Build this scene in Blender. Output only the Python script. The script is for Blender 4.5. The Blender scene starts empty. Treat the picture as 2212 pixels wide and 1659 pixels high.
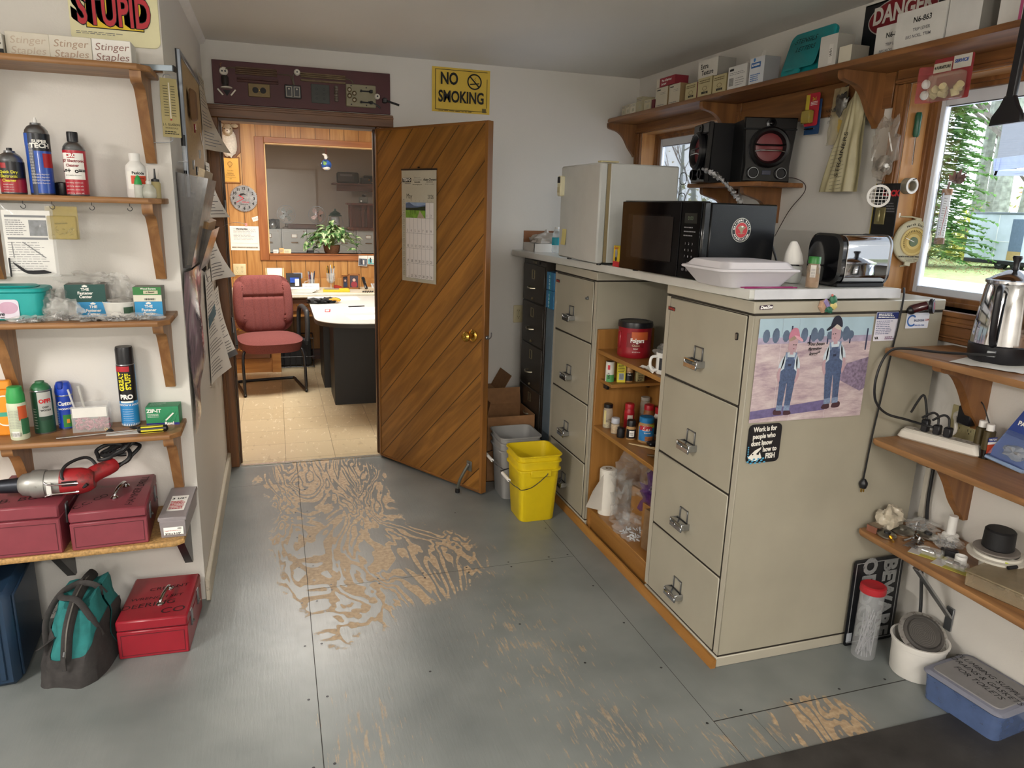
import bpy,math,random
from mathutils import Matrix,Vector,noise
C=bpy.context.scene.collection
sc=bpy.context.scene
R=math.radians
PI=math.pi
# ---------------- camera, world, exposure, lights ----------------
cd=bpy.data.cameras.new('camera'); cam=bpy.data.objects.new('camera',cd); C.objects.link(cam)
cd.sensor_width=36; cd.lens=1559.2/2212*36; cd.clip_start=.02; cd.clip_end=500
_ex=Vector((.9519,-.3051,.0287)); _up=Vector((.0463,.2353,.9708)); _bk=Vector((-.3029,-.9228,.2381))
_ex.normalize(); _bk=(_bk-_ex*_bk.dot(_ex)).normalized(); _up=_bk.cross(_ex)
cam.matrix_world=Matrix(((_ex.x,_up.x,_bk.x,0),(_ex.y,_up.y,_bk.y,0),(_ex.z,_up.z,_bk.z,1.6),(0,0,0,1)))
sc.camera=cam
sc.view_settings.view_transform='Standard'; sc.view_settings.look='None'
sc.view_settings.gamma=1; sc.view_settings.use_curve_mapping=False
sc.view_settings.exposure=0.0
w=bpy.data.worlds.new('overcast_sky'); sc.world=w; w.use_nodes=True
nt=w.node_tree; nt.nodes.clear()
_o=nt.nodes.new('ShaderNodeOutputWorld'); _b=nt.nodes.new('ShaderNodeBackground')
_tc=nt.nodes.new('ShaderNodeTexCoord'); _n=nt.nodes.new('ShaderNodeTexNoise'); _n.inputs['Scale'].default_value=2.2
_r=nt.nodes.new('ShaderNodeValToRGB'); _r.color_ramp.elements[0].position=.35; _r.color_ramp.elements[0].color=(.80,.88,1,1)
_r.color_ramp.elements[1].position=.7; _r.color_ramp.elements[1].color=(1,1,1,1)
nt.links.new(_tc.outputs['Generated'],_n.inputs['Vector']); nt.links.new(_n.outputs['Fac'],_r.inputs['Fac'])
nt.links.new(_r.outputs['Color'],_b.inputs['Color']); nt.links.new(_b.outputs[0],_o.inputs[0])
_b.inputs['Strength'].default_value=4.6

def area(name,loc,sx,sy,power,col=(1,1,1),rot=(0,0,0)):
    l=bpy.data.lights.new(name,'AREA'); l.shape='RECTANGLE'; l.size=sx; l.size_y=sy; l.energy=power; l.color=col
    o=bpy.data.objects.new(name,l); C.objects.link(o); o.location=loc; o.rotation_euler=rot; return o
area('fluorescent_light_left',(-2.5,.35,2.33),.28,1.2,140,(1,.95,.89))
area('fluorescent_light_rear',(.3,-1.3,2.33),1.2,.28,85,(1,.96,.91))
l_=bpy.data.lights.new('ceiling_fill','POINT'); l_.energy=75; l_.shadow_soft_size=.12; l_.color=(1,.95,.88); l_=bpy.data.objects.new('ceiling_fill',l_); C.objects.link(l_); l_.location=(-.4,-1.8,1.85)  # unseen point fill, added behind the camera to brighten ceiling and room
area('office_ceiling_light',(.1,6.1,2.36),1.2,.6,82,(1,.95,.87))
area('back_room_light',(-.9,9.4,2.36),1.0,.4,62,(1,.95,.9))

# ---------------- materials ----------------
MC={}
def lin(h):
    if isinstance(h,str):
        h=h.lstrip('#'); c=[int(h[i:i+2],16)/255 for i in (0,2,4)]
    else: c=list(h)
    return [((x+.055)/1.055) ** 2.4 if x > .04045 else x/12.92 for x in c]+[1]
def nmat(key):
    m=bpy.data.materials.new(key); m.use_nodes=True; t=m.node_tree
    return m,t,t.nodes['Principled BSDF']
def N(t,k,**kw):
    n=t.nodes.new(k)
    for a,v in kw.items():
        if a.startswith('_'): setattr(n,a[1:],v)
        else: n.inputs[a.replace('_',' ')].default_value=v
    return n
def mathn(t,op,a,b=None,clamp=False):
    n=t.nodes.new('ShaderNodeMath'); n.operation=op; n.use_clamp=clamp
    for i,v in enumerate((a,b)):
        if v is None: continue
        if isinstance(v,(int,float)): n.inputs[i].default_value=v
        else: t.links.new(v,n.inputs[i])
    return n.outputs[0]
def mixc(t,f,a,b,mode='MIX'):
    n=t.nodes.new('ShaderNodeMix'); n.data_type='RGBA'; n.blend_type=mode
    for s,v in ((0,f),(6,a),(7,b)):
        if isinstance(v,(int,float,list,tuple)): n.inputs[s].default_value=v
        else: t.links.new(v,n.inputs[s])
    return n.outputs[2]
def coords(t,scale=(1,1,1),rot=(0,0,0),loc=(0,0,0)):
    tc=t.nodes.new('ShaderNodeTexCoord'); mp=t.nodes.new('ShaderNodeMapping')
    mp.inputs['Scale'].default_value=scale; mp.inputs['Rotation'].default_value=rot; mp.inputs['Location'].default_value=loc
    t.links.new(tc.outputs['Object'],mp.inputs['Vector']); return mp.outputs[0]
def ramp(t,fac,stops):
    r=t.nodes.new('ShaderNodeValToRGB'); e=r.color_ramp.elements
    while len(e) < len(stops): e.new(.5)
    for i,(p,c) in enumerate(stops): e[i].position=p; e[i].color=c
    t.links.new(fac,r.inputs['Fac']); return r.outputs['Color']
def bump(t,b,h,s=.2,d=.002):
    n=N(t,'ShaderNodeBump',Strength=s,Distance=d); t.links.new(h,n.inputs['Height']); t.links.new(n.outputs[0],b.inputs['Normal'])

def plain(col,rough=.5,metal=0,var=.08,sc_=14,bmp=0,coat=0,spec=.5,dirt=None):
    key='plain_%s_%g_%g_%g_%g_%g_%g_%s' % (col,rough,metal,var,sc_,bmp,coat,dirt)
    if key in MC: return MC[key]
    m,t,b=nmat(key[:60])
    v=coords(t); n=N(t,'ShaderNodeTexNoise',Scale=sc_,Detail=4.0); t.links.new(v,n.inputs['Vector'])
    c=lin(col); lo=[x*(1-var) for x in c[:3]]+[1]; hi=[min(1,x*(1+var)) for x in c[:3]]+[1]
    o=ramp(t,n.outputs['Fac'],[(.3,lo),(.7,hi)])
    if dirt:
        n2=N(t,'ShaderNodeTexNoise',Scale=dirt[1],Detail=8.0,Roughness=.7); t.links.new(v,n2.inputs['Vector'])
        f=ramp(t,n2.outputs['Fac'],[(dirt[2],(0,0,0,1)),(dirt[2]+.12,(1,1,1,1))])
        o=mixc(t,f,o,lin(dirt[0]))
    t.links.new(o,b.inputs['Base Color'])
    b.inputs['Roughness'].default_value=rough; b.inputs['Metallic'].default_value=metal
    b.inputs['Coat Weight'].default_value=coat; b.inputs['Specular IOR Level'].default_value=spec
    if bmp: bump(t,b,n.outputs['Fac'],.5,bmp)
    MC[key]=m; return m

def wood(col,col2,axis='x',rough=.4,sc_=1.0,planks=None,knots=True):
    """grain runs along axis; planks=(direction_vector, width) adds groove lines and board to board colour"""
    key='wood_%s_%s_%s_%g_%g_%s' % (col,col2,axis,rough,sc_,planks)
    if key in MC: return MC[key]
    m,t,b=nmat(key[:60])
    s={'x': (1.2,14,14),'y': (14,1.2,14),'z': (14,14,1.2),'d': (14,14,1.2)}[axis]
    rot=(0,R(-45),0) if axis == 'd' else (0,0,0)
    v=coords(t,tuple(k*sc_ for k in s),rot)
    if axis == 'd':
        v0=coords(t,(1,1,1),(0,R(-45),0)); mp=t.nodes.new('ShaderNodeVectorMath'); mp.operation='MULTIPLY'
        mp.inputs[1].default_value=(14,14,1.2); t.links.new(v0,mp.inputs[0]); v=mp.outputs[0]
    wn=None
    if planks:
        d,wd=planks
        tc=t.nodes.new('ShaderNodeTexCoord'); dp=t.nodes.new('ShaderNodeVectorMath'); dp.operation='DOT_PRODUCT'
        dp.inputs[1].default_value=tuple(x/wd for x in d); t.links.new(tc.outputs['Object'],dp.inputs[0])
        u=dp.outputs['Value']; fl=mathn(t,'FLOOR',u); fr=mathn(t,'FRACT',u)
        wn=t.nodes.new('ShaderNodeTexWhiteNoise'); wn.noise_dimensions='1D'; t.links.new(fl,wn.inputs['W'])
        ad=t.nodes.new('ShaderNodeVectorMath'); ad.operation='ADD'
        sc3=t.nodes.new('ShaderNodeVectorMath'); sc3.operation='SCALE'; sc3.inputs['Scale'].default_value=17
        t.links.new(wn.outputs['Color'],sc3.inputs[0]); t.links.new(v,ad.inputs[0]); t.links.new(sc3.outputs[0],ad.inputs[1]); v=ad.outputs[0]
    n=N(t,'ShaderNodeTexNoise',Scale=1.0,Detail=6.0,Roughness=.55,Distortion=1.3); t.links.new(v,n.inputs['Vector'])
    n2=N(t,'ShaderNodeTexNoise',Scale=4.5,Detail=3.0,Distortion=.3); t.links.new(v,n2.inputs['Vector'])
    a,c2=lin(col),lin(col2)
    mid=[(x+y)/2 for x,y in zip(a,c2)]
    o=ramp(t,n.outputs['Fac'],[(.32,c2),(.5,mid),(.62,a),(.8,a)])
    o=mixc(t,mathn(t,'MULTIPLY',n2.outputs['Fac'],.35),o,c2)
    if planks:
        f=mathn(t,'MULTIPLY',wn.outputs['Value'],.45)
        o=mixc(t,f,o,c2)
        g=mathn(t,'LESS_THAN',fr,.035)
        o=mixc(t,g,o,[x*.25 for x in c2[:3]]+[1])
        bump(t,b,mathn(t,'SUBTRACT',1,g),.8,.004)
    t.links.new(o,b.inputs['Base Color']); b.inputs['Roughness'].default_value=rough
    MC[key]=m; return m

def clear(col='#e8e8e4',alpha=.35,rough=.08):
    """thin plastic film or pane: part see-through, part glossy"""
    key='clear_%s_%g_%g' % (col,alpha,rough)
    if key in MC: return MC[key]
    m,t,b=nmat(key[:60])
    n=N(t,'ShaderNodeTexNoise',Scale=22.0,Detail=4.0); t.links.new(coords(t),n.inputs['Vector'])
    b.inputs['Base Color'].default_value=lin(col); b.inputs['Roughness'].default_value=rough
    f=mathn(t,'MULTIPLY_ADD',n.outputs['Fac'],alpha*.6); 
    mn=f.node; mn.inputs[2].default_value=alpha*.7
    t.links.new(f,b.inputs['Alpha'])
    MC[key]=m; return m

def pane(key='window_glass',tint=(.97,.99,1,1),refl=.04):
    if key in MC: return MC[key]
    m,t,b=nmat(key); t.nodes.remove(b)
    o=t.nodes['Material Output']; tr=N(t,'ShaderNodeBsdfTransparent',Color=tint); gl=N(t,'ShaderNodeBsdfGlossy',Roughness=.02)
    fr=N(t,'ShaderNodeFresnel',IOR=1.45); n=N(t,'ShaderNodeTexNoise',Scale=3.0); t.links.new(coords(t),n.inputs['Vector'])
    f=mathn(t,'MULTIPLY',fr.outputs[0],mathn(t,'MULTIPLY_ADD',n.outputs['Fac'],.2)); 
    mx=t.nodes.new('ShaderNodeMixShader'); t.links.new(mathn(t,'MULTIPLY',fr.outputs[0],.9),mx.inputs[0])
    t.links.new(tr.outputs[0],mx.inputs[1]); t.links.new(gl.outputs[0],mx.inputs[2]); t.links.new(mx.outputs[0],o.inputs[0])
    MC[key]=m; return m

# frequently used
BLK=plain('#15151a',.35); BLKM=plain('#0c0c10',.6); WHT=plain('#e8e6e2',.5,var=.03); CHR=plain('#c9c9cc',.12,1,var=.02)
STL=plain('#8d9094',.32,.9); DKM=plain('#3a3a3c',.4,.7); RED=plain('#a81822',.4); INK=plain('#141414',.7); INKW=plain('#f2f0ea',.7,var=.02)
BRS=plain('#c8a04a',.2,1); PAPR=plain('#e9e7e2',.75,var=.03); CARD=plain('#8a6340',.85,var=.1,sc_=30); GREY=plain('#8f9092',.6)
INKG=plain('#77777a',.8); CORD=plain('#1b1b1d',.5)
OAK=lambda ax='x': wood('#a87b4e','#7b5331',ax,.42)          # stained pine shelving
OAKD=lambda ax='x': wood('#98683c','#694326',ax,.42)
MAPLE=lambda ax='x': wood('#a9793e','#8d602c',ax,.42)

# ---------------- geometry ----------------
def I4(): return Matrix.Identity(4)
def TR(x,y,z): return Matrix.Translation((x,y,z))
def RX(a): return Matrix.Rotation(R(a),4,'X')
def RY(a): return Matrix.Rotation(R(a),4,'Y')
def RZ(a): return Matrix.Rotation(R(a),4,'Z')
def SC(x,y,z): return Matrix.Diagonal((x,y,z,1))
def FY(x=0,y=0,z=0): return TR(x,y,z) @ RX(90)                    # local x right, y up, faces -Y
def FX(x=0,y=0,z=0): return TR(x,y,z) @ RZ(-90) @ RX(90)          # faces -X: local x runs to -Y, y up
def FXP(x=0,y=0,z=0): return TR(x,y,z) @ RZ(90) @ RX(90)          # faces +X: local x runs to +Y, y up
def cr(pts,n=6,closed=False):
    P=[Vector(p) for p in pts]; out=[]; L=len(P)
    for i in range(L if closed else L-1):
        p0=P[(i-1) % L] if closed else P[max(i-1,0)]; p1=P[i]; p2=P[(i+1) % L]; p3=P[(i+2) % L] if closed else P[min(i+2,L-1)]
        for k in range(n):
            s=k/n
            out.append(.5*((2*p1)+(p2-p0)*s+(2*p0-5*p1+4*p2-p3)*s*s+(3*p1-p0-3*p2+p3)*s ** 3))
    if not closed: out.append(P[-1])
    return out
def rr(w,h,r,n=4):
    r=min(r,w/2,h/2); o=[]
    for cx,cy,a0 in ((w/2-r,h/2-r,0),(-w/2+r,h/2-r,90),(-w/2+r,-h/2+r,180),(w/2-r,-h/2+r,270)):
        for k in range(n+1):
            a=R(a0+90*k/n); o.append((cx+r*math.cos(a),cy+r*math.sin(a)))
    return o
def circ(r,n=24,r2=None): return [(r*math.cos(2*PI*k/n),(r2 or r)*math.sin(2*PI*k/n)) for k in range(n)]
TXT={}
class G:
    def loop(s,x0,x1,y0,y1,z0,z1,w,wt,wb,m,b=.002):
        s.box(x0,y0,z0,x1,y0+w,z1,m,b); s.box(x0,y1-w,z0,x1,y1,z1,m,b); s.box(x0,y0+w+.0003,z0,x1,y1-w-.0003,z0+wb,m,b); s.box(x0,y0+w+.0003,z1-wt,x1,y1-w-.0003,z1,m,b); return s
    def __init__(s): s.v=[]; s.f=[]; s.mi=[]; s.m=[]; s.T=I4()
    def mat(s,m):
        if m not in s.m: s.m.append(m)
        return s.m.index(m)
    def add(s,v,f,m,T=None):
        M=s.T @ T if T is not None else s.T; o=len(s.v); k=s.mat(m)
        s.v += [M @ Vector(p) for p in v]; flip=M.to_3x3().determinant() < 0
        for q in f:
            q=[i+o for i in q]; s.f.append(q[::-1] if flip else q); s.mi.append(k)
        return s
    def box(s,x0,y0,z0,x1,y1,z1,m,b=0,T=None):
        if x0 > x1: x0,x1=x1,x0
        if y0 > y1: y0,y1=y1,y0
        if z0 > z1: z0,z1=z1,z0
        b=min(b,(x1-x0)*.45,(y1-y0)*.45,(z1-z0)*.45)
        if b <= 0:
            return s.add([(x,y,z) for x in (x0,x1) for y in (y0,y1) for z in (z0,z1)],
                         [(0,1,3,2),(4,6,7,5),(0,4,5,1),(2,3,7,6),(0,2,6,4),(1,5,7,3)],m,T)
        V=[]; X=((x0,b),(x1,-b)); Y=((y0,b),(y1,-b)); Z=((z0,b),(z1,-b)); ix={}
        for i in (0,1):
            for j in (0,1):
                for k in (0,1):
                    for a in range(3):
                        ix[i,j,k,a]=len(V)
                        V.append((X[i][0]+(0 if a == 0 else X[i][1]),Y[j][0]+(0 if a == 1 else Y[j][1]),Z[k][0]+(0 if a == 2 else Z[k][1])))
        F=[]
        def q(L,n):
            a,b_,c=V[L[0]],V[L[1]],V[L[2]]
            nn=(Vector(b_)-Vector(a)).cross(Vector(c)-Vector(a)); F.append(L if nn.dot(Vector(n)) > 0 else L[::-1])
        for i in (0,1):
            sg=2*i-1
            q([ix[i,0,0,0],ix[i,1,0,0],ix[i,1,1,0],ix[i,0,1,0]],(sg,0,0))
            q([ix[0,i,0,1],ix[1,i,0,1],ix[1,i,1,1],ix[0,i,1,1]],(0,sg,0))
            q([ix[0,0,i,2],ix[1,0,i,2],ix[1,1,i,2],ix[0,1,i,2]],(0,0,sg))
            for j in (0,1):
                sj=2*j-1
                q([ix[i,j,0,0],ix[i,j,0,1],ix[i,j,1,1],ix[i,j,1,0]],(sg,sj,0))
                q([ix[i,0,j,0],ix[i,0,j,2],ix[i,1,j,2],ix[i,1,j,0]],(sg,0,sj))
                q([ix[0,i,j,1],ix[0,i,j,2],ix[1,i,j,2],ix[1,i,j,1]],(0,sg,sj))
                for k in (0,1): q([ix[i,j,k,0],ix[i,j,k,1],ix[i,j,k,2]],(sg,sj,2*k-1))
        return s.add(V,F,m,T)
    def lathe(s,prof,m,T=None,n=24,caps=True):
        V=[]; F=[]; L=len(prof)
        for r,z in prof:
            for k in range(n): a=2*PI*k/n; V.append((r*math.cos(a),r*math.sin(a),z))
        up=prof[-1][1] >= prof[0][1]
        for i in range(L-1):
            for k in range(n):
                a,b=i*n+k,i*n+(k+1) % n; F.append((a,b,b+n,a+n) if up else (a,a+n,b+n,b))
        if caps:
            b0=list(range(n)); t0=[(L-1)*n+k for k in range(n)]
            F.append(b0[::-1] if up else b0); F.append(t0 if up else t0[::-1])
        return s.add(V,F,m,T)
    def cyl(s,r,h,m,T=None,n=20,r2=None,b=0):
        r2=r if r2 is None else r2
        return s.lathe([(r-b,0),(r,b),(r2,h-b),(r2-b,h)] if b else [(r,0),(r2,h)],m,T,n)
    def prism(s,poly,h,m,T=None,top=1.0,b=0):
        """poly in local xy, extruded to z=h; top scales the far end, b chamfers both rims"""
        n=len(poly); rings=[]
        cx=sum(p[0] for p in poly)/n; cy=sum(p[1] for p in poly)/n
        ar=sum(poly[i][0]*poly[(i+1) % n][1]-poly[(i+1) % n][0]*poly[i][1] for i in range(n))
        if ar < 0: poly=poly[::-1]
        if h < 0: T=(T or I4()) @ TR(0,0,h); h=-h
        ex=max(abs(p[0]-cx) for p in poly) or 1; ey=max(abs(p[1]-cy) for p in poly) or 1
        def ring(z,k,off=0): return [(cx+(p[0]-cx)*(k-off/ex),cy+(p[1]-cy)*(k-off/ey),z) for p in poly]
        if b: rings=[ring(0,1,b),ring(b,1),ring(h-b,top),ring(h,top,b)]
        else: rings=[ring(0,1),ring(h,top)]
        V=[p for r_ in rings for p in r_]; F=[tuple(range(n))[::-1],tuple((len(rings)-1)*n+k for k in range(n))]
        for i in range(len(rings)-1):
            for k in range(n): a,c=i*n+k,i*n+(k+1) % n; F.append((a,c,c+n,a+n))
        return s.add(V,F,m,T)
    def poly(s,pts,m,T=None): return s.add([(p[0],p[1],p[2] if len(p) > 2 else 0) for p in pts],[tuple(range(len(pts)))],m,T)
    def rect(s,x0,y0,x1,y1,m,T=None,z=0): return s.add([(x0,y0,z),(x1,y0,z),(x1,y1,z),(x0,y1,z)],[(0,1,2,3)],m,T)
    def tube(s,pts,r,m,T=None,n=8,closed=False,r_end=None,flat=1):
        P=[Vector(p) for p in pts]; L=len(P); V=[]; F=[]
        t0=(P[1]-P[0]).normalized(); nrm=t0.orthogonal().normalized()
        for i in range(L):
            if closed: t=(P[(i+1) % L]-P[i-1])
            else: t=P[min(i+1,L-1)]-P[max(i-1,0)]
            if t.length < 1e-9: t=t0
            t=t.normalized(); nrm=(nrm-t*nrm.dot(t))
            nrm=nrm.normalized() if nrm.length > 1e-6 else t.orthogonal().normalized()
            bi=t.cross(nrm); rad=r if r_end is None else r+(r_end-r)*i/(L-1)
            for k in range(n):
                a=2*PI*k/n; V.append(P[i]+nrm*math.cos(a)*rad+bi*math.sin(a)*rad*flat)
            t0=t
        for i in range(L if closed else L-1):
            for k in range(n):
                a,b=i*n+k,i*n+(k+1) % n; j=((i+1) % L)*n
                F.append((a,b,j+(k+1) % n,j+k))
        if not closed: F += [tuple(range(n))[::-1],tuple((L-1)*n+k for k in range(n))]
        return s.add(V,F,m,T)
    def grid(s,fn,nu,nv,m,T=None):
        V=[fn(i/nu,j/nv) for j in range(nv+1) for i in range(nu+1)]; W=nu+1
        return s.add(V,[(j*W+i,j*W+i+1,(j+1)*W+i+1,(j+1)*W+i) for j in range(nv) for i in range(nu)],m,T)
    def blob(s,c,rad,m,amp=.25,fr=2.0,seed=0,n=20,floor=None,T=None,p=1.0):
        V=[]; F=[]; rows=n // 2
        for j in range(rows+1):
            th=PI*j/rows
            for k in range(n):
                ph=2*PI*k/n; d=Vector((math.sin(th)*math.cos(ph),math.sin(th)*math.sin(ph),math.cos(th)))
                e=1+amp*noise.noise(d*fr+Vector((seed*7.3,seed,0)))*1.6+amp*.6*noise.noise(d*fr*3.1+Vector((seed,0,9)))
                d=Vector([math.copysign(abs(x) ** p,x) for x in d])
                q=[c[i]+d[i]*e*rad[i] for i in range(3)]
                if floor is not None: q[2]=max(q[2],floor)
                V.append(q)
        for j in range(rows):
            for k in range(n): a,b=j*n+k,j*n+(k+1) % n; F.append((a,a+n,b+n,b))
        return s.add(V,F,m,T)
    def text(s,st,size,m,T=None,al='CENTER',bold=0,sx=1.0,shear=0,z=.0006,ls=1.0):
        key=(st,al,bold,shear,ls)
        if key not in TXT:
            cu=bpy.data.curves.new('t','FONT'); cu.body=st; cu.size=1; cu.align_x=al; cu.align_y='CENTER'; cu.offset=bold; cu.shear=shear
            cu.space_line=ls; cu.resolution_u=3; cu.fill_mode='FRONT'
            o=bpy.data.objects.new('t',cu); C.objects.link(o); dg=bpy.context.evaluated_depsgraph_get()
            me=bpy.data.meshes.new_from_object(o.evaluated_get(dg))
            TXT[key]=([tuple(v.co) for v in me.vertices],[tuple(p.vertices) for p in me.polygons])
            bpy.data.objects.remove(o); bpy.data.curves.remove(cu); bpy.data.meshes.remove(me)
        V,F=TXT[key]
        return s.add([(x*size*sx,y*size,z) for x,y,_ in V],F,m,T)
    def lines(s,x0,y0,x1,y1,n,m,T=None,fill=.45,seed=1,z=.0006):
        rd=random.Random(seed); h=(y1-y0)/n
        for i in range(n):
            y=y1-(i+.5)*h; x=x0
            e=x1-(x1-x0)*rd.random()*.3
            while x < e:
                wd=min((x1-x0)*rd.uniform(.06,.2),e-x); s.rect(x,y-h*fill/2,x+wd,y+h*fill/2,m,T,z); x += wd+(x1-x0)*.025
        return s
    def ring(s,r0,r1,m,T=None,n=32,a0=0,a1=360,z=.0006):
        V=[]; F=[]; k=int(n*(a1-a0)/360) or 1
        for i in range(k+1):
            a=R(a0+(a1-a0)*i/k); V += [(r0*math.cos(a),r0*math.sin(a),z),(r1*math.cos(a),r1*math.sin(a),z)]
        for i in range(k): F.append((2*i,2*i+1,2*i+3,2*i+2))
        return s.add(V,F,m,T)
    def disc(s,r,m,T=None,n=28,z=.0006,r2=None): return s.add([(p[0],p[1],z) for p in circ(r,n,r2)],[tuple(range(n))],m,T)
    def arctext(s,st,r,size,m,T,a_mid=90,span=150,inside=False,bold=.02):
        n=len(st)
        for i,ch in enumerate(st):
            if ch == ' ': continue
            f=(i-(n-1)/2)/max(n-1,1)*span
            a=a_mid-f if not inside else a_mid+f
            s.text(ch,size,m,T @ TR(r*math.cos(R(a)),r*math.sin(R(a)),0) @ RZ(a-90 if not inside else a+90),bold=bold)
        return s
def build(name,g,parent=None,loc=None,rz=0):
    me=bpy.data.meshes.new(name); me.from_pydata([tuple(v) for v in g.v],[],g.f)
    for m in g.m: me.materials.append(m)
    me.polygons.foreach_set('material_index',g.mi); me.polygons.foreach_set('use_smooth',[True]*len(g.f))
    me.update(); me.set_sharp_from_angle(angle=R(38))
    o=bpy.data.objects.new(name,me); C.objects.link(o)
    if parent is not None: o.parent=parent
    if loc is not None: o.location=loc
    o.rotation_euler=(0,0,R(rz)); return o
def tag(o,label,cat,group=None,kind=None):
    if label: o['label']=label
    if cat: o['category']=cat
    if group: o['group']=group
    if kind: o['kind']=kind
    return o
def thing(name,label,cat,loc=(0,0,0),rz=0,group=None):
    o=bpy.data.objects.new(name,None); C.objects.link(o); o.empty_display_size=.05
    o.location=loc; o.rotation_euler=(0,0,R(rz)); return tag(o,label,cat,group)
def one(name,g,label,cat,loc=(0,0,0),rz=0,group=None,kind=None):
    return tag(build(name,g,None,loc,rz),label,cat,group,kind)
def struct(name,g,parent=None,label=None):
    o=build(name,g,parent)
    if parent is None: o['kind']='structure'
    if label: o['label']=label
    return o
def dup(root,loc,rz=None,label=None,group=None):
    def cp(o,par):
        c=o.copy(); C.objects.link(c)
        if par is not None: c.parent=par
        for ch in [x for x in KIDS.get(o.name,[])]: cp(ch,c)
        return c
    KIDS={}
    for x in bpy.data.objects:
        if x.parent: KIDS.setdefault(x.parent.name,[]).append(x)
    c=cp(root,None); c.location=loc
    if rz is not None: c.rotation_euler=(0,0,R(rz))
    if label: c['label']=label
    if group: c['group']=group
    return c
# ---------------- the room shell ----------------
def wallmat(col,key,marks=True):
    m,t,b=nmat(key)
    n=N(t,'ShaderNodeTexNoise',Scale=1.2,Detail=3.0); t.links.new(coords(t),n.inputs['Vector'])
    c=lin(col); o=ramp(t,n.outputs['Fac'],[(.3,[x*.94 for x in c[:3]]+[1]),(.7,c)])
    if marks:
        n2=N(t,'ShaderNodeTexNoise',Scale=9.0,Detail=9.0,Roughness=.75); t.links.new(coords(t,(1,1,2.2)),n2.inputs['Vector'])
        o=mixc(t,ramp(t,n2.outputs['Fac'],[(.69,(0,0,0,1)),(.73,(.5,.5,.5,1))]),o,lin('#5d564c'))
    n3=N(t,'ShaderNodeTexNoise',Scale=160.0); t.links.new(coords(t),n3.inputs['Vector']); bump(t,b,n3.outputs['Fac'],.25,.0015)
    t.links.new(o,b.inputs['Base Color']); b.inputs['Roughness'].default_value=.55; return m
WALL=wallmat('#dcd8d1','wall_paint'); CEIL=wallmat('#e2dfd9','ceiling_paint',False); WALL2=plain('#a5968a',.7,var=.04,sc_=2)

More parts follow.
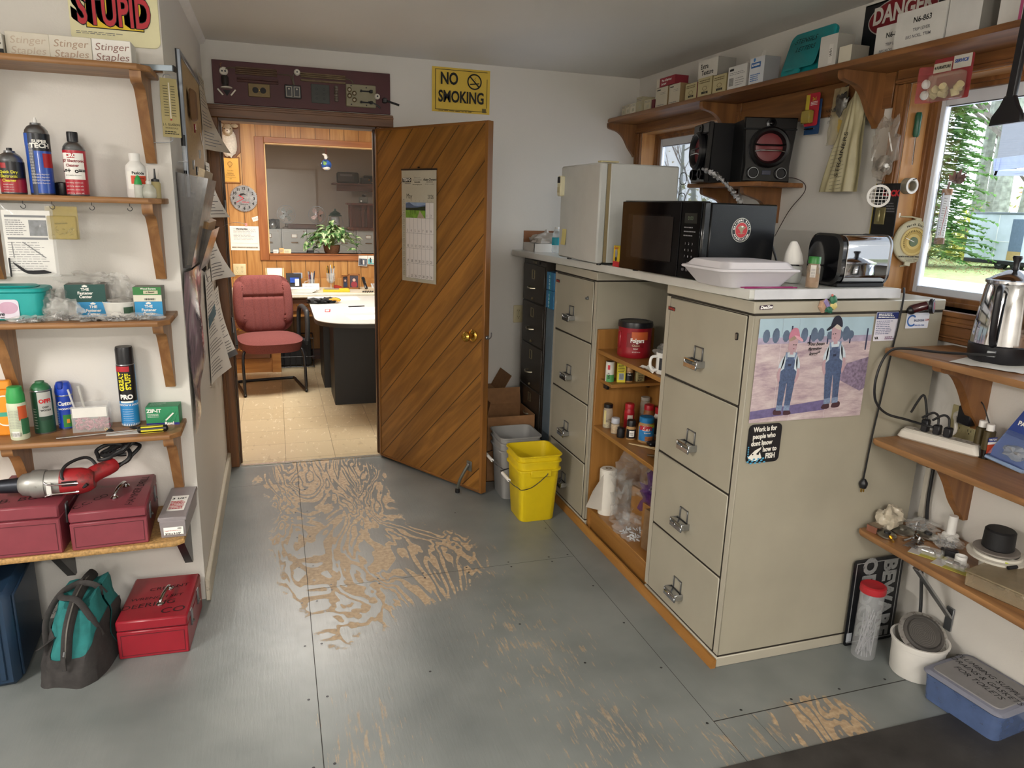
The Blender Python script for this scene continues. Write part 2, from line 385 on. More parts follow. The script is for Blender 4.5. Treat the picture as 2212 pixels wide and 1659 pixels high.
def floormat():
    m,t,b=nmat('painted_plywood_floor')
    pos=coords(t)
    def blob_(cx,cy,rx,ry):
        v=coords(t,(1/rx,1/ry,1),(0,0,0),(-cx/rx,-cy/ry,0))
        g=N(t,'ShaderNodeVectorMath',_operation='LENGTH'); t.links.new(v,g.inputs[0])
        return mathn(t,'SUBTRACT',1,g.outputs['Value'],True)
    gr=N(t,'ShaderNodeTexNoise',Scale=1.0,Detail=3.0,Distortion=1.6); t.links.new(coords(t,(3.6,1.0,1)),gr.inputs['Vector'])
    wv=mathn(t,'FRACT',mathn(t,'MULTIPLY',gr.outputs['Fac'],12)); band=ramp(t,wv,[(0,(0,0,0,1)),(.25,(1,1,1,1)),(.55,(1,1,1,1)),(.8,(0,0,0,1))])
    fine=N(t,'ShaderNodeTexNoise',Scale=1.0,Detail=6.0,Roughness=.7); t.links.new(coords(t,(95,9,1)),fine.inputs['Vector'])
    grit=N(t,'ShaderNodeTexNoise',Scale=60.0,Detail=5.0); t.links.new(pos,grit.inputs['Vector'])
    lo=N(t,'ShaderNodeTexNoise',Scale=3.2,Detail=3.0); t.links.new(pos,lo.inputs['Vector'])
    heavy=None
    for a in ((.24,3.5,.40,1.25),(.45,3.05,.5,.5),(.2,4.2,.45,.5),(1.62,1.6,.2,.15)):
        q=blob_(*a); heavy=q if heavy is None else mathn(t,'MAXIMUM',heavy,q)
    light=None
    for a in ((.85,2.25,.5,1.0),(.95,1.75,.5,.7),(.75,2.95,.5,.5),(.2,1.9,.35,.5),(1.3,1.6,.5,.3)):
        q=blob_(*a); light=q if light is None else mathn(t,'MAXIMUM',light,q)
    hv=mathn(t,'MULTIPLY',mathn(t,'ADD',mathn(t,'MULTIPLY',band,.45),mathn(t,'MULTIPLY',lo.outputs['Fac'],.75)),mathn(t,'POWER',heavy,.3))
    worn=ramp(t,mathn(t,'ADD',hv,mathn(t,'MULTIPLY',mathn(t,'SUBTRACT',grit.outputs['Fac'],.5),.22)),[(.475,(0,0,0,1)),(.53,(1,1,1,1))])
    lg=mathn(t,'ADD',mathn(t,'MULTIPLY',fine.outputs['Fac'],mathn(t,'POWER',light,.3)),mathn(t,'MULTIPLY',mathn(t,'SUBTRACT',band,.5),.10))
    worn2=ramp(t,lg,[(.535,(0,0,0,1)),(.575,(1,1,1,1))])
    wornf=mathn(t,'MAXIMUM',worn,mathn(t,'MULTIPLY',worn2,.6))
    sp=N(t,'ShaderNodeTexNoise',Scale=26.0,Detail=8.0,Roughness=.8); t.links.new(pos,sp.inputs['Vector'])
    paint=ramp(t,lo.outputs['Fac'],[(.3,lin('#6d7271')),(.7,lin('#828684'))])
    tintf=mathn(t,'MULTIPLY',mathn(t,'POWER',heavy,.6),.55)
    paint=mixc(t,tintf,paint,lin('#7d7268'))
    paint=mixc(t,ramp(t,sp.outputs['Fac'],[(.66,(0,0,0,1)),(.7,(.7,.7,.7,1))]),paint,lin('#3b3a38'))
    paint=mixc(t,ramp(t,sp.outputs['Fac'],[(.25,(.8,.8,.8,1)),(.285,(0,0,0,1))]),paint,lin('#b9bab8'))
    wd=ramp(t,grit.outputs['Fac'],[(.3,lin('#9c8469')),(.7,lin('#c0a888'))])
    t.links.new(mixc(t,wornf,paint,wd),b.inputs['Base Color'])
    rg=mathn(t,'ADD',mathn(t,'MULTIPLY',wornf,.3),mathn(t,'ADD',mathn(t,'MULTIPLY',sp.outputs['Fac'],.22),.22)); t.links.new(rg,b.inputs['Roughness'])
    bump(t,b,mathn(t,'ADD',fine.outputs['Fac'],mathn(t,'MULTIPLY',wornf,-.4)),.35,.0016)
    return m
FLOOR=floormat()
SEAM=plain('#26221f',.8)
g=G()
g.rect(-3.4,-2.6,2.286,4.52,FLOOR)
g.box(-3.4,-2.6,-.05,2.3,4.52,-.001,SEAM)
for x0,y0,x1,y1 in ((.0630,0,.0655,4.5),(.065,2.8785,1.28,2.8805),(1.2790,0,1.2810,4.5),(1.28,1.6995,2.27,1.7035),(-.3,4.150,.063,4.1515),(1.42,1.2,1.421,1.7)):
    g.rect(x0,y0,x1,y1,SEAM,None,.0004)
for x,y in [(.035,.3+.31*k) for k in range(13)]+[(.095,.3+.31*k) for k in range(13)]+[(.16+.2*k,2.90) for k in range(6)]+[(.16+.2*k,2.855) for k in range(6)]+[(1.255,1.1+.3*k) for k in range(9)]+[(1.4+.2*k,1.725) for k in range(4)]+[(.45,2.2),(.85,2.4),(.85,3.5),(.42,3.7),(1.0,2.1),(.5,1.7)]:
    g.disc(.005,DKM,TR(x,y,0),8,.0006)
struct('floor',g)
g=G()
VT=nmat('vinyl_tile'); 
def vtile():
    m,t,b=VT; v=coords(t,(1/.305,1/.305,1),(0,0,R(0))); br=N(t,'ShaderNodeTexBrick',Scale=1.0,Mortar_Size=.006,Bias=0.0,Brick_Width=1.0,Row_Height=1.0)
    br.offset=0; br.inputs['Color1'].default_value=lin('#c9b898'); br.inputs['Color2'].default_value=lin('#c2b08f'); br.inputs['Mortar'].default_value=lin('#93836a')
    t.links.new(v,br.inputs['Vector']); n=N(t,'ShaderNodeTexNoise',Scale=1.0,Detail=3.0,Distortion=.6); t.links.new(coords(t,(36,12,1)),n.inputs['Vector'])
    o=mixc(t,ramp(t,n.outputs['Fac'],[(.62,(0,0,0,1)),(.68,(.55,.55,.55,1))]),br.outputs['Color'],lin('#e9dec6'))
    o=mixc(t,ramp(t,n.outputs['Fac'],[(.3,(.5,.5,.5,1)),(.36,(0,0,0,1))]),o,lin('#a39070'))
    t.links.new(o,b.inputs['Base Color']); b.inputs['Roughness'].default_value=.28; return m
g.box(-2.3,4.50,-.05,2.436,12.2,0.002,vtile())
struct('floor_2',g)
one('door_threshold',G().box(-.285,4.488,0,.60,4.512,.007,plain('#d9d3c6',.25,.8),.002),'thin bright metal threshold strip across the doorway floor','threshold')
struct('ceiling',G().box(-3.4,-2.6,2.425,2.45,4.62,2.47,CEIL).box(-2.3,4.62,2.425,2.436,12.2,2.47,CEIL))
# shelf wall and its return toward the door wall
struct('wall_left',G().box(-3.4,2.915,0,-.337,4.504,2.425,WALL))
struct('wall_far_left',G().box(-3.5,-2.6,0,-3.4,2.915,2.425,WALL))
struct('wall_behind',G().box(-3.4,-2.7,0,2.436,-2.6,2.425,WALL))
g=G(); g.box(-2.3,4.504,0,-.285,4.63,2.425,WALL).box(.60,4.504,0,2.436,4.63,2.425,WALL).box(-.285,4.504,2.035,.60,4.63,2.425,WALL)
struct('wall_back',g)
XR=2.286; XO=2.436
g=G()
W1=(3.40,4.42,1.30,2.085); W2=(.85,2.289,1.285,2.09)
g.box(XR,-2.6,0,XO,W2[0],2.425,WALL); g.box(XR,W2[1],0,XO,W1[0],2.425,WALL); g.box(XR,W1[1],0,XO,4.504,2.425,WALL)
for w_ in (W1,W2): g.box(XR,w_[0],0,XO,w_[1],w_[2],WALL).box(XR,w_[0],w_[3],XO,w_[1],2.425,WALL)
struct('wall_right',g)
VIN=plain('#dfe5ee',.4,var=.02); LT=wood('#c99a63','#a9743f','z',.4); LTY=wood('#c99a63','#a9743f','y',.4)
def window(n_,w_,casing_left,mull=None):
    y0,y1,z0,z1=w_
    g=G(); CS=OAKD('z'); CSY=OAKD('y')
    cw=.062
    def prof_v(ya,yb):       # vertical moulded casing
        s=1 if yb > ya else -1; zt=z1-.0005; zb=z0+.0005
        g.box(XR-.016,ya,zb,XR,yb,zt,CS,.003); g.box(XR-.022,ya+s*.008,zb,XR-.016,ya+s*.02,zt,CS,.002); g.box(XR-.022,yb-s*.016,zb,XR-.016,yb-s*.004,zt,CS,.002)
    prof_v(y1,y1+(cw if casing_left else .05)); prof_v(y0,y0-cw)
    g.box(XR-.016,y0-cw,z1,XR,y1+cw,z1+cw,CSY,.003); g.box(XR-.022,y0-cw,z1+.006,XR-.016,y1+cw,z1+.018,CSY,.002)
    # reveal boards, their paler wood carries the window light as colour
    g.box(XR,y1-.004,z0,2.38,y1,z1,LT); g.box(XR,y0,z0,2.38,y0+.004,z1,LT); g.box(XR,y0,z1-.004,2.38,y1,z1,LTY)
    g.box(XR-.03,y0-.03,z0-.018,2.40,y1+.03,z0,CSY,.004)
    o=struct('window_%d' % n_,g)
    f=G()
    for k,(w,x0,x1) in enumerate(((.018,2.378,2.40),(.034,2.388,2.41))):
        f.loop(x0,x1,y0+.0006,y1-.0006,z0+.0006,z1-.0006,w,w,w,OAKD('z'))
    build('sash_moulding',f,o)
    v=G(); q=.03; fw=.022
    v.loop(2.405,2.435,y0+q,y1-q,z0+q,z1-q,fw,.05,.03,VIN,.003)
    if mull: v.box(2.405,mull-.03,z0+q,2.435,mull+.03,z1-q,VIN,.003)
    v.box(2.403,y0+q+.04,z1-q-.052,2.404,y1-q-.04,z1-q-.048,plain('#5d6268',.5))
    build('window_frame',v,o)
    build('pane',G().box(2.418,y0+q+.03,z0+q+.02,2.421,y1-q-.03,z1-q-.04,pane()),o)
    return o
window(1,W1,True); o2=window(2,W2,True)
ap=G().box(XR-.018,.8,1.175,XR,2.36,1.267,OAKD('y'),.003).box(XR-.026,.8,1.235,XR-.018,2.36,1.25,OAKD('y'),.003).box(XR-.026,.8,1.19,XR-.018,2.36,1.2,OAKD('y'),.003)
build('apron',ap,o2)
# trims of the room
struct('trim_1',G().prism([(0,0),(.03,0),(.027,.012),(.018,.022),(0,.03)],1.589,WHT,TR(-.337,4.504,2.425) @ RX(90) @ SC(1,-1,1)))
struct('baseboard_left',G().box(-.337,2.895,0,-.318,4.5,.098,plain('#c9c0ae',.5,dirt=('#6f665a',22,.6)),.004).box(-.335,2.8955,.002,-.32,2.896,.09,plain('#8d8573',.6)))
# door casing, jambs and header of the inner doorway
dc=G(); D=wood('#84552a','#5c3717','z',.4); DX=wood('#84552a','#5c3717','x',.4)
for x0,x1 in ((-.337,-.272),(.592,.692)):
    dc.box(x0,4.486,0,x1,4.504,2.031,D,.003); dc.box(x0+.008,4.482,0,x0+.02,4.487,2.03,D,.002)
dc.box(-.337,4.486,2.032,.692,4.504,2.1,DX,.004); dc.box(-.337,4.481,2.075,.692,4.487,2.088,DX,.002)
dk=wood('#5a381c','#3b2412','z',.4)
dc.box(-.287,4.504,0,-.268,4.63,2.032,dk).box(.588,4.504,0,.602,4.63,2.032,dk).box(-.287,4.504,2.018,.6,4.63,2.036,wood('#5a381c','#3b2412','x',.4))
dc.box(-.268,4.555,0,-.258,4.59,2.02,dk,.002).box(.578,4.555,0,.588,4.59,2.02,dk,.002)
o=struct('door_1',dc)
build('hinge',G().box(-.2675,4.53,.83,-.265,4.60,.92,STL).cyl(.005,.09,STL,TR(-.262,4.522,.83),10),o)
build('hinge',G().box(-.2675,4.53,1.5,-.265,4.60,1.59,STL).cyl(.005,.09,STL,TR(-.262,4.522,1.5),10),o)
# the open diagonal-board door, hinged on the right
t=thing('plank_door','open honey-brown door of diagonal boards with a wall calendar on it','door',(.583,4.478,.012),-59.6)
L,Hh=.914,2.008
dia=wood('#a87332','#704a1e','d',.36,1.0,((.7071,0,-.7071),.131))
g=G(); g.box(.012,.004,.012,L-.018,.036,Hh-.012,dia)
build('door_panel',g,t)
g=G(); E1=wood('#96632a','#6a4420','z',.4); E2=wood('#96632a','#6a4420','x',.4)
g.box(0,0,0,.014,.04,Hh,E1,.002).box(L-.02,0,0,L,.04,Hh,E1,.002).box(.014,0,0,L-.02,.04,.013,E2,.002).box(.014,0,Hh-.013,L-.02,.04,Hh,E2,.002)
build('door_edge_strip',g,t)
kz=.90
g=G(); KM=FY(L-.085,-.0,kz)
g.lathe([(.033,0),(.033,.004),(.028,.009),(.014,.012),(.011,.03),(.016,.036),(.027,.046),(.028,.058),(.02,.068),(.004,.071)],BRS,KM,24)
g.lathe([(.009,.071),(.007,.074),(.001,.075)],BRS,KM,12)
build('door_knob',g,t)
g=G().cyl(.011,.01,STL,TR(L,.018,kz) @ RY(90),14,b=.002).tube(cr([(L+.008,.018,kz),(L+.022,.018,kz-.004),(L+.034,.018,kz+.008),(L+.036,.018,kz+.026)]),.0035,STL).lathe([(.001,-.003),(.004,0),(.001,.003)],STL,TR(L+.036,.018,kz+.028),8)
build('coat_hook',g,t)
g=G(); g.box(L-.115,-.006,.115,L-.075,.0,.175,plain('#6b6a62',.5,.4),.002); g.tube(cr([(L-.093,-.012,.155),(L-.1,-.035,.12),(L-.115,-.055,.07),(L-.13,-.06,.014)]),.009,plain('#5a5a52',.5,.3)); g.cyl(.014,.022,BLKM,TR(L-.13,-.06,-.011),12,b=.002)
g.box(L-.1,-.02,.145,L-.085,-.004,.165,STL,.002)
build('door_stop',g,t)
# calendar on the door
ca=thing('wall_calendar','tear-off wall calendar open at May 2026, hanging on the door','calendar',(.583,4.478,.012),-59.6)
cx0,cx1,cz0,cz1=.245,.535,1.152,1.775
CP=plain('#b9b5a4',.6,var=.03); g=G(); g.box(cx0,-.0065,cz0,cx1,-.003,cz1,CP).box(cx0-.003,-.009,cz1-.004,cx1+.003,-.001,cz1+.005,BLK,.001)
M_=FY(cx0,-.0066,cz0); W_=cx1-cx0; H_=cz1-cz0
g.rect(.008,H_-.068,.083,H_-.045,INK,M_,.0004); g.text('TERVO',.022,INKW,M_ @ TR(.046,H_-.056,.0006),bold=.02,sx=.95); g.lines(.028,H_-.078,.082,H_-.072,1,INKG,M_,.6)
g.text('228 Stevens St',.009,INKG,M_ @ TR(.135,H_-.044,0)); g.text('Newberry, MI 49868',.009,INKG,M_ @ TR(.135,H_-.056,0)); g.text('906.293.8900',.009,INK,M_ @ TR(.135,H_-.068,0),bold=.02); g.text('www.tervoagency.com',.0085,INK,M_ @ TR(.135,H_-.08,0))
g.text('Auto-Owners',.019,INK,M_ @ TR(.238,H_-.054,0),shear=.35,bold=.02); g.text('INSURANCE',.0075,INK,M_ @ TR(.238,H_-.067,0),bold=.01,sx=1.3); g.text('LIFE  HOME  CAR  BUSINESS',.006,INKG,M_ @ TR(.238,H_-.079,0))
g.text('May',.038,plain('#45433c',.7),M_ @ TR(.042,H_-.145,0),'LEFT',sx=.8); g.text('2026',.03,plain('#45433c',.7),M_ @ TR(.272,H_-.147,0),'RIGHT',sx=.85)
gx0,gx1,gz1,gz0=.036,.272,H_-.178,.02; cw_,rh=(gx1-gx0)/7,(gz1-gz0)/5
g.rect(gx0,gz0,gx1,gz1,plain('#dedad8',.6,var=.02),M_,.0002)
GL=plain('#7d7f86',.7)
for i in range(8): g.rect(gx0+i*cw_-.0006,gz0,gx0+i*cw_+.0006,gz1,GL,M_,.0005)
for j in range(6): g.rect(gx0,gz0+j*rh-.0006,gx1,gz0+j*rh+.0006,GL,M_,.0005)
for i,d_ in enumerate('SMTWTFS'): g.text(d_,.008,INKG,M_ @ TR(gx0+(i+.5)*cw_,gz1+.008,0))
day=1
for j in range(5):
    for i in range(7):
        if j == 0 and i < 5: continue
        if j == 4 and i == 0: g.text('24',.012,INKG,M_ @ TR(gx0+.012,gz0+rh-.012,0)); g.text('31',.012,INKG,M_ @ TR(gx0+.025,gz0+.008,0)); day += 1; continue
        g.text(str(day),.021,INK,M_ @ TR(gx0+i*cw_+(.012 if day < 10 else .016),gz0+(4-j)*rh+.013,0),sx=.8); day += 1
for k in range(12): g.lines(.006,.03+k*.0365,.03,.055+k*.0365,5,plain('#8f8b7b',.8),M_,.4,k); g.rect(.012,.057+k*.0365,.024,.06+k*.0365,INKG,M_,.0006)
PZ=.0009; px1=gx0+5*cw_; pz0=gz1-rh
g.rect(gx0,pz0,px1,gz1,plain('#8fa6c8',.6,var=.15,sc_=20),M_,PZ)
g.poly([(gx0,pz0+.05,PZ+.0003),(gx0,pz0+.078,PZ+.0003),(gx0+.03,pz0+.085,PZ+.0003),(gx0+.07,pz0+.068,PZ+.0003),(gx0+.11,pz0+.065,PZ+.0003),(px1,pz0+.073,PZ+.0003),(px1,pz0+.045,PZ+.0003)],plain('#56698a',.7),M_)
g.poly([(gx0,pz0+.03,PZ+.0006),(gx0,pz0+.055,PZ+.0006),(gx0+.05,pz0+.055,PZ+.0006),(gx0+.1,pz0+.058,PZ+.0006),(px1,pz0+.066,PZ+.0006),(px1,pz0+.03,PZ+.0006)],plain('#26301f',.8,var=.4,sc_=90),M_)
g.rect(gx0,pz0,px1,pz0+.042,plain('#6f9a35',.7,var=.2,sc_=60),M_,PZ+.0009)
g.poly([(gx0+.1,pz0,PZ+.0012),(px1-.005,pz0,PZ+.0012),(gx0+.122,pz0+.042,PZ+.0012)],plain('#a79a86',.8),M_)
for q in (.045,.06,.075,.085): g.rect(gx0+q,pz0+.012+q*.1,gx0+q+.002,pz0+.045,INK,M_,PZ+.0015)
build('calendar_sheet',g,ca)
build('nail',G().cyl(.003,.012,DKM,FY(.39,0,1.787),8),ca)
# ---------------- outside the windows ----------------
GRS=plain('#98a96c',.9,var=.3,sc_=4); GRV=plain('#b9b5bc',.9,var=.25,sc_=9)
struct('ground',G().box(2.45,-30,-.36,21,60,-.302,GRV).box(20.9,-30,-.36,120,90,-.3,GRS))
rd=random.Random(5)
BRK=plain('#77716a',.9,var=.3,sc_=3); BRKG=plain('#8f958c',.9,var=.35,sc_=5)
def bare_tree(x,y,h,r,seed,label,group='bare trees behind the lawn',lean=.02,depth=5,cat='tree',leafy=None,fork=.35):
    rd=random.Random(seed); t=thing('bare_tree',label,cat,(x,y,-.3),0,group); g=G(); br=G(); lf=G()
    def grow(p,d,ln,r_,lv,gg):
        q=p; pts=[p]
        for k in range(3):
            d=(d+Vector((rd.uniform(-1,1),rd.uniform(-1,1),rd.uniform(-.3,.6)))*(.10 if lv else lean)).normalized(); q=q+d*ln/3; pts.append(q)
        gg.tube(pts,r_,BRKG if lv == 0 else BRK,None,7 if lv == 0 else 4,r_end=r_*.62)
        if leafy and lv >= depth-2:
            for _ in range(5):
                c=q+Vector((rd.uniform(-1,1),rd.uniform(-1,1),rd.uniform(-1,1)))*ln*.5; a=.05
                lf.poly([c+Vector((rd.uniform(-a,a),rd.uniform(-a,a),rd.uniform(-a,a))) for _ in range(3)],leafy)
        if lv >= depth: return
        for k in range(3 if lv < 3 else 2):
            nd=(d+Vector((rd.uniform(-1,1),rd.uniform(-1,1),rd.uniform(-.1,.9)))*(.55+.1*lv)).normalized()
            s=pts[rd.randint(1,3)]; grow(s,nd,ln*rd.uniform(.5,.75),r_*.5,lv+1,br)
    p=Vector((0,0,0)); d=Vector((0,0,1)); n=4
    for k in range(n):
        d=(d+Vector((rd.uniform(-1,1),rd.uniform(-1,1),0))*lean*1.5).normalized(); q=p+d*h/n
        g.tube([p,(p+q)/2,q],r*(1-.17*k),BRKG,None,9,r_end=r*(1-.17*(k+1)))
        if (k+1)/n >= fork:
            for _ in range(3):
                a=rd.uniform(0,6.28); grow(p+(q-p)*rd.random(),Vector((math.cos(a),math.sin(a),rd.uniform(.4,1.3))).normalized(),h*.22,r*.32,2,br)
        p=q
    grow(p,d,h*.2,r*.35,1,br)
    build('trunk',g,t); build('branches',br,t)
    if leafy: build('leaves',lf,t)
    return t
bare_tree(34.6,29.2,17,.34,11,'thick pale bare trunk just right of the spruce, behind the trailer')
bare_tree(34.2,28.0,18,.42,12,'thickest grey bare trunk standing behind the middle of the trailer')
bare_tree(33.4,26.9,18,.40,13,'broad mottled bare trunk second right of the spruce')
bare_tree(36,27.3,15,.16,14,'thin bare tree close behind the right end of the trailer')
bare_tree(37,28.8,15,.18,15,'slim bare tree between the two thick trunks')
bare_tree(38,27.6,14,.15,16,'slender forked bare tree left of the grey eave')
bare_tree(35,24.8,13,.14,17,'thin bare tree under the grey eave')
bare_tree(14.2,23.0,8.5,.11,21,'leafing bare tree with spreading branches in the far window',None,.05,5,'tree',plain('#b5b56a',.8),.3)
bare_tree(12.0,20.5,7,.07,23,'small leafing tree left of the speaker in the far window',None,.06,5,'tree',plain('#c2b86c',.8),.25)
def spruce(x,y,h,w,seed,label,mat):
    rd=random.Random(seed); t=thing('spruce_tree',label,'tree',(x,y,-.3)); build('trunk',G().cyl(.13,h*.9,BRK,None,8,.02),t); g=G()
    N_=210
    for k in range(N_):
        f=(k/N_) ** .9; z=.5+(h-.6)*f; ln=w*(1-f) ** .8*rd.uniform(.7,1.1)+.1; a=k*2.4+rd.uniform(-.3,.3)
        d=Vector((math.cos(a),math.sin(a),-.12)); s=Vector((-math.sin(a),math.cos(a),0)); p0=Vector((0,0,z)); m_=13
        for j in range(m_):
            u=(j+1)/m_; c=p0+d*ln*u+Vector((0,0,-.12*ln*u*u+.1*u)); wd=.34*ln*(1.05-u)+.08
            for sg in (-1,1):
                tip=c+s*sg*wd*rd.uniform(.6,1.1)+d*wd*.7+Vector((0,0,rd.uniform(-.12,.06)))
                b_=d*.06*(1+wd); g.add([c-b_,c+b_,tip+Vector((0,0,.02)),tip-b_*.5+Vector((0,0,-.03))],[(0,1,2,3)],mat)
    build('needles',g,t); return t
spruce(25.6,23.6,10.5,2.5,3,'tall bright green spruce at the left edge of the near window',plain('#5f8a45',.8,var=.3,sc_=3))
spruce(30.5,30.0,9.0,2.4,4,'darker spruce half hidden behind the bright one',plain('#5c7c50',.8,var=.3,sc_=3))
def shrub(x,y,s,seed,label,col):
    rd=random.Random(seed); g=G(); m_=plain(col,.85,var=.35,sc_=2)
    for k in range(900):
        c=Vector((rd.gauss(0,.42),rd.gauss(0,.42),abs(rd.gauss(.45,.35))))*s; a=.09*s
        g.poly([c+Vector((rd.uniform(-a,a),rd.uniform(-a,a),rd.uniform(-a,a))) for _ in range(3)],m_)
    for k in range(9): g.tube([(0,0,0),(rd.gauss(0,.25)*s,rd.gauss(0,.25)*s,.9*s)],.02,BRK,None,4)
    return one('shrub',g,label,'shrub',(x,y,-.3),0,'undergrowth along the tree line')
for i,(x,y,s,c,l) in enumerate(((31,26.3,1.8,'#a9a94e','yellow-green bush left behind the silver trailer'),(36,26.0,2.2,'#c0b45a','yellow brush above the trailer roof'),(38,31.0,2.4,'#9fae5d','pale bush between spruce and trunks'),
        (22,34.0,2.6,'#a8ad72','leafy bush low in the far window'),(18.5,32.5,2.0,'#b0a878','bush at the lower left of the far window'),(40,29.0,2.6,'#bd9a6c','rust-tinted brush far behind the trailer'))):
    shrub(x,y,s,40+i,l,c)
g=G(); rd=random.Random(9)
for k in range(2600):
    x,y=rd.uniform(24,31),rd.uniform(18,30); a=.05
    g.poly([(x+rd.uniform(-a,a),y+rd.uniform(-a,a),-.29+rd.uniform(0,.05)) for _ in range(3)],plain('#8a6a4c',.9))
one('fallen_leaves',g,'brown fallen leaves strewn along the edge of the lawn','leaves',(0,0,0),kind='stuff')
t=thing('utility_trailer','silver box trailer parked beyond the lawn with its side door open','trailer',(27.9,22.0,-.3),-6)
TRL=plain('#cdd8e6',.45,.3,var=.08,sc_=2); 
build('trailer_body',G().box(0,-1.2,.35,1.8,2.0,2.2,TRL,.03).box(-.01,.5,.35,0,.52,2.2,WHT).box(-.01,-1.2,1.1,0,2.0,1.12,WHT).box(-.012,-1.18,.36,-.004,-.2,2.15,TRL),t)
build('roof_rail',G().box(-.04,-1.25,2.18,1.84,2.05,2.26,plain('#7e8894',.4,.6),.01),t)
build('door_opening',G().box(-.02,-.75,.75,-.008,-.15,2.0,plain('#5a6b80',.6)).box(-.03,-.75,.4,-.02,-.15,.75,plain('#a08a5c',.7)),t)
build('chassis',G().box(0,-1.2,.2,1.8,2.0,.35,BLKM,.02),t)
for yy in (-.5,.25): build('wheel',G().cyl(.3,.2,BLKM,TR(.1,yy,.3) @ RY(90),20,b=.03).cyl(.15,.02,STL,TR(.09,yy,.3) @ RY(90),16),t)
t=thing('neighbour_roof','grey soffit corner of a neighbouring roof jutting into the near window','roof',(11.55,9.55,2.42),0)
SOF=plain('#6d7a96',.6)
g=G(); g.prism([(0,0),(4,-4.9),(5.2,-3.9),(1.2,1.0)],.03,plain('#9fb0cc',.6)); 
for k in range(1,12): g.rect(.0,0,.02,.8,SOF,TR(k*.55,-k*.44,-.002) @ RZ(-20))
build('soffit',g,t)
build('fascia',G().box(-.02,0,0,9.2,.05,.2,plain('#7d88a3',.5),.005,RZ(-50.8) @ RY(-8)).box(0,-.02,0,.05,1.5,.2,plain('#7d88a3',.5),.005,RZ(-50)),t)
build('roof_slope',G().add([(0,0,.2),(4,-4.9,.9),(5.2,-3.9,1.6),(1.2,1.0,.9)],[(0,1,2,3)],plain('#5b5f66',.8)),t)
# leaf-topped thermometer fixed outside the near window
t=thing('window_thermometer','slim outdoor thermometer with a leaf top fixed outside the near window','thermometer',(2.452,2.21,1.53),0)
g=G(); LF=plain('#5f3c33',.6); M_=RZ(-68) @ RX(90) @ RZ(-4)
g.box(-.016,-.003,.0,.016,.003,.165,WHT,.001,RZ(-68)); 
for k in range(16): g.rect(-.014,.012+k*.009,-.004,.0135+k*.009,INK,M_ @ TR(0,0,.0032)); g.rect(.006,.012+k*.009,.013,.0135+k*.009,INK,M_ @ TR(0,0,.0032))
g.rect(-.001,.01,.001,.12,RED,M_ @ TR(0,0,.0034)); build('scale_plate',g,t)
build('end_cap',G().box(-.018,-.006,.162,.018,.006,.185,plain('#8a5f3e',.6),.002,RZ(-68)),t); build('end_cap',G().box(-.018,-.006,-.022,.018,.006,.002,plain('#6d4c40',.6),.002,RZ(-68)),t)
g=G(); 
for a,l_ in ((-75,.04),(-48,.055),(-25,.06),(0,.05),(28,.045),(-60,.05)):
    g.prism([(0,0),(.01,l_*.5),(0,l_),(-.01,l_*.5)],.002,LF,M_ @ TR(.006,.205,0) @ RZ(a+10))
g.tube([(0,0,.18),(0.004,0,.21)],.004,LF); build('leaf_ornament',g,t)
build('mount',G().box(-.02,-.002,.0,-.014,.002,.17,GREY).tube([(-.03,0,.02),(-.005,0,.02)],.002,GREY).tube([(-.03,0,.15),(-.005,0,.15)],.002,GREY),t)
# ---------------- shelves on the left wall ----------------
YS=2.915
def bracket_poly(d,h,n=5):
    """side outline of a scrolled shelf bracket: x = out from wall, y = down"""
    return [(0,0),(d,0),(d,-.012)]+[tuple(p[:2]) for p in cr([(d,-.02,0),(d-.012,-.034,0),(d*.68,-.05,0),(d*.48,-h*.42,0),(d*.3,-h*.72,0),(.03,-h*.93,0),(.022,-h,0)],n)]+[(0,-h)]
def wall_shelf(name,x0,x1,yf,zt,th,bxs,bd,bh,label,mt='x',edge=None,cham=True,bw=.034,bmat=None):
    t=thing('wall_shelf',label,'shelf',(x1,YS,zt-th),0,'scroll-bracket shelves on the left wall' if name else None)
    g=G(); c=.035 if cham else .01; D=YS-yf; L=x1-x0
    g.prism([(0,0),(-L,0),(-L,-D),(-c,-D),(0,-D+c)],th,edge or OAK('x'),None,1,.003)
    build('board',g,t)
    for bx in bxs:
        b=G(); b.prism(bracket_poly(bd,bh),bw,bmat or OAK('z'),TR(bx-x1+bw/2,0,0) @ RZ(-90) @ RX(90)); bo=build('bracket',b,t)
        if bmat is None: build('screw',G().cyl(.0045,.004,DKM,TR(bx-x1,-.0235-.012,-bh+.045) @ RX(90),10),bo)
    return t
s1=wall_shelf(1,-2.0,-.357,2.70,2.006,.019,(-.40,-.90,-1.4),.20,.275,'topmost left-wall shelf, holding a row of white staple boxes')
s2=wall_shelf(1,-2.0,-.357,2.70,1.594,.019,(-.40,-.905,-1.4),.20,.265,'left-wall shelf of spray cans, second from top, cup hooks beneath')
s3=wall_shelf(1,-2.0,-.357,2.665,1.191,.019,(-.40,-.90,-1.4),.20,.265,'left-wall shelf cluttered with screw boxes and plastic bags')
s4=wall_shelf(1,-2.0,-.357,2.705,.776,.019,(-.40,-.90,-1.4),.19,.255,'left-wall shelf with insect sprays and a screwdriver')
CHIP=plain('#b08a55',.6,var=.35,sc_=120)
t5=thing('wall_shelf','lowest left-wall shelf, bare chipboard carrying two red metal cases','shelf',(-.352,YS,.406))
build('board',G().prism([(0,0),(-1.65,0),(-1.65,-.36),(-.03,-.345),(-.004,-.325)],.019,CHIP,None,1,.003),t5)
for bx in (-.036,-.45): build('bracket',G().prism([(0,0),(.25,0),(.25,-.012),(.022,-.225),(0,-.225)],.028,BLK,TR(bx+.014,0,0) @ RZ(-90) @ RX(90)).cyl(.005,.004,STL,TR(bx,-.024,-.2) @ RX(90),8),t5)
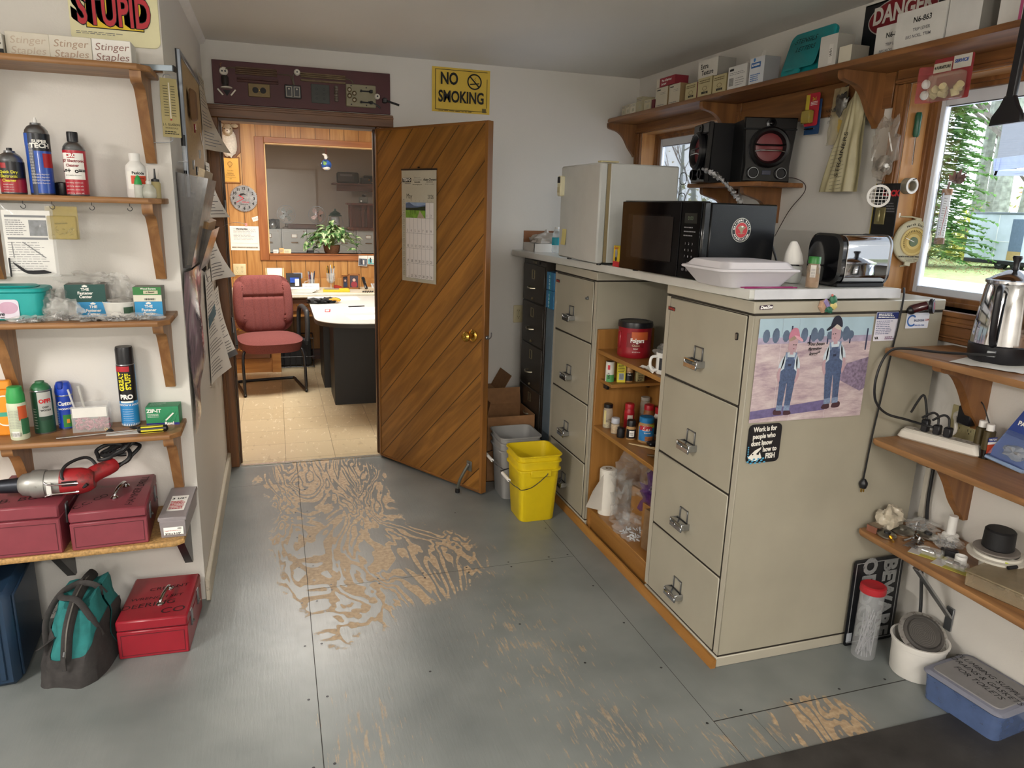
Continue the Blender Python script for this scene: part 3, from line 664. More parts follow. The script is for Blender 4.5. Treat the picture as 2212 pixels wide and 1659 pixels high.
def hookm(k): 
    g=G(); g.tube([(0,0,0),(0,0,-.01)],.0012,DKM,n=6); g.tube([(.007*math.sin(a),0,-.017+.007*math.cos(a)) for a in [R(20+26*i) for i in range(11)]],.0012,DKM,n=6); return g
h0=one('cup_hook',hookm(0),'small screw-in cup hook under the spray-can shelf, above the instruction bag','hook',(-.757,2.72,1.575),0,'cup hooks under the spray-can shelf')
for x,l in ((-.676,'small screw-in cup hook under the spray-can shelf, above the yellowed case'),(-.563,'third small cup hook from the left under the spray-can shelf'),(-.452,'rightmost small cup hook under the spray-can shelf')):
    dup(h0,(x,2.72,1.575),label=l)
# ---- top shelf: staple boxes, sign
def scrawl(g,txts,size,m,T,col,bold=0,dy=None,shear=.2,sx=1.15):
    for i,s_ in enumerate(txts): g.text(s_,size,col,T @ TR(0,-i*(dy or size*1.15),0) @ RZ(2),shear=shear,bold=bold,sx=sx)
for i,(x0,x1,c,ink,l) in enumerate(((-.761,-.640,'#d6cfc0','#c3b3a0','oldest, faded white box of staples, left of the three on the top shelf'),(-.643,-.523,'#dcd6c8','#b39b86','yellowed white box of staples, middle of the three on the top shelf'),(-.525,-.411,'#e9e6e0','#94736a','cleanest white box of staples at the right end of the top shelf'))):
    g=G(); w_=x1-x0-.003; g.box(-w_/2,0,0,w_/2,.1,.073,plain(c,.75,var=.05),.0015)
    scrawl(g,('Stinger','Staples'),.03,None,FY(0,0,.05),plain(ink,.8),dy=.03)
    g.rect(-w_/2,.012,w_/2,.0125,INKG,TR(0,0,.0735))
    one('staple_box',g,l,'box',((x0+x1)/2,2.76,2.006),0,'handwritten staple boxes on the top left shelf')
t=thing('small_camera_box','small white and black carton at the left edge on the top shelf','box',(-.79,2.745,2.006))
build('carton',G().box(-.04,0,0,.028,.07,.062,plain('#c9c6bc',.6),.002).rect(-.04,0,.028,.018,INK,FY(0,-.0005,0)).lines(-.03,.03,.025,.05,3,INK,FY(0,-.0003,0),.7,3),t)
build('knob',G().lathe([(.012,.0),(.016,.006),(.013,.018),(.004,.022)],BLK,TR(-.01,.035,.062)),t)
SY=plain('#e3c31f',.5); SCR=plain('#e5dfb4',.5,var=.02)
g=G(); W_,H_=.268,.40; g.prism(rr(W_,H_,.022),.004,SCR,FY(0,-.002,H_/2) @ TR(0,0,0),1,.001); M_=FY(0,-.0068,0)
g.rect(-.087,.048,.087,.36,INK,M_,.0002); g.rect(-.0845,.051,.0845,.358,SY,M_,.0005)
for dx in [k*.0012 for k in range(15)]: g.text('STUPID',.13,INK,M_ @ TR(-dx,.10+dx*.7,.0004+.00001*dx),bold=.045,sx=.52)
g.text('STUPID',.13,INK,M_ @ TR(0,.10,.0009),bold=.045,sx=.52); g.text('STUPID',.13,plain('#b81f2e',.5),M_ @ TR(0,.10,.0013),bold=.022,sx=.52)
g.lines(-.118,.028,.03,.038,2,INKG,M_,.35,4)
g.text('DANGER',.05,INK,M_ @ TR(0,.33,.0009),bold=.05,sx=.8)
one('stupid_sign',g,'cream and yellow sign with big red STUPID lettering above the left shelves','sign',(-.475,YS,2.088))
t=thing('spirit_level','short wood and metal block lying on the right end of the top shelf','level',(-.37,2.86,2.006),-12)
build('wood_block',G().box(-.05,-.012,0,.03,.02,.018,OAKD('x'),.002),t); build('metal_plate',G().box(-.03,-.018,.003,.075,-.012,.022,plain('#8f9aa3',.35,.8),.001).box(.072,-.018,.003,.078,.015,.022,BLK,.001),t)
t=thing('wall_thermometer','yellowed metal advertising thermometer hung at the wall corner','thermometer',(-.322,2.86,1.80),22); t.scale=(.82,.82,.82)
g=G(); YEL=plain('#a89a6b',.6,.2,dirt=('#6d6040',30,.6)); g.prism([(-.036,0),(.036,0),(.036,.16),(.032,.232),(-.032,.232),(-.036,.16)],.002,YEL,FY(0,0,0),1,0); M_=FY(0,-.0022,0)
g.rect(-.002,.075,.002,.215,plain('#d8d2c2',.4),M_,.0008); g.cyl(.0035,.003,RED,M_ @ TR(0,.07,0),10)
for k in range(12): g.rect(-.024,.085+k*.0105,-.006,.087+k*.0105,INK,M_,.0004); g.rect(.006,.085+k*.0105,.022,.087+k*.0105,INK,M_,.0004)
g.text('J. L. GLASSON',.0125,INK,M_ @ TR(0,.05,0),bold=.01,sx=.85); g.text('WHOLESALE',.009,INK,M_ @ TR(0,.036,0)); g.lines(-.028,.01,.028,.026,2,INK,M_,.4,5)
build('plate',g,t); build('hanger',G().tube(cr([(-.02,.004,.225),(-.012,.004,.245),(.012,.004,.245),(.02,.004,.225)]),.0018,GREY),t)
build('wire',G().tube(cr([(0,0,0),(.0,-.004,-.012),(-.02,.004,-.022),(-.07,.045,-.024)]),.002,GREY),t)
# ---- second shelf: cans and bottles
Z2=1.594
def can(name,label,loc,r,h,body,capmat=None,dome=STL,nozzle=True,rz=0,group='spray cans on the second shelf',top=None,deco=None,rim=STL,cap_h=.03,cap_r=None,cat='spray can'):
    t=thing(name,label,cat,loc,rz,group)
    g=G(); g.lathe([(r*.96,0),(r,.003),(r,.006)],rim,None,28); g.lathe([(r,.005),(r,h)],body,None,28); g.lathe([(r,h-.002),(r*1.02,h),(r*.98,h+.003)],rim,None,28)
    if deco: deco(g,r,h)
    b=build('can_body',g,t)
    if dome: build('dome',G().lathe([(r*.97,h),(r*.93,h+r*.28),(r*.7,h+r*.62),(r*.45,h+r*.78),(r*.42,h+r*.95),(r*.2,h+r*.95)],dome,None,24),t)
    if capmat:
        cr_=cap_r or r*.5; z0=h+(r*.8 if dome else 0)
        build('cap',G().lathe([(cr_,z0),(cr_,z0+cap_h*.85),(cr_*.93,z0+cap_h)],capmat,None,24),t)
    elif nozzle: build('nozzle',G().cyl(.006,.012,WHT,TR(0,0,h+r*.9),12).cyl(.004,.006,WHT,TR(0,0,h+r*.9+.012),10),t)
    return t
def wrap(g,r,a0,a1,z0,z1,m,off=.0006,n=14):
    """curved label on a cylinder, angles in degrees, 270 faces the camera"""
    g.grid(lambda u,v: ((r+off)*math.cos(R(a0+(a1-a0)*u)),(r+off)*math.sin(R(a0+(a1-a0)*u)),z0+(z1-z0)*v),n,1,m)
def wtext(g,s_,size,m,r,ang,z,bold=.02,sx=1.0,al='CENTER',off=.0014,vert=False,shear=0):
    o=G(); o.text(s_,size,m,RZ(90) if vert else None,al,bold,sx,shear,0)
    for v in o.v:
        a=R(ang)+v.x/(r+off); x=(r+off)*math.cos(a); y=(r+off)*math.sin(a); v.z=z+v.y; v.x=x; v.y=y
    g.add([tuple(v) for v in o.v],o.f,m)
BLU=plain('#1a4fb0',.3,coat=.3); 
def d1(g,r,h):
    wrap(g,r,180,360,.045,h*.62,plain('#141214',.35)); wrap(g,r,180,360,.006,.05,plain('#a5152a',.35)); wrap(g,r,150,390,h*.62,h,plain('#15131a',.35)); wrap(g,r,235,262,h*.8,h*.96,RED,.001)
    for i,s_ in enumerate(('Quick Dry','Electronic','Cleaner')): wtext(g,s_,.0125,plain('#e8e03a',.5),r,268,h*.68-i*.013)
    for i in range(5): wtext(g,'. flammable vapour .',.0042,INKW,r,262,h*.3-i*.008,0)
can('spray_can','short black and red electronic cleaner can, leftmost on second shelf',(-.795,2.79,Z2),.036,.10,plain('#1a1418',.35),BLK,cap_h=.014,cap_r=.008,deco=d1)
def d2(g,r,h):
    wrap(g,r,236,262,.0,h,plain('#27324a',.4)); wrap(g,r,262,400,h*.72,h,plain('#11141c',.35)); wrap(g,r,150,238,h*.8,h,plain('#2858b8',.35)); wrap(g,r,300,360,h*.45,h*.68,RED,.001)
    wtext(g,'SUPER',.013,INKW,r,292,h*.87,.04,1.2,off=.002); wtext(g,'TECH',.019,INKW,r,292,h*.80,.04,1.2,off=.002)
    for i in range(4): wtext(g,'engine degreaser',.006,INKW,r,290,h*.34-i*.009,0)
    for i in range(14): wtext(g,'||||||',.008,INKW,r,248,h*.2+i*.009,0)
can('spray_can','tallest blue and black degreaser can on the second shelf',(-.715,2.795,Z2),.035,.19,BLU,None,deco=d2)
def d3(g,r,h):
    wrap(g,r,210,330,h*.36,h*.93,INKW,.0008); wrap(g,r,243,283,h*.82,h*.93,plain('#b01a2a',.4),.0012); wtext(g,'CRC',.0165,INKW,r,263,h*.875,.05,off=.0018)
    for i,s_ in enumerate(("QD' Electronic",'Cleaner')): wtext(g,s_,.0125,plain('#8c1424',.5),r,266,h*.76-i*.0145,.03)
    wtext(g,'--=+  o==',.02,INK,r,266,h*.545,.04); wtext(g,'safe on sensitive electronics',.0046,INK,r,266,h*.45,0)
    for i in range(5): wtext(g,'quick drying  plastic safe',.0056,INKW,r,266,h*.29-i*.011,0)
can('spray_can','red and white spray can with a black cap, right of the tall blue can',(-.613,2.79,Z2),.033,.145,plain('#b31c2e',.35),BLK,cap_h=.03,cap_r=.0165,deco=d3)
one('loose_cap',G().lathe([(.022,0),(.023,.002),(.022,.04),(.019,.043)],BLK,None,24),'loose black plastic cap between the blue and the red spray cans','cap',(-.665,2.825,Z2))
t=thing('lubricant_bottle','white plastic lubricant bottle with orange label on the second shelf','bottle',(-.44,2.815,Z2))
g=G(); g.lathe([(.028,0),(.031,.004),(.031,.095),(.029,.105),(.018,.118),(.016,.122)],WHT,None,24); wrap(g,.031,225,345,.028,.085,INKW,.0006); wrap(g,.031,250,345,.045,.072,plain('#d8481e',.5),.001)
wtext(g,'Paslode',.013,INK,.031,292,.08,.03); wtext(g,'LUBRICATING',.0055,INK,.031,297,.063,.02,off=.002); wtext(g,'OIL',.006,INK,.031,297,.055,.02,off=.002); build('bottle_body',g,t)
build('cap',G().lathe([(.017,.12),(.0175,.143),(.016,.145)],WHT,None,20),t)
CLR=clear('#dfe3dc',.35); 
t=thing('dropper_bottle','tiny squeeze bottle with a green pointed cap','bottle',(-.428,2.765,Z2))
build('bottle_body',G().lathe([(.013,0),(.0135,.04),(.008,.046)],clear('#d9dccf',.6),None,18),t); build('cap',G().lathe([(.0125,.043),(.0105,.056),(.005,.07),(.002,.073)],plain('#2e9b4c',.4),None,16),t)
t=thing('dropper_bottle','clear squat bottle with a long thin spout beside the green-capped one','bottle',(-.398,2.775,Z2))
build('bottle_body',G().lathe([(.02,0),(.023,.006),(.022,.03),(.014,.042),(.009,.046)],clear('#d9dccf',.5),None,20),t); build('spout',G().lathe([(.009,.045),(.009,.055),(.003,.06),(.0015,.1)],clear('#e8e8e2',.6),None,12),t)
t=thing('oil_bottle','small oil bottle with black needle cap and yellowish contents at shelf end','bottle',(-.384,2.83,Z2))
build('bottle_body',G().lathe([(.016,0),(.0165,.05),(.012,.056)],plain('#b5a876',.3),None,18),t); build('cap',G().lathe([(.013,.055),(.013,.063),(.004,.066),(.002,.098)],BLK,None,14),t)
# ---- hanging under shelf 2
FILM=clear('#eef0ee',.16,.06)
def paper_on(g,w_,h_,m=PAPR,T=None,th=.0006): g.box(-w_/2,-th,0,w_/2,0,h_,m,0,T)
t=thing('instruction_bag','clear plastic bag with a printed instruction sheet and black cable ties','bag',(-.757,2.735,1.335),0)
g=G(); M_=FY(0,-.001,0); paper_on(g,.135,.2,PAPR,TR(0,0,.01)); GB=plain('#5d5f66',.8)
g.rect(-.06,.188,.055,.195,GB,M_,.0004); g.rect(-.058,.118,.055,.125,GB,M_,.0004); g.rect(0.005,.13,.055,.18,plain('#6f7278',.8,var=.4,sc_=60),M_,.0004); g.lines(-.06,.13,0,.182,8,INKG,M_,.4,2)
g.lines(-.06,.015,.055,.112,13,INKG,M_,.22,6); g.poly([(-.02,.11,.0006),(-.015,.11,.0006),(.045,.06,.0006),(.04,.06,.0006)],INKG,M_); g.poly([(-.05,.11,.0006),(-.047,.11,.0006),(-.045,.06,.0006),(-.048,.06,.0006)],INKG,M_)
build('instruction_sheet',g,t)
def bagsurf(w_,h_,bulge,seed,sag=.0,nu=14,nv=14):
    def fn(u,v):
        e=math.sin(PI*u) ** .5*math.sin(PI*min(v*1.0,1)) ** .5 if 0 < u < 1 and 0 < v < 1 else 0
        return ((u-.5)*w_,-bulge*e-.004*noise.noise(Vector((u*5,v*5,seed))),v*h_)
    return fn
build('bag_film',G().grid(bagsurf(.152,.232,.016,1),14,14,FILM).grid(lambda u,v: ((.5-u)*.152,.002,v*.232),2,2,FILM),t)
g=G()
for k in range(7): g.tube(cr([(-.05+.004*k,-.008,.045-.003*k),(-.01,-.012,.012+.001*k),(.055-.003*k,-.011,.014+.001*k)]),.0022,BLK,n=5)
g.box(-.062,-.01,.0,-.057,-.006,.06,BLK,.001); build('cable_tie',g,t)
t=thing('anchor_case','yellowed clear case of small screws hanging under the second shelf','case',(-.657,2.74,1.455))
AMB=clear('#b9a55a',.42); g=G(); g.box(-.042,-.012,.0,.042,.0,.075,AMB,.003).box(-.046,-.002,.0,.046,.0,.105,AMB,.001); build('case_shell',g,t)
g=G(); rd=random.Random(2)
for k in range(22): x=rd.uniform(-.032,.032); z_=rd.uniform(.008,.03)+.01*rd.random(); g.tube([(x,-.006,z_),(x+rd.uniform(-.012,.012),-.006,z_+rd.uniform(-.006,.008))],.0012,STL,n=5)
g.tube([(-.02,-.006,.05),(.015,-.006,.052)],.002,STL); tag(build('screws',g,t),None,None,None,'stuff')
# ---- third shelf
Z3=1.191
TEAL=plain('#1fa3a0',.4,var=.05); 
t=thing('wipes_tub','teal plastic baby-wipes tub at the left of the third shelf','tub',(-.845,2.80,Z3),0)
g=G(); g.prism(rr(.20,.125,.03),.092,TEAL,TR(0,0,0),1.06,.004); M_=FY(-.02,-.0665,.0)
g.prism(rr(.135,.062,.012),.0006,plain('#dcd6e2',.5),M_ @ TR(-.012,.038,0)); g.disc(.028,plain('#c7a2b8',.6),M_ @ TR(.025,.042,.0006),z=.0004,r2=.02); g.text('sensitive',.019,plain('#20232e',.6),M_ @ TR(-.02,.022,.0012),shear=.2,bold=.02); g.text('Pampers',.014,plain('#e8f2f0',.6),M_ @ TR(-.06,.052,.0014),bold=.03)
g.prism(rr(.05,.02,.006),.0008,plain('#1c8a86',.5),M_ @ TR(-.058,.052,.0002)); g.lines(-.07,.008,.045,.014,1,INKG,M_ @ TR(0,0,.0006),.6,2)
build('tub_body',g,t); build('lid',G().prism(rr(.222,.145,.035),.014,TEAL,TR(0,0,.09),.98,.004).prism(rr(.16,.09,.03),.006,TEAL,TR(0,.005,.104),.92,.002),t)
FT=('THE','Fastener','Center')
def screwbox(loc,w_,d_,h_,col,texts,label,rz=0,inkc=INKW,grp='fastener boxes on the third left shelf',side='#8b8a86',openl=False):
    g=G(); g.box(-w_/2,0,0,w_/2,d_,h_,plain(side,.7),.001); M_=FY(0,-.0004,0); g.rect(-w_/2,0,w_/2,h_,plain(col,.55,var=.06),M_,.0002)
    g.poly([(-.006,h_-.009,.0006),(.006,h_-.009,.0006),(.009,h_-.005,.0006),(0,h_-.001,.0006),(-.009,h_-.005,.0006)],inkc,M_)
    for i,s_ in enumerate(texts): g.text(s_,.0135,inkc,M_ @ TR(0,h_-.017-i*.0125,.0004),bold=.035)
    return one('screw_box',g,label,'box',loc,rz,grp)
screwbox((-.608,2.80,Z3),.105,.08,.05,'#2f8fc4',FT,'light blue fastener box under the dark green one')
screwbox((-.628,2.80,Z3+.05),.122,.08,.06,'#174a44',FT,'dark green fastener box stacked on a blue one',2)
screwbox((-.432,2.78,Z3),.088,.07,.052,'#2f93c9',FT,'light blue fastener box under the green and white one')
g=G(); g.box(-.045,0,0,.045,.07,.05,plain('#8b8f86',.7),.001); M_=FY(0,-.0004,0); g.rect(-.045,.022,.045,.05,plain('#2e7a3a',.5),M_,.0002); g.rect(-.045,0,.045,.022,plain('#dfdccb',.6),M_,.0002); g.text('Wood Screws',.0085,INKW,M_ @ TR(.004,.044,.0004),bold=.03); g.rect(-.012,.026,.034,.038,plain('#c9c4a6',.6),M_,.0006); g.text('o 3mm=',.008,INK,M_ @ TR(.01,.032,.0008),bold=.03)
for k in range(14): g.rect(-.01+k*.0025,.004,-.009+k*.0025+(k % 3)*.0005,.011,INK,M_,.0006)
one('screw_box',g,'green and white wood-screw box on top of a blue one','box',(-.434,2.785,Z3+.052),-2,'fastener boxes on the third left shelf')
t=thing('plastic_tub','white margarine tub full of bagged hardware on the third shelf','tub',(-.525,2.80,Z3)); g=G()
g.lathe([(.043,0),(.052,.046),(.0545,.05),(.0535,.052),(.049,.046),(.041,.003)],plain('#e4e4dd',.45),SC(1,.8,1),28,caps=False); g.disc(.043,WHT,SC(1,.8,1),z=.002); wrap(g,.0475,292,335,.012,.036,plain('#3b5a44',.6),.001); build('tub_body',g,t)
build('bagged_hardware',G().blob((0,0,.045),(.04,.034,.022),clear('#b5b1aa',.45),.3,2.5,3),t)
BAG=clear('#ecebe6',.22,.1); HW=plain('#8f9093',.35,.8,var=.3,sc_=120)
def bag(label,loc,rad,seed,fill=.5,rz=0,grp='plastic hardware bags on the third left shelf',m=None,hw=HW,name='plastic_bag',cat='bag',amp=.42,hc=40,pr=.0022):
    t=thing(name,label,cat,loc,rz,grp)
    g=G(); g.blob((0,0,rad[2]*.8),rad,m or BAG,amp,2.4,seed,26,0.0008); build('film',g,t)
    if hw is not None:
        g=G(); rd=random.Random(seed)
        for k in range(hc):
            a=rd.uniform(0,6.28); q=math.sqrt(rd.random())*.7; x,y=q*math.cos(a)*rad[0],q*math.sin(a)*rad[1]; z_=.003+rd.random()*rad[2]*fill*(1-q)
            d=Vector((rd.uniform(-1,1),rd.uniform(-1,1),rd.uniform(-.4,.4))).normalized()*pr*rd.uniform(2,5); p=Vector((x,y,z_)); g.tube([p-d,p+d],pr,hw,n=5)
        tag(build('contents',g,t),None,None,None,'stuff')
    return t
bag('tall crumpled clear bag of hardware beside the teal wipes tub',(-.72,2.795,Z3),(.045,.05,.052),1)
bag('pointed open clear bag standing in front of the blue fastener box',(-.675,2.72,Z3),(.052,.035,.04),2)
bag('flat clear bag of black screws at the front edge of the third shelf',(-.60,2.70,Z3),(.045,.024,.012),3,1,hw=plain('#3a3a3c',.4,.7))
bag('clear bag of bolts on the shelf edge below the white tub',(-.525,2.70,Z3),(.05,.026,.014),4,1)
bag('clear bag of anchors on the shelf edge below the right blue box',(-.44,2.71,Z3),(.055,.025,.012),5,1)
bag('clear bag of nuts at the left front of the third shelf',(-.77,2.70,Z3),(.06,.025,.012),6,1)
bag('wrinkled empty clear bag lying on the dark green fastener box',(-.63,2.84,Z3+.108),(.08,.035,.022),7,hw=None)
bag('clear bag sticking up between the fastener boxes above the tub',(-.53,2.85,Z3+.05),(.04,.022,.05),8,hw=None)
# ---- fourth shelf
Z4=.776
t=thing('sunscreen_bottle','flat orange sunscreen bottle cut off at the left edge','bottle',(-.915,2.83,Z4)); g=G()
g.prism(rr(.085,.03,.014),.165,plain('#dd8a1c',.4),None,.8,.004); g.prism(rr(.062,.11,.028),.001,WHT,FY(0,-.0155,.09)); g.prism(rr(.055,.1,.024),.0012,plain('#e89a25',.4),FY(0,-.0162,.09)); g.rect(-.025,.07,.03,.085,plain('#3fa38c',.5),FY(0,-.0178,0)); build('bottle_body',g,t); build('cap',G().prism(rr(.05,.028,.012),.03,plain('#e8942a',.4),TR(0,0,.165),.9,.003),t)
t=thing('repellent_bottle','white and green insect repellent can with a green cap','spray can',(-.868,2.775,Z4),0,'insect sprays on the fourth shelf'); g=G()
g.lathe([(.027,0),(.029,.004),(.029,.125),(.026,.132)],plain('#c9d0b6',.4),None,24); wrap(g,.029,290,350,.07,.12,plain('#c9572a',.5)); wrap(g,.029,300,360,.02,.075,plain('#2f6b46',.5),.001); 
for k in range(12): wtext(g,'deet insect repellent',.0045,INKG,.029,262,.105-k*.0055,0)
wrap(g,.029,240,285,.012,.032,WHT,.001); wtext(g,'||||||||||',.014,INK,.029,262,.022,0,off=.002); build('can_body',g,t)
build('cap',G().lathe([(.027,.13),(.027,.155),(.023,.17),(.0215,.183),(.018,.185)],plain('#2f9a4c',.4),None,22),t)
def d5(g,r,h):
    wrap(g,r,262,340,h*.42,h*.98,plain('#b9bab5',.4),.0008); g.v and wtext(g,'OFF!',.019,plain('#c41c22',.5),r,300,h*.77,.05,off=.002)
    for i,s_ in enumerate(('DEEP','WOODS')): wtext(g,s_,.0085,INK,r,300,h*.63-i*.011,.03,off=.002)
    wrap(g,r,270,330,h*.33,h*.42,plain('#18392a',.5),.001); 
    for k in range(8): wtext(g,'insect',.005,INKW,r,240,h*.6-k*.01,0)
can('spray_can','dark green insect spray can with a white and red label and rounded top',(-.808,2.835,Z4),.033,.155,plain('#1d4a34',.4),None,plain('#2c6a43',.4),False,0,'insect sprays on the fourth shelf',deco=d5)
def d6(g,r,h):
    wtext(g,'Cutter',.02,INKW,r,288,h*.78,.03,shear=.2); wtext(g,'BACKWOODS',.0085,INKW,r,292,h*.62,.03); wrap(g,r,262,330,.01,h*.45,plain('#2f7a36',.5),.0008); wrap(g,r,285,305,h*.2,h*.32,plain('#d98a2b',.5),.0014); wrap(g,r,215,240,h*.2,h*.75,plain('#3a6fc9',.5),.0008)
    for k in range(9): wtext(g,'repels',.004,INKW,r,225,h*.7-k*.009,0,off=.002)
t=can('spray_can','blue insect spray can beside the clear anchor box',(-.748,2.87,Z4),.027,.125,plain('#1b3fa8',.35),None,None,False,0,'insect sprays on the fourth shelf',deco=d6)
build('cap',G().lathe([(.027,.128),(.028,.14),(.025,.16),(.02,.172),(.012,.174)],plain('#1e46bd',.35),None,22).box(-.012,-.03,.15,.006,-.01,.178,plain('#17389a',.4),.004),t)
t=thing('anchor_box','open frosted box of pink plastic wall anchors on the fourth shelf','box',(-.657,2.80,Z4),3); FR=clear('#e9e9e6',.2,.2)
g=G(); w_,d_,h_=.115,.075,.095
for a in ((-w_/2,0,0,w_/2,.0015,h_),(-w_/2,d_-.0015,0,w_/2,d_,h_),(-w_/2,0,0,-w_/2+.0015,d_,h_),(w_/2-.0015,0,0,w_/2,d_,h_),(-w_/2,0,0,w_/2,d_,.0015)): g.box(*a,FR)
g.box(-w_/2+.004,-.0004,.055,w_/2-.004,0,.09,plain('#dedcd6',.6),0); g.box(-.008,-.003,.0,-.006,.0,.05,FR).box(.01,-.003,.0,.012,.0,.05,FR); build('box_shell',g,t)
g=G(); rd=random.Random(4); PK=plain('#c9748c',.45)
for k in range(75):
    p=Vector((rd.uniform(-.048,.048),rd.uniform(.01,.065),rd.uniform(.006,.036))); d=Vector((rd.uniform(-1,1),rd.uniform(-1,1),rd.uniform(-.5,.5))).normalized()*.011; g.tube([p-d,p+d],.0035,PK,n=6)
tag(build('wall_anchors',g,t),None,None,None,'stuff'); build('loose_straw',G().tube([(-.045,.03,.06),(-.062,.02,.155)],.0035,clear('#e8e8e8',.6)).tube([(-.02,.05,.05),(-.035,.05,.16)],.0045,clear('#d9d7cf',.5)),t)
def d7(g,r,h):
    wrap(g,r,205,345,h*.42,h,plain('#121013',.35),.0008); wrap(g,r,205,300,h*.9,h*.985,plain('#b3202c',.5),.0012)
    wtext(g,'STUFF',.024,plain('#e8dc28',.5),r,268+20,h*.74,.05,.92,vert=True); wtext(g,'GREAT',.024,plain('#e8dc28',.5),r,268-22,h*.74,.05,.92,vert=True); wtext(g,'PRO',.023,INKW,r,268,h*.49,.05); wrap(g,r,228,308,h*.395,h*.425,INKW,.0014)
    wtext(g,'WINDOW & DOOR',.0095,INKW,r,270,h*.36,.02,shear=.2)
    for k in range(7): wtext(g,'seals around windows',.0042,INKW,r,268,h*.29-k*.0085,0)
    for k in range(16): wrap(g,r,190+k*11,195+k*11,.004,.012,INKW,.001,2)
can('foam_can','tall black and blue foam can with yellow lettering and a black cap',(-.54,2.865,Z4),.0305,.23,plain('#2f8acb',.35),BLK,None,False,0,None,deco=d7,cap_h=.065,cap_r=.0295)
g=G(); w_=.112; g.box(-w_/2,0,0,w_/2,.07,.07,plain('#2a8a5c',.5),.001); M_=FY(0,-.0004,0); g.rect(-w_/2,0,w_/2,.009,plain('#28277a',.5),M_,.0002); g.text('ZIP-IT',.018,INKW,M_ @ TR(-.052,.055,0),'LEFT',.04,1.05); g.text('Rawl',.016,INKW,M_ @ TR(.022,.006,.0006),bold=.05); g.lines(-.05,.03,-.01,.045,3,INKW,M_,.3,3)
g.poly([(.012,.016,.0006),(.04,.044,.0006),(.036,.047,.0006),(.008,.019,.0006)],INKW,M_); g.lines(-.045,.02,.01,.06,5,plain('#9cc9b2',.6),TR(0,0,.0705),.4,8)
for k in range(4): g.poly([(-.01+k*.016,.01,.0004),(.03+k*.008,.05,.0004),(.031+k*.008,.05,.0004),(-.009+k*.016,.01,.0004)],plain('#1a5c3c',.6),M_)
one('anchor_carton',g,'green and blue carton at the right end of the fourth shelf','box',(-.428,2.835,Z4),-2)
t=thing('screwdriver','long screwdriver with black and yellow handle on the fourth shelf','screwdriver',(-.50,2.745,Z4+.0135),4)
HB=plain('#161616',.35); g=G(); g.lathe([(.006,0),(.012,.004),(.0135,.02),(.0125,.05),(.0135,.078),(.012,.094),(.006,.1)],HB,RY(90),16)
for a in (40,100,160,250,320): g.box(.012,-.003,.0118,.085,.003,.0142,plain('#d8cf3a',.35),.001,RX(a))
build('handle',g,t); build('shaft',G().tube([(0,0,0),(-.25,.0,-.009)],.0032,CHR),t); build('paper_slip',G().box(-.1,-.004,-.0128,.02,.03,-.0122,PAPR),t)
# ---- lowest shelf: red cases, drill, screw box
Z5=.425
RB=plain('#803640',.42,dirt=('#5a4038',7,.6),var=.08); RB2=plain('#8e1a28',.35,dirt=('#6b4a44',5,.66))
def metal_case(label,loc,w_,d_,h_,m,rz,grp,top_txt,hr=0,latch=True):
    t=thing('metal_case',label,'tool case',loc,rz,grp); g=G(); g.box(-w_/2,0,0,w_/2,d_,h_*.72,m,.004)
    DL=plain('#4a1820',.6); e=.012
    g.box(-w_/2+e,-.0012,.012,w_/2-e,0,.0135,DL).box(-w_/2+e,-.0012,h_*.62,w_/2-e,0,h_*.62+.0015,DL).box(-w_/2+e,-.0012,.012,-w_/2+e+.0015,0,h_*.62,DL).box(w_/2-e-.0015,-.0012,.012,w_/2-e,0,h_*.62,DL)
    build('case_body',g,t)
    g=G(); g.box(-w_/2-.001,-.001,h_*.725,w_/2+.001,d_+.001,h_,m,.006); g.box(-w_/2+e,-.0022,h_*.76,w_/2-e,-.0005,h_*.76+.0012,DL)
    for i,(s_,sz,x,y,r_) in enumerate(top_txt): g.text(s_,sz,plain('#2a1416',.8),TR(x,y,h_+.0004) @ RZ(r_),sx=1.1,shear=.15)
    build('lid',g,t)
    p=[(0,-.055,0),(.002,-.052,.014),(.004,-.03,.026),(.006,.0,.03),(.004,.03,.026),(.002,.052,.014),(0,.055,0)]
    M_=TR(w_*.08,d_*.48,h_) @ RZ(hr); g=G(); g.tube(cr(p,5),.006,CHR,M_,10); 
    for s_ in (-1,1): g.lathe([(.012,0),(.013,.004),(.008,.01),(.002,.012)],CHR,M_ @ TR(0,s_*.056,0),16)
    build('carry_handle',g,t)
    if latch:
        for yy in (.25,.72): build('latch',G().box(w_/2-.001,d_*yy-.014,h_*.45,w_/2+.005,d_*yy+.014,h_*.86,STL,.002).tube([(w_/2+.006,d_*yy-.01,h_*.55),(w_/2+.01,d_*yy,h_*.52),(w_/2+.006,d_*yy+.01,h_*.55)],.0018,CHR),t)
    return t
metal_case('faded red metal case at the left of the lowest shelf, under the drill',(-.845,2.572,Z5),.235,.33,.175,RB,-1,'red metal tool cases',[('C.B. BUG',.045,-.02,.07,10),('BOX',.04,.03,.17,5)],20)
metal_case('faded red case marked HAMMER DRILL on the lowest shelf',(-.585,2.58,Z5),.235,.325,.137,RB,2.5,'red metal tool cases',[('HAMMER DRILL',.036,.075,.16,84),('C.C. CO',.035,-.065,.09,50)],-12)
t=thing('corded_drill','heavy grey and red corded drill lying across the two red cases','drill',(-.80,2.66,Z5+.176+.045),0)
M_=RY(90) @ RX(0); GR=plain('#9b9a96',.4,.6,dirt=('#4d453d',9,.62)); DR=plain('#962025',.42,dirt=('#4d2a26',9,.58)); 
build('chuck',G().lathe([(.012,-.16),(.021,-.15),(.024,-.11),(.026,-.075),(.022,-.07)],plain('#2b2e36',.4,.5),TR(.02,0,0) @ RY(90) @ RZ(0),18),t)
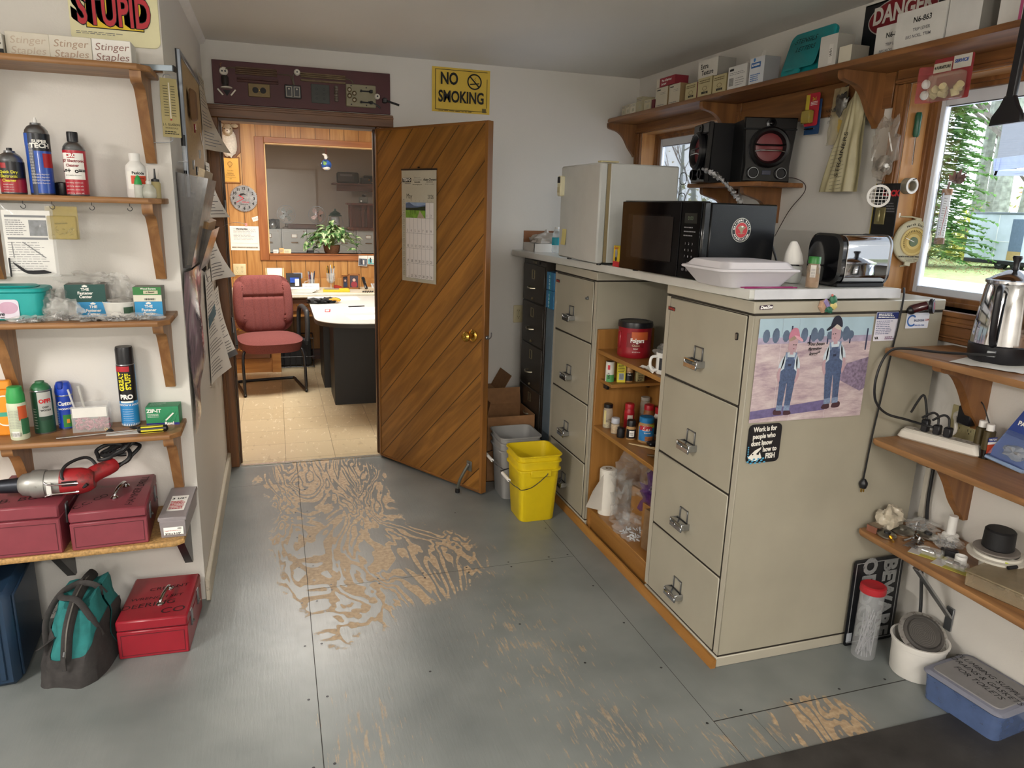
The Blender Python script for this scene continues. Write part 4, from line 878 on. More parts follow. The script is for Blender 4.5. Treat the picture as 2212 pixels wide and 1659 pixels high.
build('gear_housing',G().lathe([(.026,-.075),(.036,-.065),(.041,-.04),(.043,.02),(.043,.05)],GR,TR(.02,0,0) @ RY(90),22).lathe([(.047,-.035),(.048,-.01),(.046,.005)],GR,TR(.02,0,0) @ RY(90),22),t)
build('motor_body',G().lathe([(.043,.05),(.046,.06),(.045,.11),(.038,.135),(.028,.15)],DR,TR(.02,0,0) @ RY(90),22).box(.08,-.046,.012,.125,-.038,.016,BLKM).box(.08,-.048,.0,.125,-.04,.004,BLKM),t)
g=G(); M2=TR(.15,.02,.0); g.tube(cr([(.135,0,-.005),(.165,.028,.012),(.2,.05,.022),(.215,.07,.026)],5),.03,DR,None,16,r_end=.026); build('grip',g,t)
build('wire_guard',G().tube(cr([(.03,-.05,.02),(.05,-.056,.012),(.11,-.055,.012),(.13,-.052,.01)]),.003,CHR).tube(cr([(.03,-.05,-.03),(.05,-.056,-.022),(.11,-.055,-.02),(.13,-.052,-.02)]),.003,CHR).box(.035,-.052,-.028,.05,-.046,.018,plain('#d6d4cf',.5),.001),t)
g=G(); rd=random.Random(3)
loop=[]
for k in range(70):
    a=k*.52; q=.06+.012*math.sin(k*1.7); cx_=.20+.0009*k; cy_=.08+.0008*k
    loop.append((cx_+q*math.cos(a)*.75,cy_-.0+q*math.sin(a)*.55,.05+.03*math.sin(a*1.0+.8)+.028*math.sin(k*.23)+.0004*k))
g.tube(cr(loop,3),.0068,CORD,None,7)
g.tube(cr([(.11,-.03,-.01),(.08,-.035,.03),(.09,0,.06),(.14,.05,.065),(.17,.03,.03),(.14,-.03,-.01),(.155,-.04,.0)],6),.0055,CORD,None,7)
g.lathe([(.006,0),(.012,.006),(.013,.03),(.009,.036)],CORD,TR(.22,.13,.11) @ RY(-50) @ RX(-20),12).box(-.004,-.001,.036,-.002,.001,.05,BRS,0,TR(.22,.13,.11) @ RY(-50) @ RX(-20)).box(.002,-.001,.036,.004,.001,.05,BRS,0,TR(.22,.13,.11) @ RY(-50) @ RX(-20))
build('power_cord',g,t)
t=thing('screw_bin','grey translucent lidded box of structural screws at the end of the lowest shelf','box',(-.392,2.602,Z5),-2)
SG=plain('#8b8486',.3,var=.06); w_,d_,h_=.092,.29,.066
build('bin_body',G().prism([(-w_/2+.006,.004),(w_/2-.006,.004),(w_/2-.006,d_-.004),(-w_/2+.006,d_-.004)],h_,SG,None,1.05,.003).box(-.03,-.0026,.014,.034,-.001,.042,INKW).text('5/16 x 3-1/2"',.0095,INK,FY(0,-.0028,.018),bold=.04).text('Rugged Structural Screws',.0052,plain('#b02a38',.6),FY(0,-.0028,.03),bold=.01).text('GRK',.007,INK,FY(.022,-.0028,.037),bold=.03),t)
g=G(); g.box(-w_/2-.001,-.001,h_-.002,w_/2+.001,d_+.001,h_+.013,SG,.003); g.box(-.028,.06,h_+.013,.03,.2,h_+.0136,INKW); g.lines(-.024,.07,.026,.15,6,plain('#b8323c',.6),TR(0,0,h_+.0138),.55,5); g.text('3 1/2"',.02,INK,TR(0,.17,h_+.014),bold=.03)
build('lid',g,t)
# ---- on the floor under the shelves
metal_case('bright red metal case on the floor at the end of the wall',(-.48,2.55,0),.232,.315,.148,RB2,-3,'red metal tool cases',[('DEERING',.04,-.03,.1,8),('CO',.05,.06,.05,5),('WRENCH SET',.026,-.01,.15,4),('CRESENT',.03,.02,.22,8)],-8)
t=thing('power_tool_case','dark blue moulded power-tool case standing at the left edge of the floor','tool case',(-.99,2.48,0),4)
NV=plain('#1b3148',.42,var=.1); g=G(); g.box(-.16,0,0,.115,.35,.34,NV,.02); 
for k in range(5): g.box(-.12+k*.045,-.006,.03,-.1+k*.045,.002,.30,NV,.003)
g.box(-.05,-.012,.305,.05,.0,.325,plain('#b5232b',.5),.003); g.box(.112,.03,.02,.122,.32,.32,NV,.006)
build('case_shell',g,t); build('carry_handle',G().tube(cr([(-.06,.1,.335),(-.06,.1,.375),(0,.1,.39),(.05,.1,.375),(.05,.1,.335)]),.012,NV),t); build('case_shell',G().box(-.12,.22,.33,.11,.35,.40,NV,.02),t)
build('latch',G().box(.02,-.012,.26,.07,.004,.33,NV,.005),t)
# tool bag
t=thing('tool_bag','teal and black canvas tool bag slumped on the floor','bag',(-.715,2.60,0),-4)
TQ=plain('#1f6e6d',.85,var=.15,sc_=40,bmp=.002); BKF=plain('#33302f',.9,var=.2,sc_=50,bmp=.002)
def bagbody(u,v):
    a=u*2*PI; cx_,sy=math.cos(a),math.sin(a); k=1-.42*v ** 1.6; wx=.105*k*(1+.05*math.sin(3*a)); wy=.165*(1-.3*v ** 2)
    e=lambda c: math.copysign(abs(c) ** .62,c)
    z_=.245*v+.02*math.sin(a*2+1)*v; n_=.012*noise.noise(Vector((cx_*2.2,sy*2.2,v*4)))
    return (e(cx_)*wx*(1-.12*v*(sy < 0))+n_+.012*v,e(sy)*wy+n_*1.5+.05*v*v,z_)
g=G(); g.grid(bagbody,40,16,TQ); g.poly([bagbody(k/40,1) for k in range(40)],TQ); g.poly([bagbody(-k/40,0) for k in range(40)],BKF)
M_=TR(.062,-.045,.182) @ RX(55) @ RZ(60) @ RX(-12); build('bag_body',g,t)
build('label_patch',G().box(-.032,-.014,0,.032,.014,.002,plain('#c2351f',.7),.0005,TR(.066,-.035,.19) @ RY(55) @ RZ(68)).text('Makita',.017,INKW,TR(.066,-.035,.19) @ RY(55) @ RZ(68) @ TR(0,0,.0022),bold=.03,shear=.2),t)
def lower(u,v):
    a=u*2*PI; p=Vector(bagbody(u,v*(.42+.28*abs(math.cos(a)) ** 2*(math.sin(a) < .3)))); c=Vector((0,0,p.z)); return c+(p-c)*1.035
build('lower_panel',G().grid(lower,44,8,BKF),t)
zp=cr([(.0,-.155,.09),(.008,-.13,.19),(.012,-.04,.252),(.012,.07,.262),(.012,.16,.25)],6)
g=G(); g.tube(zp,.019,BKF,None,8,flat=.45); build('zip_flap',g,t); build('zipper',G().tube([p+Vector((0,-.008,.0085)) for p in zp],.0028,plain('#7d7a74',.5,.5),None,5),t)
build('zip_pull',G().box(-.007,-.178,.07,.007,-.172,.12,BKF,.002).tube([(.0,-.17,.12),(.003,-.165,.135)],.003,STL),t)
for pts in ([(-.07,-.1,.09),(-.08,-.06,.19),(-.045,-.01,.262),(.0,.03,.275),(.05,.03,.268),(.075,.05,.22)],[(.085,-.06,.12),(.06,-.07,.2),(.02,-.06,.263),(-.035,-.03,.262),(-.04,.02,.268),(.01,.05,.283)]):
    build('strap',G().tube(cr(pts,7),.011,BKF,None,8,flat=.35),t)
build('strap',G().box(-.03,-.02,-.002,.03,.02,.002,BKF,.001,TR(-.072,-.105,.135) @ RZ(35) @ RX(-30) @ RY(-20)),t)
g=G(); g.text('AVER',.032,plain('#16302f',.8),TR(-.062,-.02,.205) @ RY(-38) @ RZ(-62) @ TR(0,0,.004),sx=1.1); build('marker_writing',g,t)
# ---------------- things on the door wall ----------------
YB=4.504
t=thing('display_board','dark red board of antique electrical fittings above the doorway','display board',(.196,YB,2.104))
MR=plain('#4a1219',.5,var=.12,sc_=6); g=G(); g.box(-.479,-.02,0,.479,0,.222,MR,.002); build('board',g,t)
F_=lambda x,z_: FY(x,-.0205,z_)
PORC=plain('#d9d3c6',.3); OLD=plain('#5d5138',.6); OBR=plain('#6b5a3a',.45,.5)
g=G(); g.disc(.022,PORC,F_(-.42,.165)); g.lathe([(.022,0),(.022,.008),(.018,.012)],PORC,F_(-.42,.165),20); g.cyl(.005,.003,BLK,F_(-.428,.165) @ TR(0,0,.0121),10).cyl(.005,.003,BLK,F_(-.412,.165) @ TR(0,0,.0121),10)
g.lathe([(.016,0),(.019,.02),(.018,.045),(.014,.05)],plain('#2d2723',.6),TR(-.416,-.032,.092),16); build('lamp_socket',g,t)
g=G(); g.lathe([(.03,0),(.03,.006),(.012,.012)],PORC,TR(-.41,-.034,.078),20); g.box(-.004,-.003,0,.004,.003,.04,PORC,.001,TR(-.43,-.036,.042) @ RY(-40)).box(-.004,-.003,0,.004,.003,.04,PORC,.001,TR(-.39,-.036,.042) @ RY(40)); g.prism([(-.02,.035),(.02,.035),(0,.005)],.006,BLKM,F_(-.41,.035)); build('light_shade_clip',g,t)
for nm,x0,x1,z0,z1,n_ in (('molding_strip',-.36,-.145,.155,.195,4),('molding_strip',-.355,-.14,.117,.142,2),('molding_strip',-.02,.225,.165,.192,3),('molding_strip',-.02,.225,.145,.158,1)):
    g=G(); h_=(z1-z0)/n_
    for k in range(n_): g.box(x0,-.03,z0+k*h_+.001,x1,-.02,z0+(k+1)*h_-.001,plain(('#5a4026' if z0 > .15 else '#4b231c') if x0 < -.1 else '#6d5a3c',.6,var=.2,sc_=40),.001)
    build(nm,g,t)
build('knob_insulator',G().lathe([(.016,0),(.017,.01),(.01,.014),(.016,.018),(.012,.024)],PORC,F_(-.038,.188),18).cyl(.004,.003,BLK,F_(-.038,.188) @ TR(0,0,.0235),8),t)
g=G(); g.tube(cr([(-.41,-.035,.175),(-.385,-.03,.185),(-.36,-.03,.185)]),.0025,OLD,n=6); build('old_wire',g,t); g=G(); g.tube(cr([(-.14,-.028,.17),(-.1,-.03,.17),(-.072,-.03,.165),(-.06,-.03,.12)]),.0025,OLD,n=6); build('old_wire',g,t); g=G(); g.tube(cr([(-.02,-.03,.18),(-.055,-.034,.175),(-.06,-.034,.15),(-.055,-.03,.12)]),.003,plain('#6d675c',.7),n=6); build('old_wire',g,t); g=G(); g.tube(cr([(.225,-.028,.175),(.26,-.03,.165),(.27,-.03,.13),(.275,-.03,.1)]),.003,OLD,n=6); build('old_wire',g,t); g=G(); g.tube(cr([(-.43,-.035,.18),(-.435,-.03,.2),(-.425,-.03,.205)]),.002,plain('#8a5a3a',.5),n=5); build('old_wire',g,t); g=G()
g.tube(cr([(.35,-.035,.06),(.39,-.035,.05),(.42,-.035,.03)]),.004,BLK,n=6); build('old_wire',g,t)
g=G(); g.box(-.3,-.026,.045,-.185,-.02,.115,OBR,.003); 
for dx in (-.262,-.222): g.disc(.016,BLKM,F_(dx,.08) @ TR(0,0,.006)); g.cyl(.016,.002,BLKM,F_(dx,.08) @ TR(0,0,.0055),18)
g.cyl(.002,.002,BRS,F_(-.242,.08) @ TR(0,0,.006),8); build('outlet_plate',g,t)
g=G(); g.box(-.108,-.034,.05,-.02,-.02,.12,BLK,.003)
for dx in (-.085,-.043): g.rect(dx-.016,.058,dx+.016,.112,plain('#b9b4a6',.6),FY(0,-.0342,0),.0002); g.rect(dx-.013,.061,dx+.013,.109,BLK,FY(0,-.0342,0),.0006); g.lathe([(.004,0),(.005,.006),(.003,.01)],PORC,FY(dx,-.034,.098),10)
build('fuse_block',g,t)
g=G(); g.box(.035,-.024,.035,.135,-.02,.135,plain('#3d403c',.55,var=.15),.001)
for dx in (.065,.105):
    for dz in (-.025,.0,.025): g.ring(.004,.007,BLK,F_(dx,.085+dz) @ TR(0,0,.004),12)
build('slate_panel',g,t)
g=G(); [g.lathe([(.008,0),(.011,.004),(.011,.01),(.008,.014)],plain('#6a6055',.5),TR(.172,-.031,.05+k*.014),14) for k in range(6)]; build('tube_insulator',g,t)
g=G(); g.box(.225,-.034,.028,.395,-.02,.15,plain('#8b8468',.4,dirt=('#4d472e',20,.6)),.004)
for x,z_ in ((.245,.118),(.245,.085),(.272,.1),(.272,.065)): g.ring(.007,.013,OBR,FY(x,-.036,z_),16,z=.001); g.lathe([(.013,0),(.013,.008),(.009,.01),(.007,.004)],OBR,FY(x,-.034,z_),16); g.disc(.007,plain('#b9b09a',.2),FY(x,-.036,z_) @ TR(0,0,.004))
for z_ in (.055,.115): g.box(.31,-.04,z_-.004,.37,-.034,z_+.004,BLKM,.001).box(.305,-.05,z_-.006,.315,-.034,z_+.006,BLKM,.001).box(.358,-.052,z_-.008,.375,-.034,z_+.008,BLKM,.002)
for x,z_ in ((.34,.135),(.34,.04),(.255,.14),(.255,.04)): g.cyl(.004,.002,BLKM,FY(x,-.034,z_),10)
build('knife_switch',g,t); build('knob_insulator',G().lathe([(.014,0),(.016,.012),(.01,.016),(.015,.02),(.012,.026)],PORC,FY(.4,-.034,.09),18).cyl(.005,.003,BLK,FY(.4,-.0605,.09),10),t)
build('switch_handle',G().box(.43,-.06,.058,.455,-.03,.085,DKM,.004).tube([(.45,-.045,.072),(.525,-.06,.05)],.006,BLK),t)
t=None
g=G(); M_=FY(0,-.0022,0); YLW=plain('#e0bd45',.55,var=.04)
g.grid(lambda u,v: ((u-.5)*.356,-.002-.001*math.cos(u*5),v*.25),8,6,YLW)
M_=FY(0,-.0025,0) @ RX(0); e=.0045
for a in ((-.16,.012,.16,.015),(-.16,.235,.16,.238),(-.16,.012,-.157,.238),(.157,.035,.16,.2)): g.rect(*a,INK,M_,e)
g.text('NO',.092,INK,M_ @ TR(-.075,.185,e),bold=.03,sx=.74); g.text('SMOKING',.09,INK,M_ @ TR(0,.085,e),bold=.028,sx=.7)
g.ring(.037,.045,INK,M_ @ TR(.08,.18,e),36); g.rect(-.04,-.004,.04,.004,INK,M_ @ TR(.08,.18,e) @ RZ(-45),.0006); g.rect(-.028,-.003,.03,.003,INK,M_ @ TR(.08,.168,e) @ RZ(8),.0004)
g.tube([(.09,.185,0),(.08,.195,0),(.09,.205,0)],.0012,INK,M_ @ TR(0,0,e),4); g.lines(-.14,.005,.08,.010,1,INK,M_,.6,3,e); g.rect(.13,.008,.155,.032,plain('#8f7d3a',.6),M_,e+.0003)
for k in range(9): g.rect(.132+k*.0025,.010,.1333+k*.0025,.03,INK,M_,e+.0006)
one('no_smoking_sign',g,'yellow NO SMOKING sign pinned high on the white wall','sign',(1.103,YB,2.142),0)
def outlet_geo(g,M_,n_=1,w_=.07,h_=.115,col='#cfc49c'):
    P=plain(col,.45,var=.03); g.prism(rr(w_,h_,.004),.005,P,M_,.97,.001)
    for i in range(n_):
        cx_=(i-(n_-1)/2)*.045
        for dy in (-.02,.02):
            g.prism(rr(.033,.028,.012),.0016,P,M_ @ TR(cx_,dy,.005)); 
            g.rect(-.007,-.001,-.005,.008,INK,M_ @ TR(cx_,dy,.0068)); g.rect(.005,-.001,.007,.007,INK,M_ @ TR(cx_,dy,.0068)); g.disc(.0025,INK,M_ @ TR(cx_,dy-.007,.0066))
        g.cyl(.0025,.001,STL,M_ @ TR(cx_,0,.005),8)
one('wall_outlet',(lambda g: (outlet_geo(g,FY(0,0,0)),g)[1])(G()),'ivory duplex outlet low on the white wall beside the dark filing cabinet','outlet',(1.508,YB,.915))
# ---------------- clutter on the partition wall beside the doorway ----------------
XP=-.337
t=thing('key_board','framed board of keys and notes mounted on the partition beside the doorway','notice board',(XP,3.30,1.62))
build('backing',G().box(.0,0,0,.012,.82,.52,plain('#b49a74',.8,var=.1,sc_=80)),t); build('frame',G().box(0,-.012,-.02,.018,.012,.54,plain('#9aa1ab',.35,.6),.002).box(0,0,.52,.018,.82,.54,plain('#9aa1ab',.35,.6),.002).box(0,0,-.02,.018,.82,0,plain('#9aa1ab',.35,.6),.002).box(-.0,-.016,-.02,.006,-.011,.54,BLK),t)
for (y,z_,c) in ((.25,.12,'#20242c'),(.38,.06,'#2b5fb0'),(.12,.14,'#9a9a9a'),(.3,.3,'#8a2222'),(.45,.2,'#b9bcc0'),(.2,.38,'#3b3b40')):
    build('key_ring',G().ring(.008,.01,CHR,FXP(.02,y,z_),16).box(-.003,-.006,-.045,.003,.006,-.008,plain(c,.4),.002,TR(.024,y,z_)).box(-.001,-.004,-.03,.001,.004,-.006,CHR,0,TR(.028,y+.012,z_)),t)
t=thing('hanging_pouch','small brown leather pouch hanging at the top of the key board','pouch',(XP+.022,3.52,1.93)); build('pouch_body',G().prism(rr(.12,.13,.03),.022,plain('#7b5a3c',.7),FXP(0,0,.05),.9,.004),t); build('key_ring',G().ring(.02,.023,CHR,FXP(.03,0,-.04),18).tube([(.03,0,-.06),(.034,.01,-.11)],.003,CHR),t)
def sheet_on(name,label,y0,y1,z0,z1,curl,seed,cat='paper',grp=None,x=.0,deco=None,col=PAPR,top=.0):
    g=G(); w_=y1-y0; h_=z1-z0
    fn=lambda u,v: (x+.004+curl*(1-v) ** 2*(u ** 1.5)+top*v+.006*math.sin(u*4+seed)*(1-v),u*w_,v*h_)
    g.grid(fn,8,10,col); g.grid(lambda u,v: (fn(1-u,v)[0]-.0006,(1-u)*w_,v*h_),8,10,col)
    rd=random.Random(seed)
    for k in range(int(h_/.017)):
        if k % 6 == 5: continue
        v=.06+k*.016/h_
        if v > .95: break
        u1=rd.uniform(.55,.92); g.grid(lambda a,b: (lambda p: (p[0]+.001,p[1],p[2]))(fn(.08+a*(u1-.08),v+b*.004/h_)),8,1,INKG)
    if deco: deco(g,fn)
    return one(name,g,label,cat,(XP,y0,z0),0,grp)
sheet_on('lined_note','tall ruled note sheet curling off the wall beside the door casing top',4.10,4.40,1.84,2.2,.12,1,x=.01,col=plain('#c9bfae',.8))
sheet_on('notice_sheet','printed notice curling outward below the ruled sheet',4.15,4.38,1.50,1.78,.09,2,x=.012)
sheet_on('notice_sheet','printed form hanging level with the file pocket',4.05,4.33,1.18,1.46,.10,3,x=.01)
sheet_on('notice_sheet','tall printed sheet beside the glossy poster',3.74,4.16,.70,1.25,.06,4,x=.006,deco=lambda g,fn: g.grid(lambda a,b: (lambda p: (p[0]+.0015,p[1],p[2]))(fn(.1+a*.7,.5+b*.1+.06*a)),8,2,plain('#1f5f74',.6)))
sheet_on('notice_sheet','white flyer with dark footer nearest the door casing',4.16,4.42,.72,1.12,.08,5,x=.012,deco=lambda g,fn: g.grid(lambda a,b: (lambda p: (p[0]+.0015,p[1],p[2]))(fn(.5+a*.5,.0+b*.08)),4,1,plain('#5a5d63',.6)))
SMK=clear('#3d3835',.75,.12)
for lab,y0,z0,w_,h_,d_ in (('upper smoked plastic file pocket on the partition wall',3.0,1.34,.42,.33,.11),('lower smoked plastic file pocket, leaning out with papers in it',3.28,1.30,.45,.17,.09)):
    t=thing('file_pocket',lab,'file holder',(XP,y0,z0),0,'smoked file pockets on the partition')
    g=G(); g.add([(.002,0,0),(.03,0,0),(d_,0,h_),(.002,0,h_+.02),(.002,w_,0),(.03,w_,0),(d_,w_,h_),(.002,w_,h_+.02)],[(0,1,2,3),(7,6,5,4),(1,5,6,2),(0,4,5,1),(3,7,4,0)],SMK); build('pocket',g,t)
    build('papers',G().add([(.012,.015,.01),(.028,.015,.01),(d_-.01,.015,h_+.03),(d_-.03,.015,h_+.04),(.012,w_-.02,.01),(.028,w_-.02,.01),(d_-.01,w_-.02,h_+.03),(d_-.03,w_-.02,h_+.04)],[(0,1,2,3),(7,6,5,4),(1,5,6,2),(3,2,6,7)],plain('#bca98d' if h_ > .2 else '#b08a5e',.8,var=.15,sc_=60)),t)
one('torn_slip',G().grid(lambda u,v: (.12+.1*u,.0+v*.05,.02*math.sin(u*2.6)),8,2,PAPR).grid(lambda u,v: (.12+.1*(1-u),.0+v*.05,.02*math.sin((1-u)*2.6)-.0005),8,2,PAPR),'curled white slip of paper sticking out of the lower file pocket','paper',(XP-.01,3.62,1.475))
one('car_key',G().box(.01,0,0,.03,.04,.09,BLK,.01).tube(cr([(.02,.02,.09),(.02,.02,.12)]),.004,CHR).tube([(.022,.03,0),(.03,.04,-.05)],.003,CHR),'black car key fob hanging under the file pockets','keys',(XP,3.60,1.27))
one('marker_pen',G().cyl(.007,.09,clear('#d9dde2',.5),TR(.02,0,0),12).cyl(.008,.04,BLK,TR(.02,0,.09),12).cyl(.006,.02,BLK,TR(.02,0,-.02),12).box(0,-.012,.03,.03,.012,.034,clear(),0),'clear marker pen with black cap clipped left of the key board','pen',(XP,3.14,1.70))
g=G(); MP=nmat('glossy_poster'); m,tt,b=MP
n_=N(tt,'ShaderNodeTexNoise',Scale=3.0,Detail=5.0,Distortion=2.0); tt.links.new(coords(tt,(1,3,1)),n_.inputs['Vector']); tt.links.new(ramp(tt,n_.outputs['Fac'],[(.3,lin('#2f3552')),(.45,lin('#8d7f86')),(.6,lin('#b59aa6')),(.75,lin('#c9c0c2'))]),b.inputs['Base Color']); b.inputs['Roughness'].default_value=.12
fn=lambda u,v: (.006+.03*math.sin(PI*u)*(.3+.7*v)+.008*math.sin(u*9+v*7),u*.55,.63*v+(1-v)*.25*u)
g.grid(fn,14,12,m); g.grid(lambda u,v: (lambda p: (p[0]-.001,p[1],p[2]))(fn(1-u,v)),14,12,PAPR)
one('glossy_poster',g,'buckled glossy pinkish poster hanging on the partition wall','poster',(XP,2.935,.70))
# ---------------- office beyond the doorway ----------------
YP=7.65
PINE=wood('#c99a5c','#a06c36','z',.4,1.0,((1,0,0),.138)); PINT=wood('#a86a38','#83491f','x',.4); PINTZ=wood('#a86a38','#83491f','z',.4)
OX0,OX1,OZ0,OZ1=-.064,1.6,1.086,2.13
struct('wall_office',G().box(-1.2,YP,0,OX0,YP+.12,2.425,PINE).box(OX1,YP,0,2.436,YP+.12,2.425,PINE).box(OX0,YP,0,OX1,YP+.12,OZ0,PINE).box(OX0,YP,OZ1,OX1,YP+.12,2.425,PINE))
struct('wall_office_left',G().box(-1.32,4.63,0,-1.2,YP+.12,2.425,PINE)); struct('wall_office_right',G().box(2.30,4.63,0,2.436,12.2,2.425,WALL))
struct('wall_far',G().box(-2.3,11.75,0,2.30,11.9,2.425,WALL2)); struct('wall_far_side',G().box(-2.4,YP,0,-2.3,11.9,2.425,WALL2).box(-2.3,YP,0,-1.32,YP+.12,2.425,WALL2))
g=G(); w_=.085
for a in ((OX0-w_,OZ0-.068,OX0,OZ1+.055,PINTZ),(OX1,OZ0-.068,OX1+w_,OZ1+.055,PINTZ),(OX0,OZ1,OX1,OZ1+.055,PINT),(OX0,OZ0-.068,OX1,OZ0,PINT)): g.box(a[0],YP-.02,a[1],a[2],YP,a[3],a[4],.003)
LP=plain('#d8b27c',.5); g.box(OX0-.001,YP-.012,OZ0,OX0+.01,YP+.12,OZ1,LP).box(OX0,YP-.012,OZ1-.01,OX1,YP+.12,OZ1+.001,LP).box(OX0,YP-.03,OZ0-.012,OX1,YP+.12,OZ0,PINT)
o=struct('window_3',g); build('pane',G().box(OX0+.01,YP+.08,OZ0,OX1-.01,YP+.084,OZ1-.01,pane()),o)
# counter with drawers along the office wall
t=thing('office_counter','cream laminate counter over pine drawers along the office wall','counter',(0,7.08,0))
build('worktop',G().box(-1.19,-.04,.715,1.9,.565,.752,plain('#ddd8c4',.35),.005).box(-1.19,.53,.752,1.9,.568,.84,PINE,.002),t)
dp=wood('#7d4d26','#59321a','x',.4); lp2=wood('#c08a48','#94602c','x',.4)
build('cabinet_body',G().box(-1.19,.02,.0,.0,.55,.715,lp2).box(-.0,.02,.53,1.9,.55,.715,lp2).box(-.08,.0,0,.0,.55,.715,lp2,.002),t)
for x0,x1,z0,z1 in ((-.55,-.09,.14,.32),(-.55,-.09,.34,.51),(-.55,-.09,.53,.70),(.02,.42,.58,.70),(.45,.85,.58,.70)):
    d=build('drawer',G().box(x0,.0,z0,x1,.02,z1,dp,.006),t); xm=(x0+x1)/2; zm=(z0+z1)/2
    build('pull',G().tube(cr([(xm-.05,-.002,zm),(xm-.035,-.02,zm-.004),(xm,-.024,zm-.008),(xm+.035,-.02,zm-.004),(xm+.05,-.002,zm)]),.004,BRS).cyl(.008,.003,BRS,FY(xm-.05,0,zm),10).cyl(.008,.003,BRS,FY(xm+.05,0,zm),10),d)
struct('baseboard_office',G().box(.0,YP-.02,0,2.3,YP,.11,wood('#5c2f1c','#3c1c10','x',.4),.003))
t=thing('wire_rack','black wire basket under the office counter behind the chair','rack',(.12,7.2,.0)); g=G()
for k in range(8): g.tube([(-.2+k*.055,0,.02),(-.2+k*.055,0,.3)],.004,BLK,n=6)
for z_ in (.02,.12,.3): g.tube([(-.2,0,z_),(.19,0,z_)],.005,BLK,n=6).tube([(-.2,.3,z_),(.19,.3,z_)],.005,BLK,n=6).tube([(-.2,0,z_),(-.2,.3,z_)],.005,BLK,n=6).tube([(.19,0,z_),(.19,.3,z_)],.005,BLK,n=6)
build('wire_frame',g,t); build('contents',G().box(-.18,.06,.02,.17,.27,.27,BLKM,.01),t)
# desk
t=thing('office_desk','round-cornered white-topped desk on black panels in the office','desk',(.257,5.33,0)); g=G()
pts=[(0,1.66),(0,.30)]+[tuple(p[:2]) for p in cr([(0,.30,0),(.02,.2,0),(.07,.12,0),(.15,.05,0),(.3,.01,0),(.5,0,0)],5)]+[(1.5,0),(1.5,1.66)]
g.prism(pts,.004,plain('#c9c8c4',.3,var=.02),TR(0,0,.731)); build('desktop',g,t); build('edge_band',G().prism(pts,.03,plain('#2a2826',.5),TR(0,0,.7005)),t)
build('panel',G().box(.145,.46,0.002,1.4,.485,.70,plain('#0d0d0f',.5),.002),t); build('panel',G().box(.145,.485,.002,.165,.9,.70,plain('#141416',.5),.002),t); build('panel',G().box(.1,1.05,.002,.18,1.6,.70,plain('#101012',.5),.002),t)
def flat(name,label,cat,x,y,z_,rz,w_,d_,col,deco=None,grp=None,th=.002):
    g=G(); g.box(-w_/2,-d_/2,0,w_/2,d_/2,th,plain(col,.7,var=.03)); 
    if deco: deco(g,TR(0,0,th))
    return one(name,g,label,cat,(x,y,z_),rz,grp)
ZD=.735
def dcal(g,M_):
    for k in range(6): g.rect(-.2+.0,-.12+k*.045,.24,-.119+k*.045,plain('#9a9ec0',.7),M_,.0004); g.rect(-.2+k*.085,-.12,-.199+k*.085,.12,plain('#9a9ec0',.7),M_,.0004)
    g.rect(-.26,-.14,-.215,.05,plain('#b8242e',.6),M_,.0004); g.text('NAPA',.04,INKW,M_ @ TR(-.238,-.045,.0008) @ RZ(90),bold=.03); g.text('Loper',.05,INK,M_ @ TR(-.15,.10,.0004) @ RZ(8),shear=.3)
flat('desk_calendar','large paper desk calendar with a red strip on the office desk','calendar',.62,6.05,ZD,-5,.56,.32,'#e8e8ea',dcal)
flat('paper_sheet','white sheet at the edge of the office desk','paper',.66,5.63,ZD,8,.3,.22,'#eceaf0',lambda g,M_: g.lines(-.1,-.08,.1,.08,6,INKG,M_,.15,3))
flat('paper_sheet','white pad at the far end of the office desk','paper',.50,6.80,ZD,3,.42,.2,'#efece6',th=.005)
one('pen',G().tube([(-.07,0,.006),(.07,.01,.006)],.005,BLK),'black pen lying on the desk calendar','pen',(.63,6.2,ZD+.003),10)
flat('sticky_note','pale yellow note on the desk calendar','note',.52,6.1,ZD+.0025,4,.12,.05,'#e8e2b0',th=.001)
t=thing('work_gloves','black and yellow work gloves dropped on the office desk','gloves',(.40,6.50,ZD),6); g=G(); g.blob((-.07,0,.02),(.09,.05,.025),BLKM,.35,3,2,18,.001); g.blob((.02,.01,.022),(.08,.045,.025),BLKM,.35,3,5,18,.001); build('palm',g,t)
for k,(dx,dy,c) in enumerate(((.1,.02,'#c9952a'),(.12,-.005,'#d8a530'),(.1,-.03,'#c48c24'),(.07,.04,'#15130f'),(.13,.03,'#15130f'))): build('finger',G().tube(cr([(.02,dy*.5,.025),(dx*.7,dy,.035),(dx,dy*1.2,.018)]),.012,plain(c,.7),None,8,r_end=.009),t)
# office chair
CF=plain('#6f3a37',.95,var=.2,sc_=160,bmp=.001); CA=plain('#26292c',.5)
t=thing('office_chair','dusty red fabric sled-base armchair in the office','chair',(-.09,6.45,0),10)
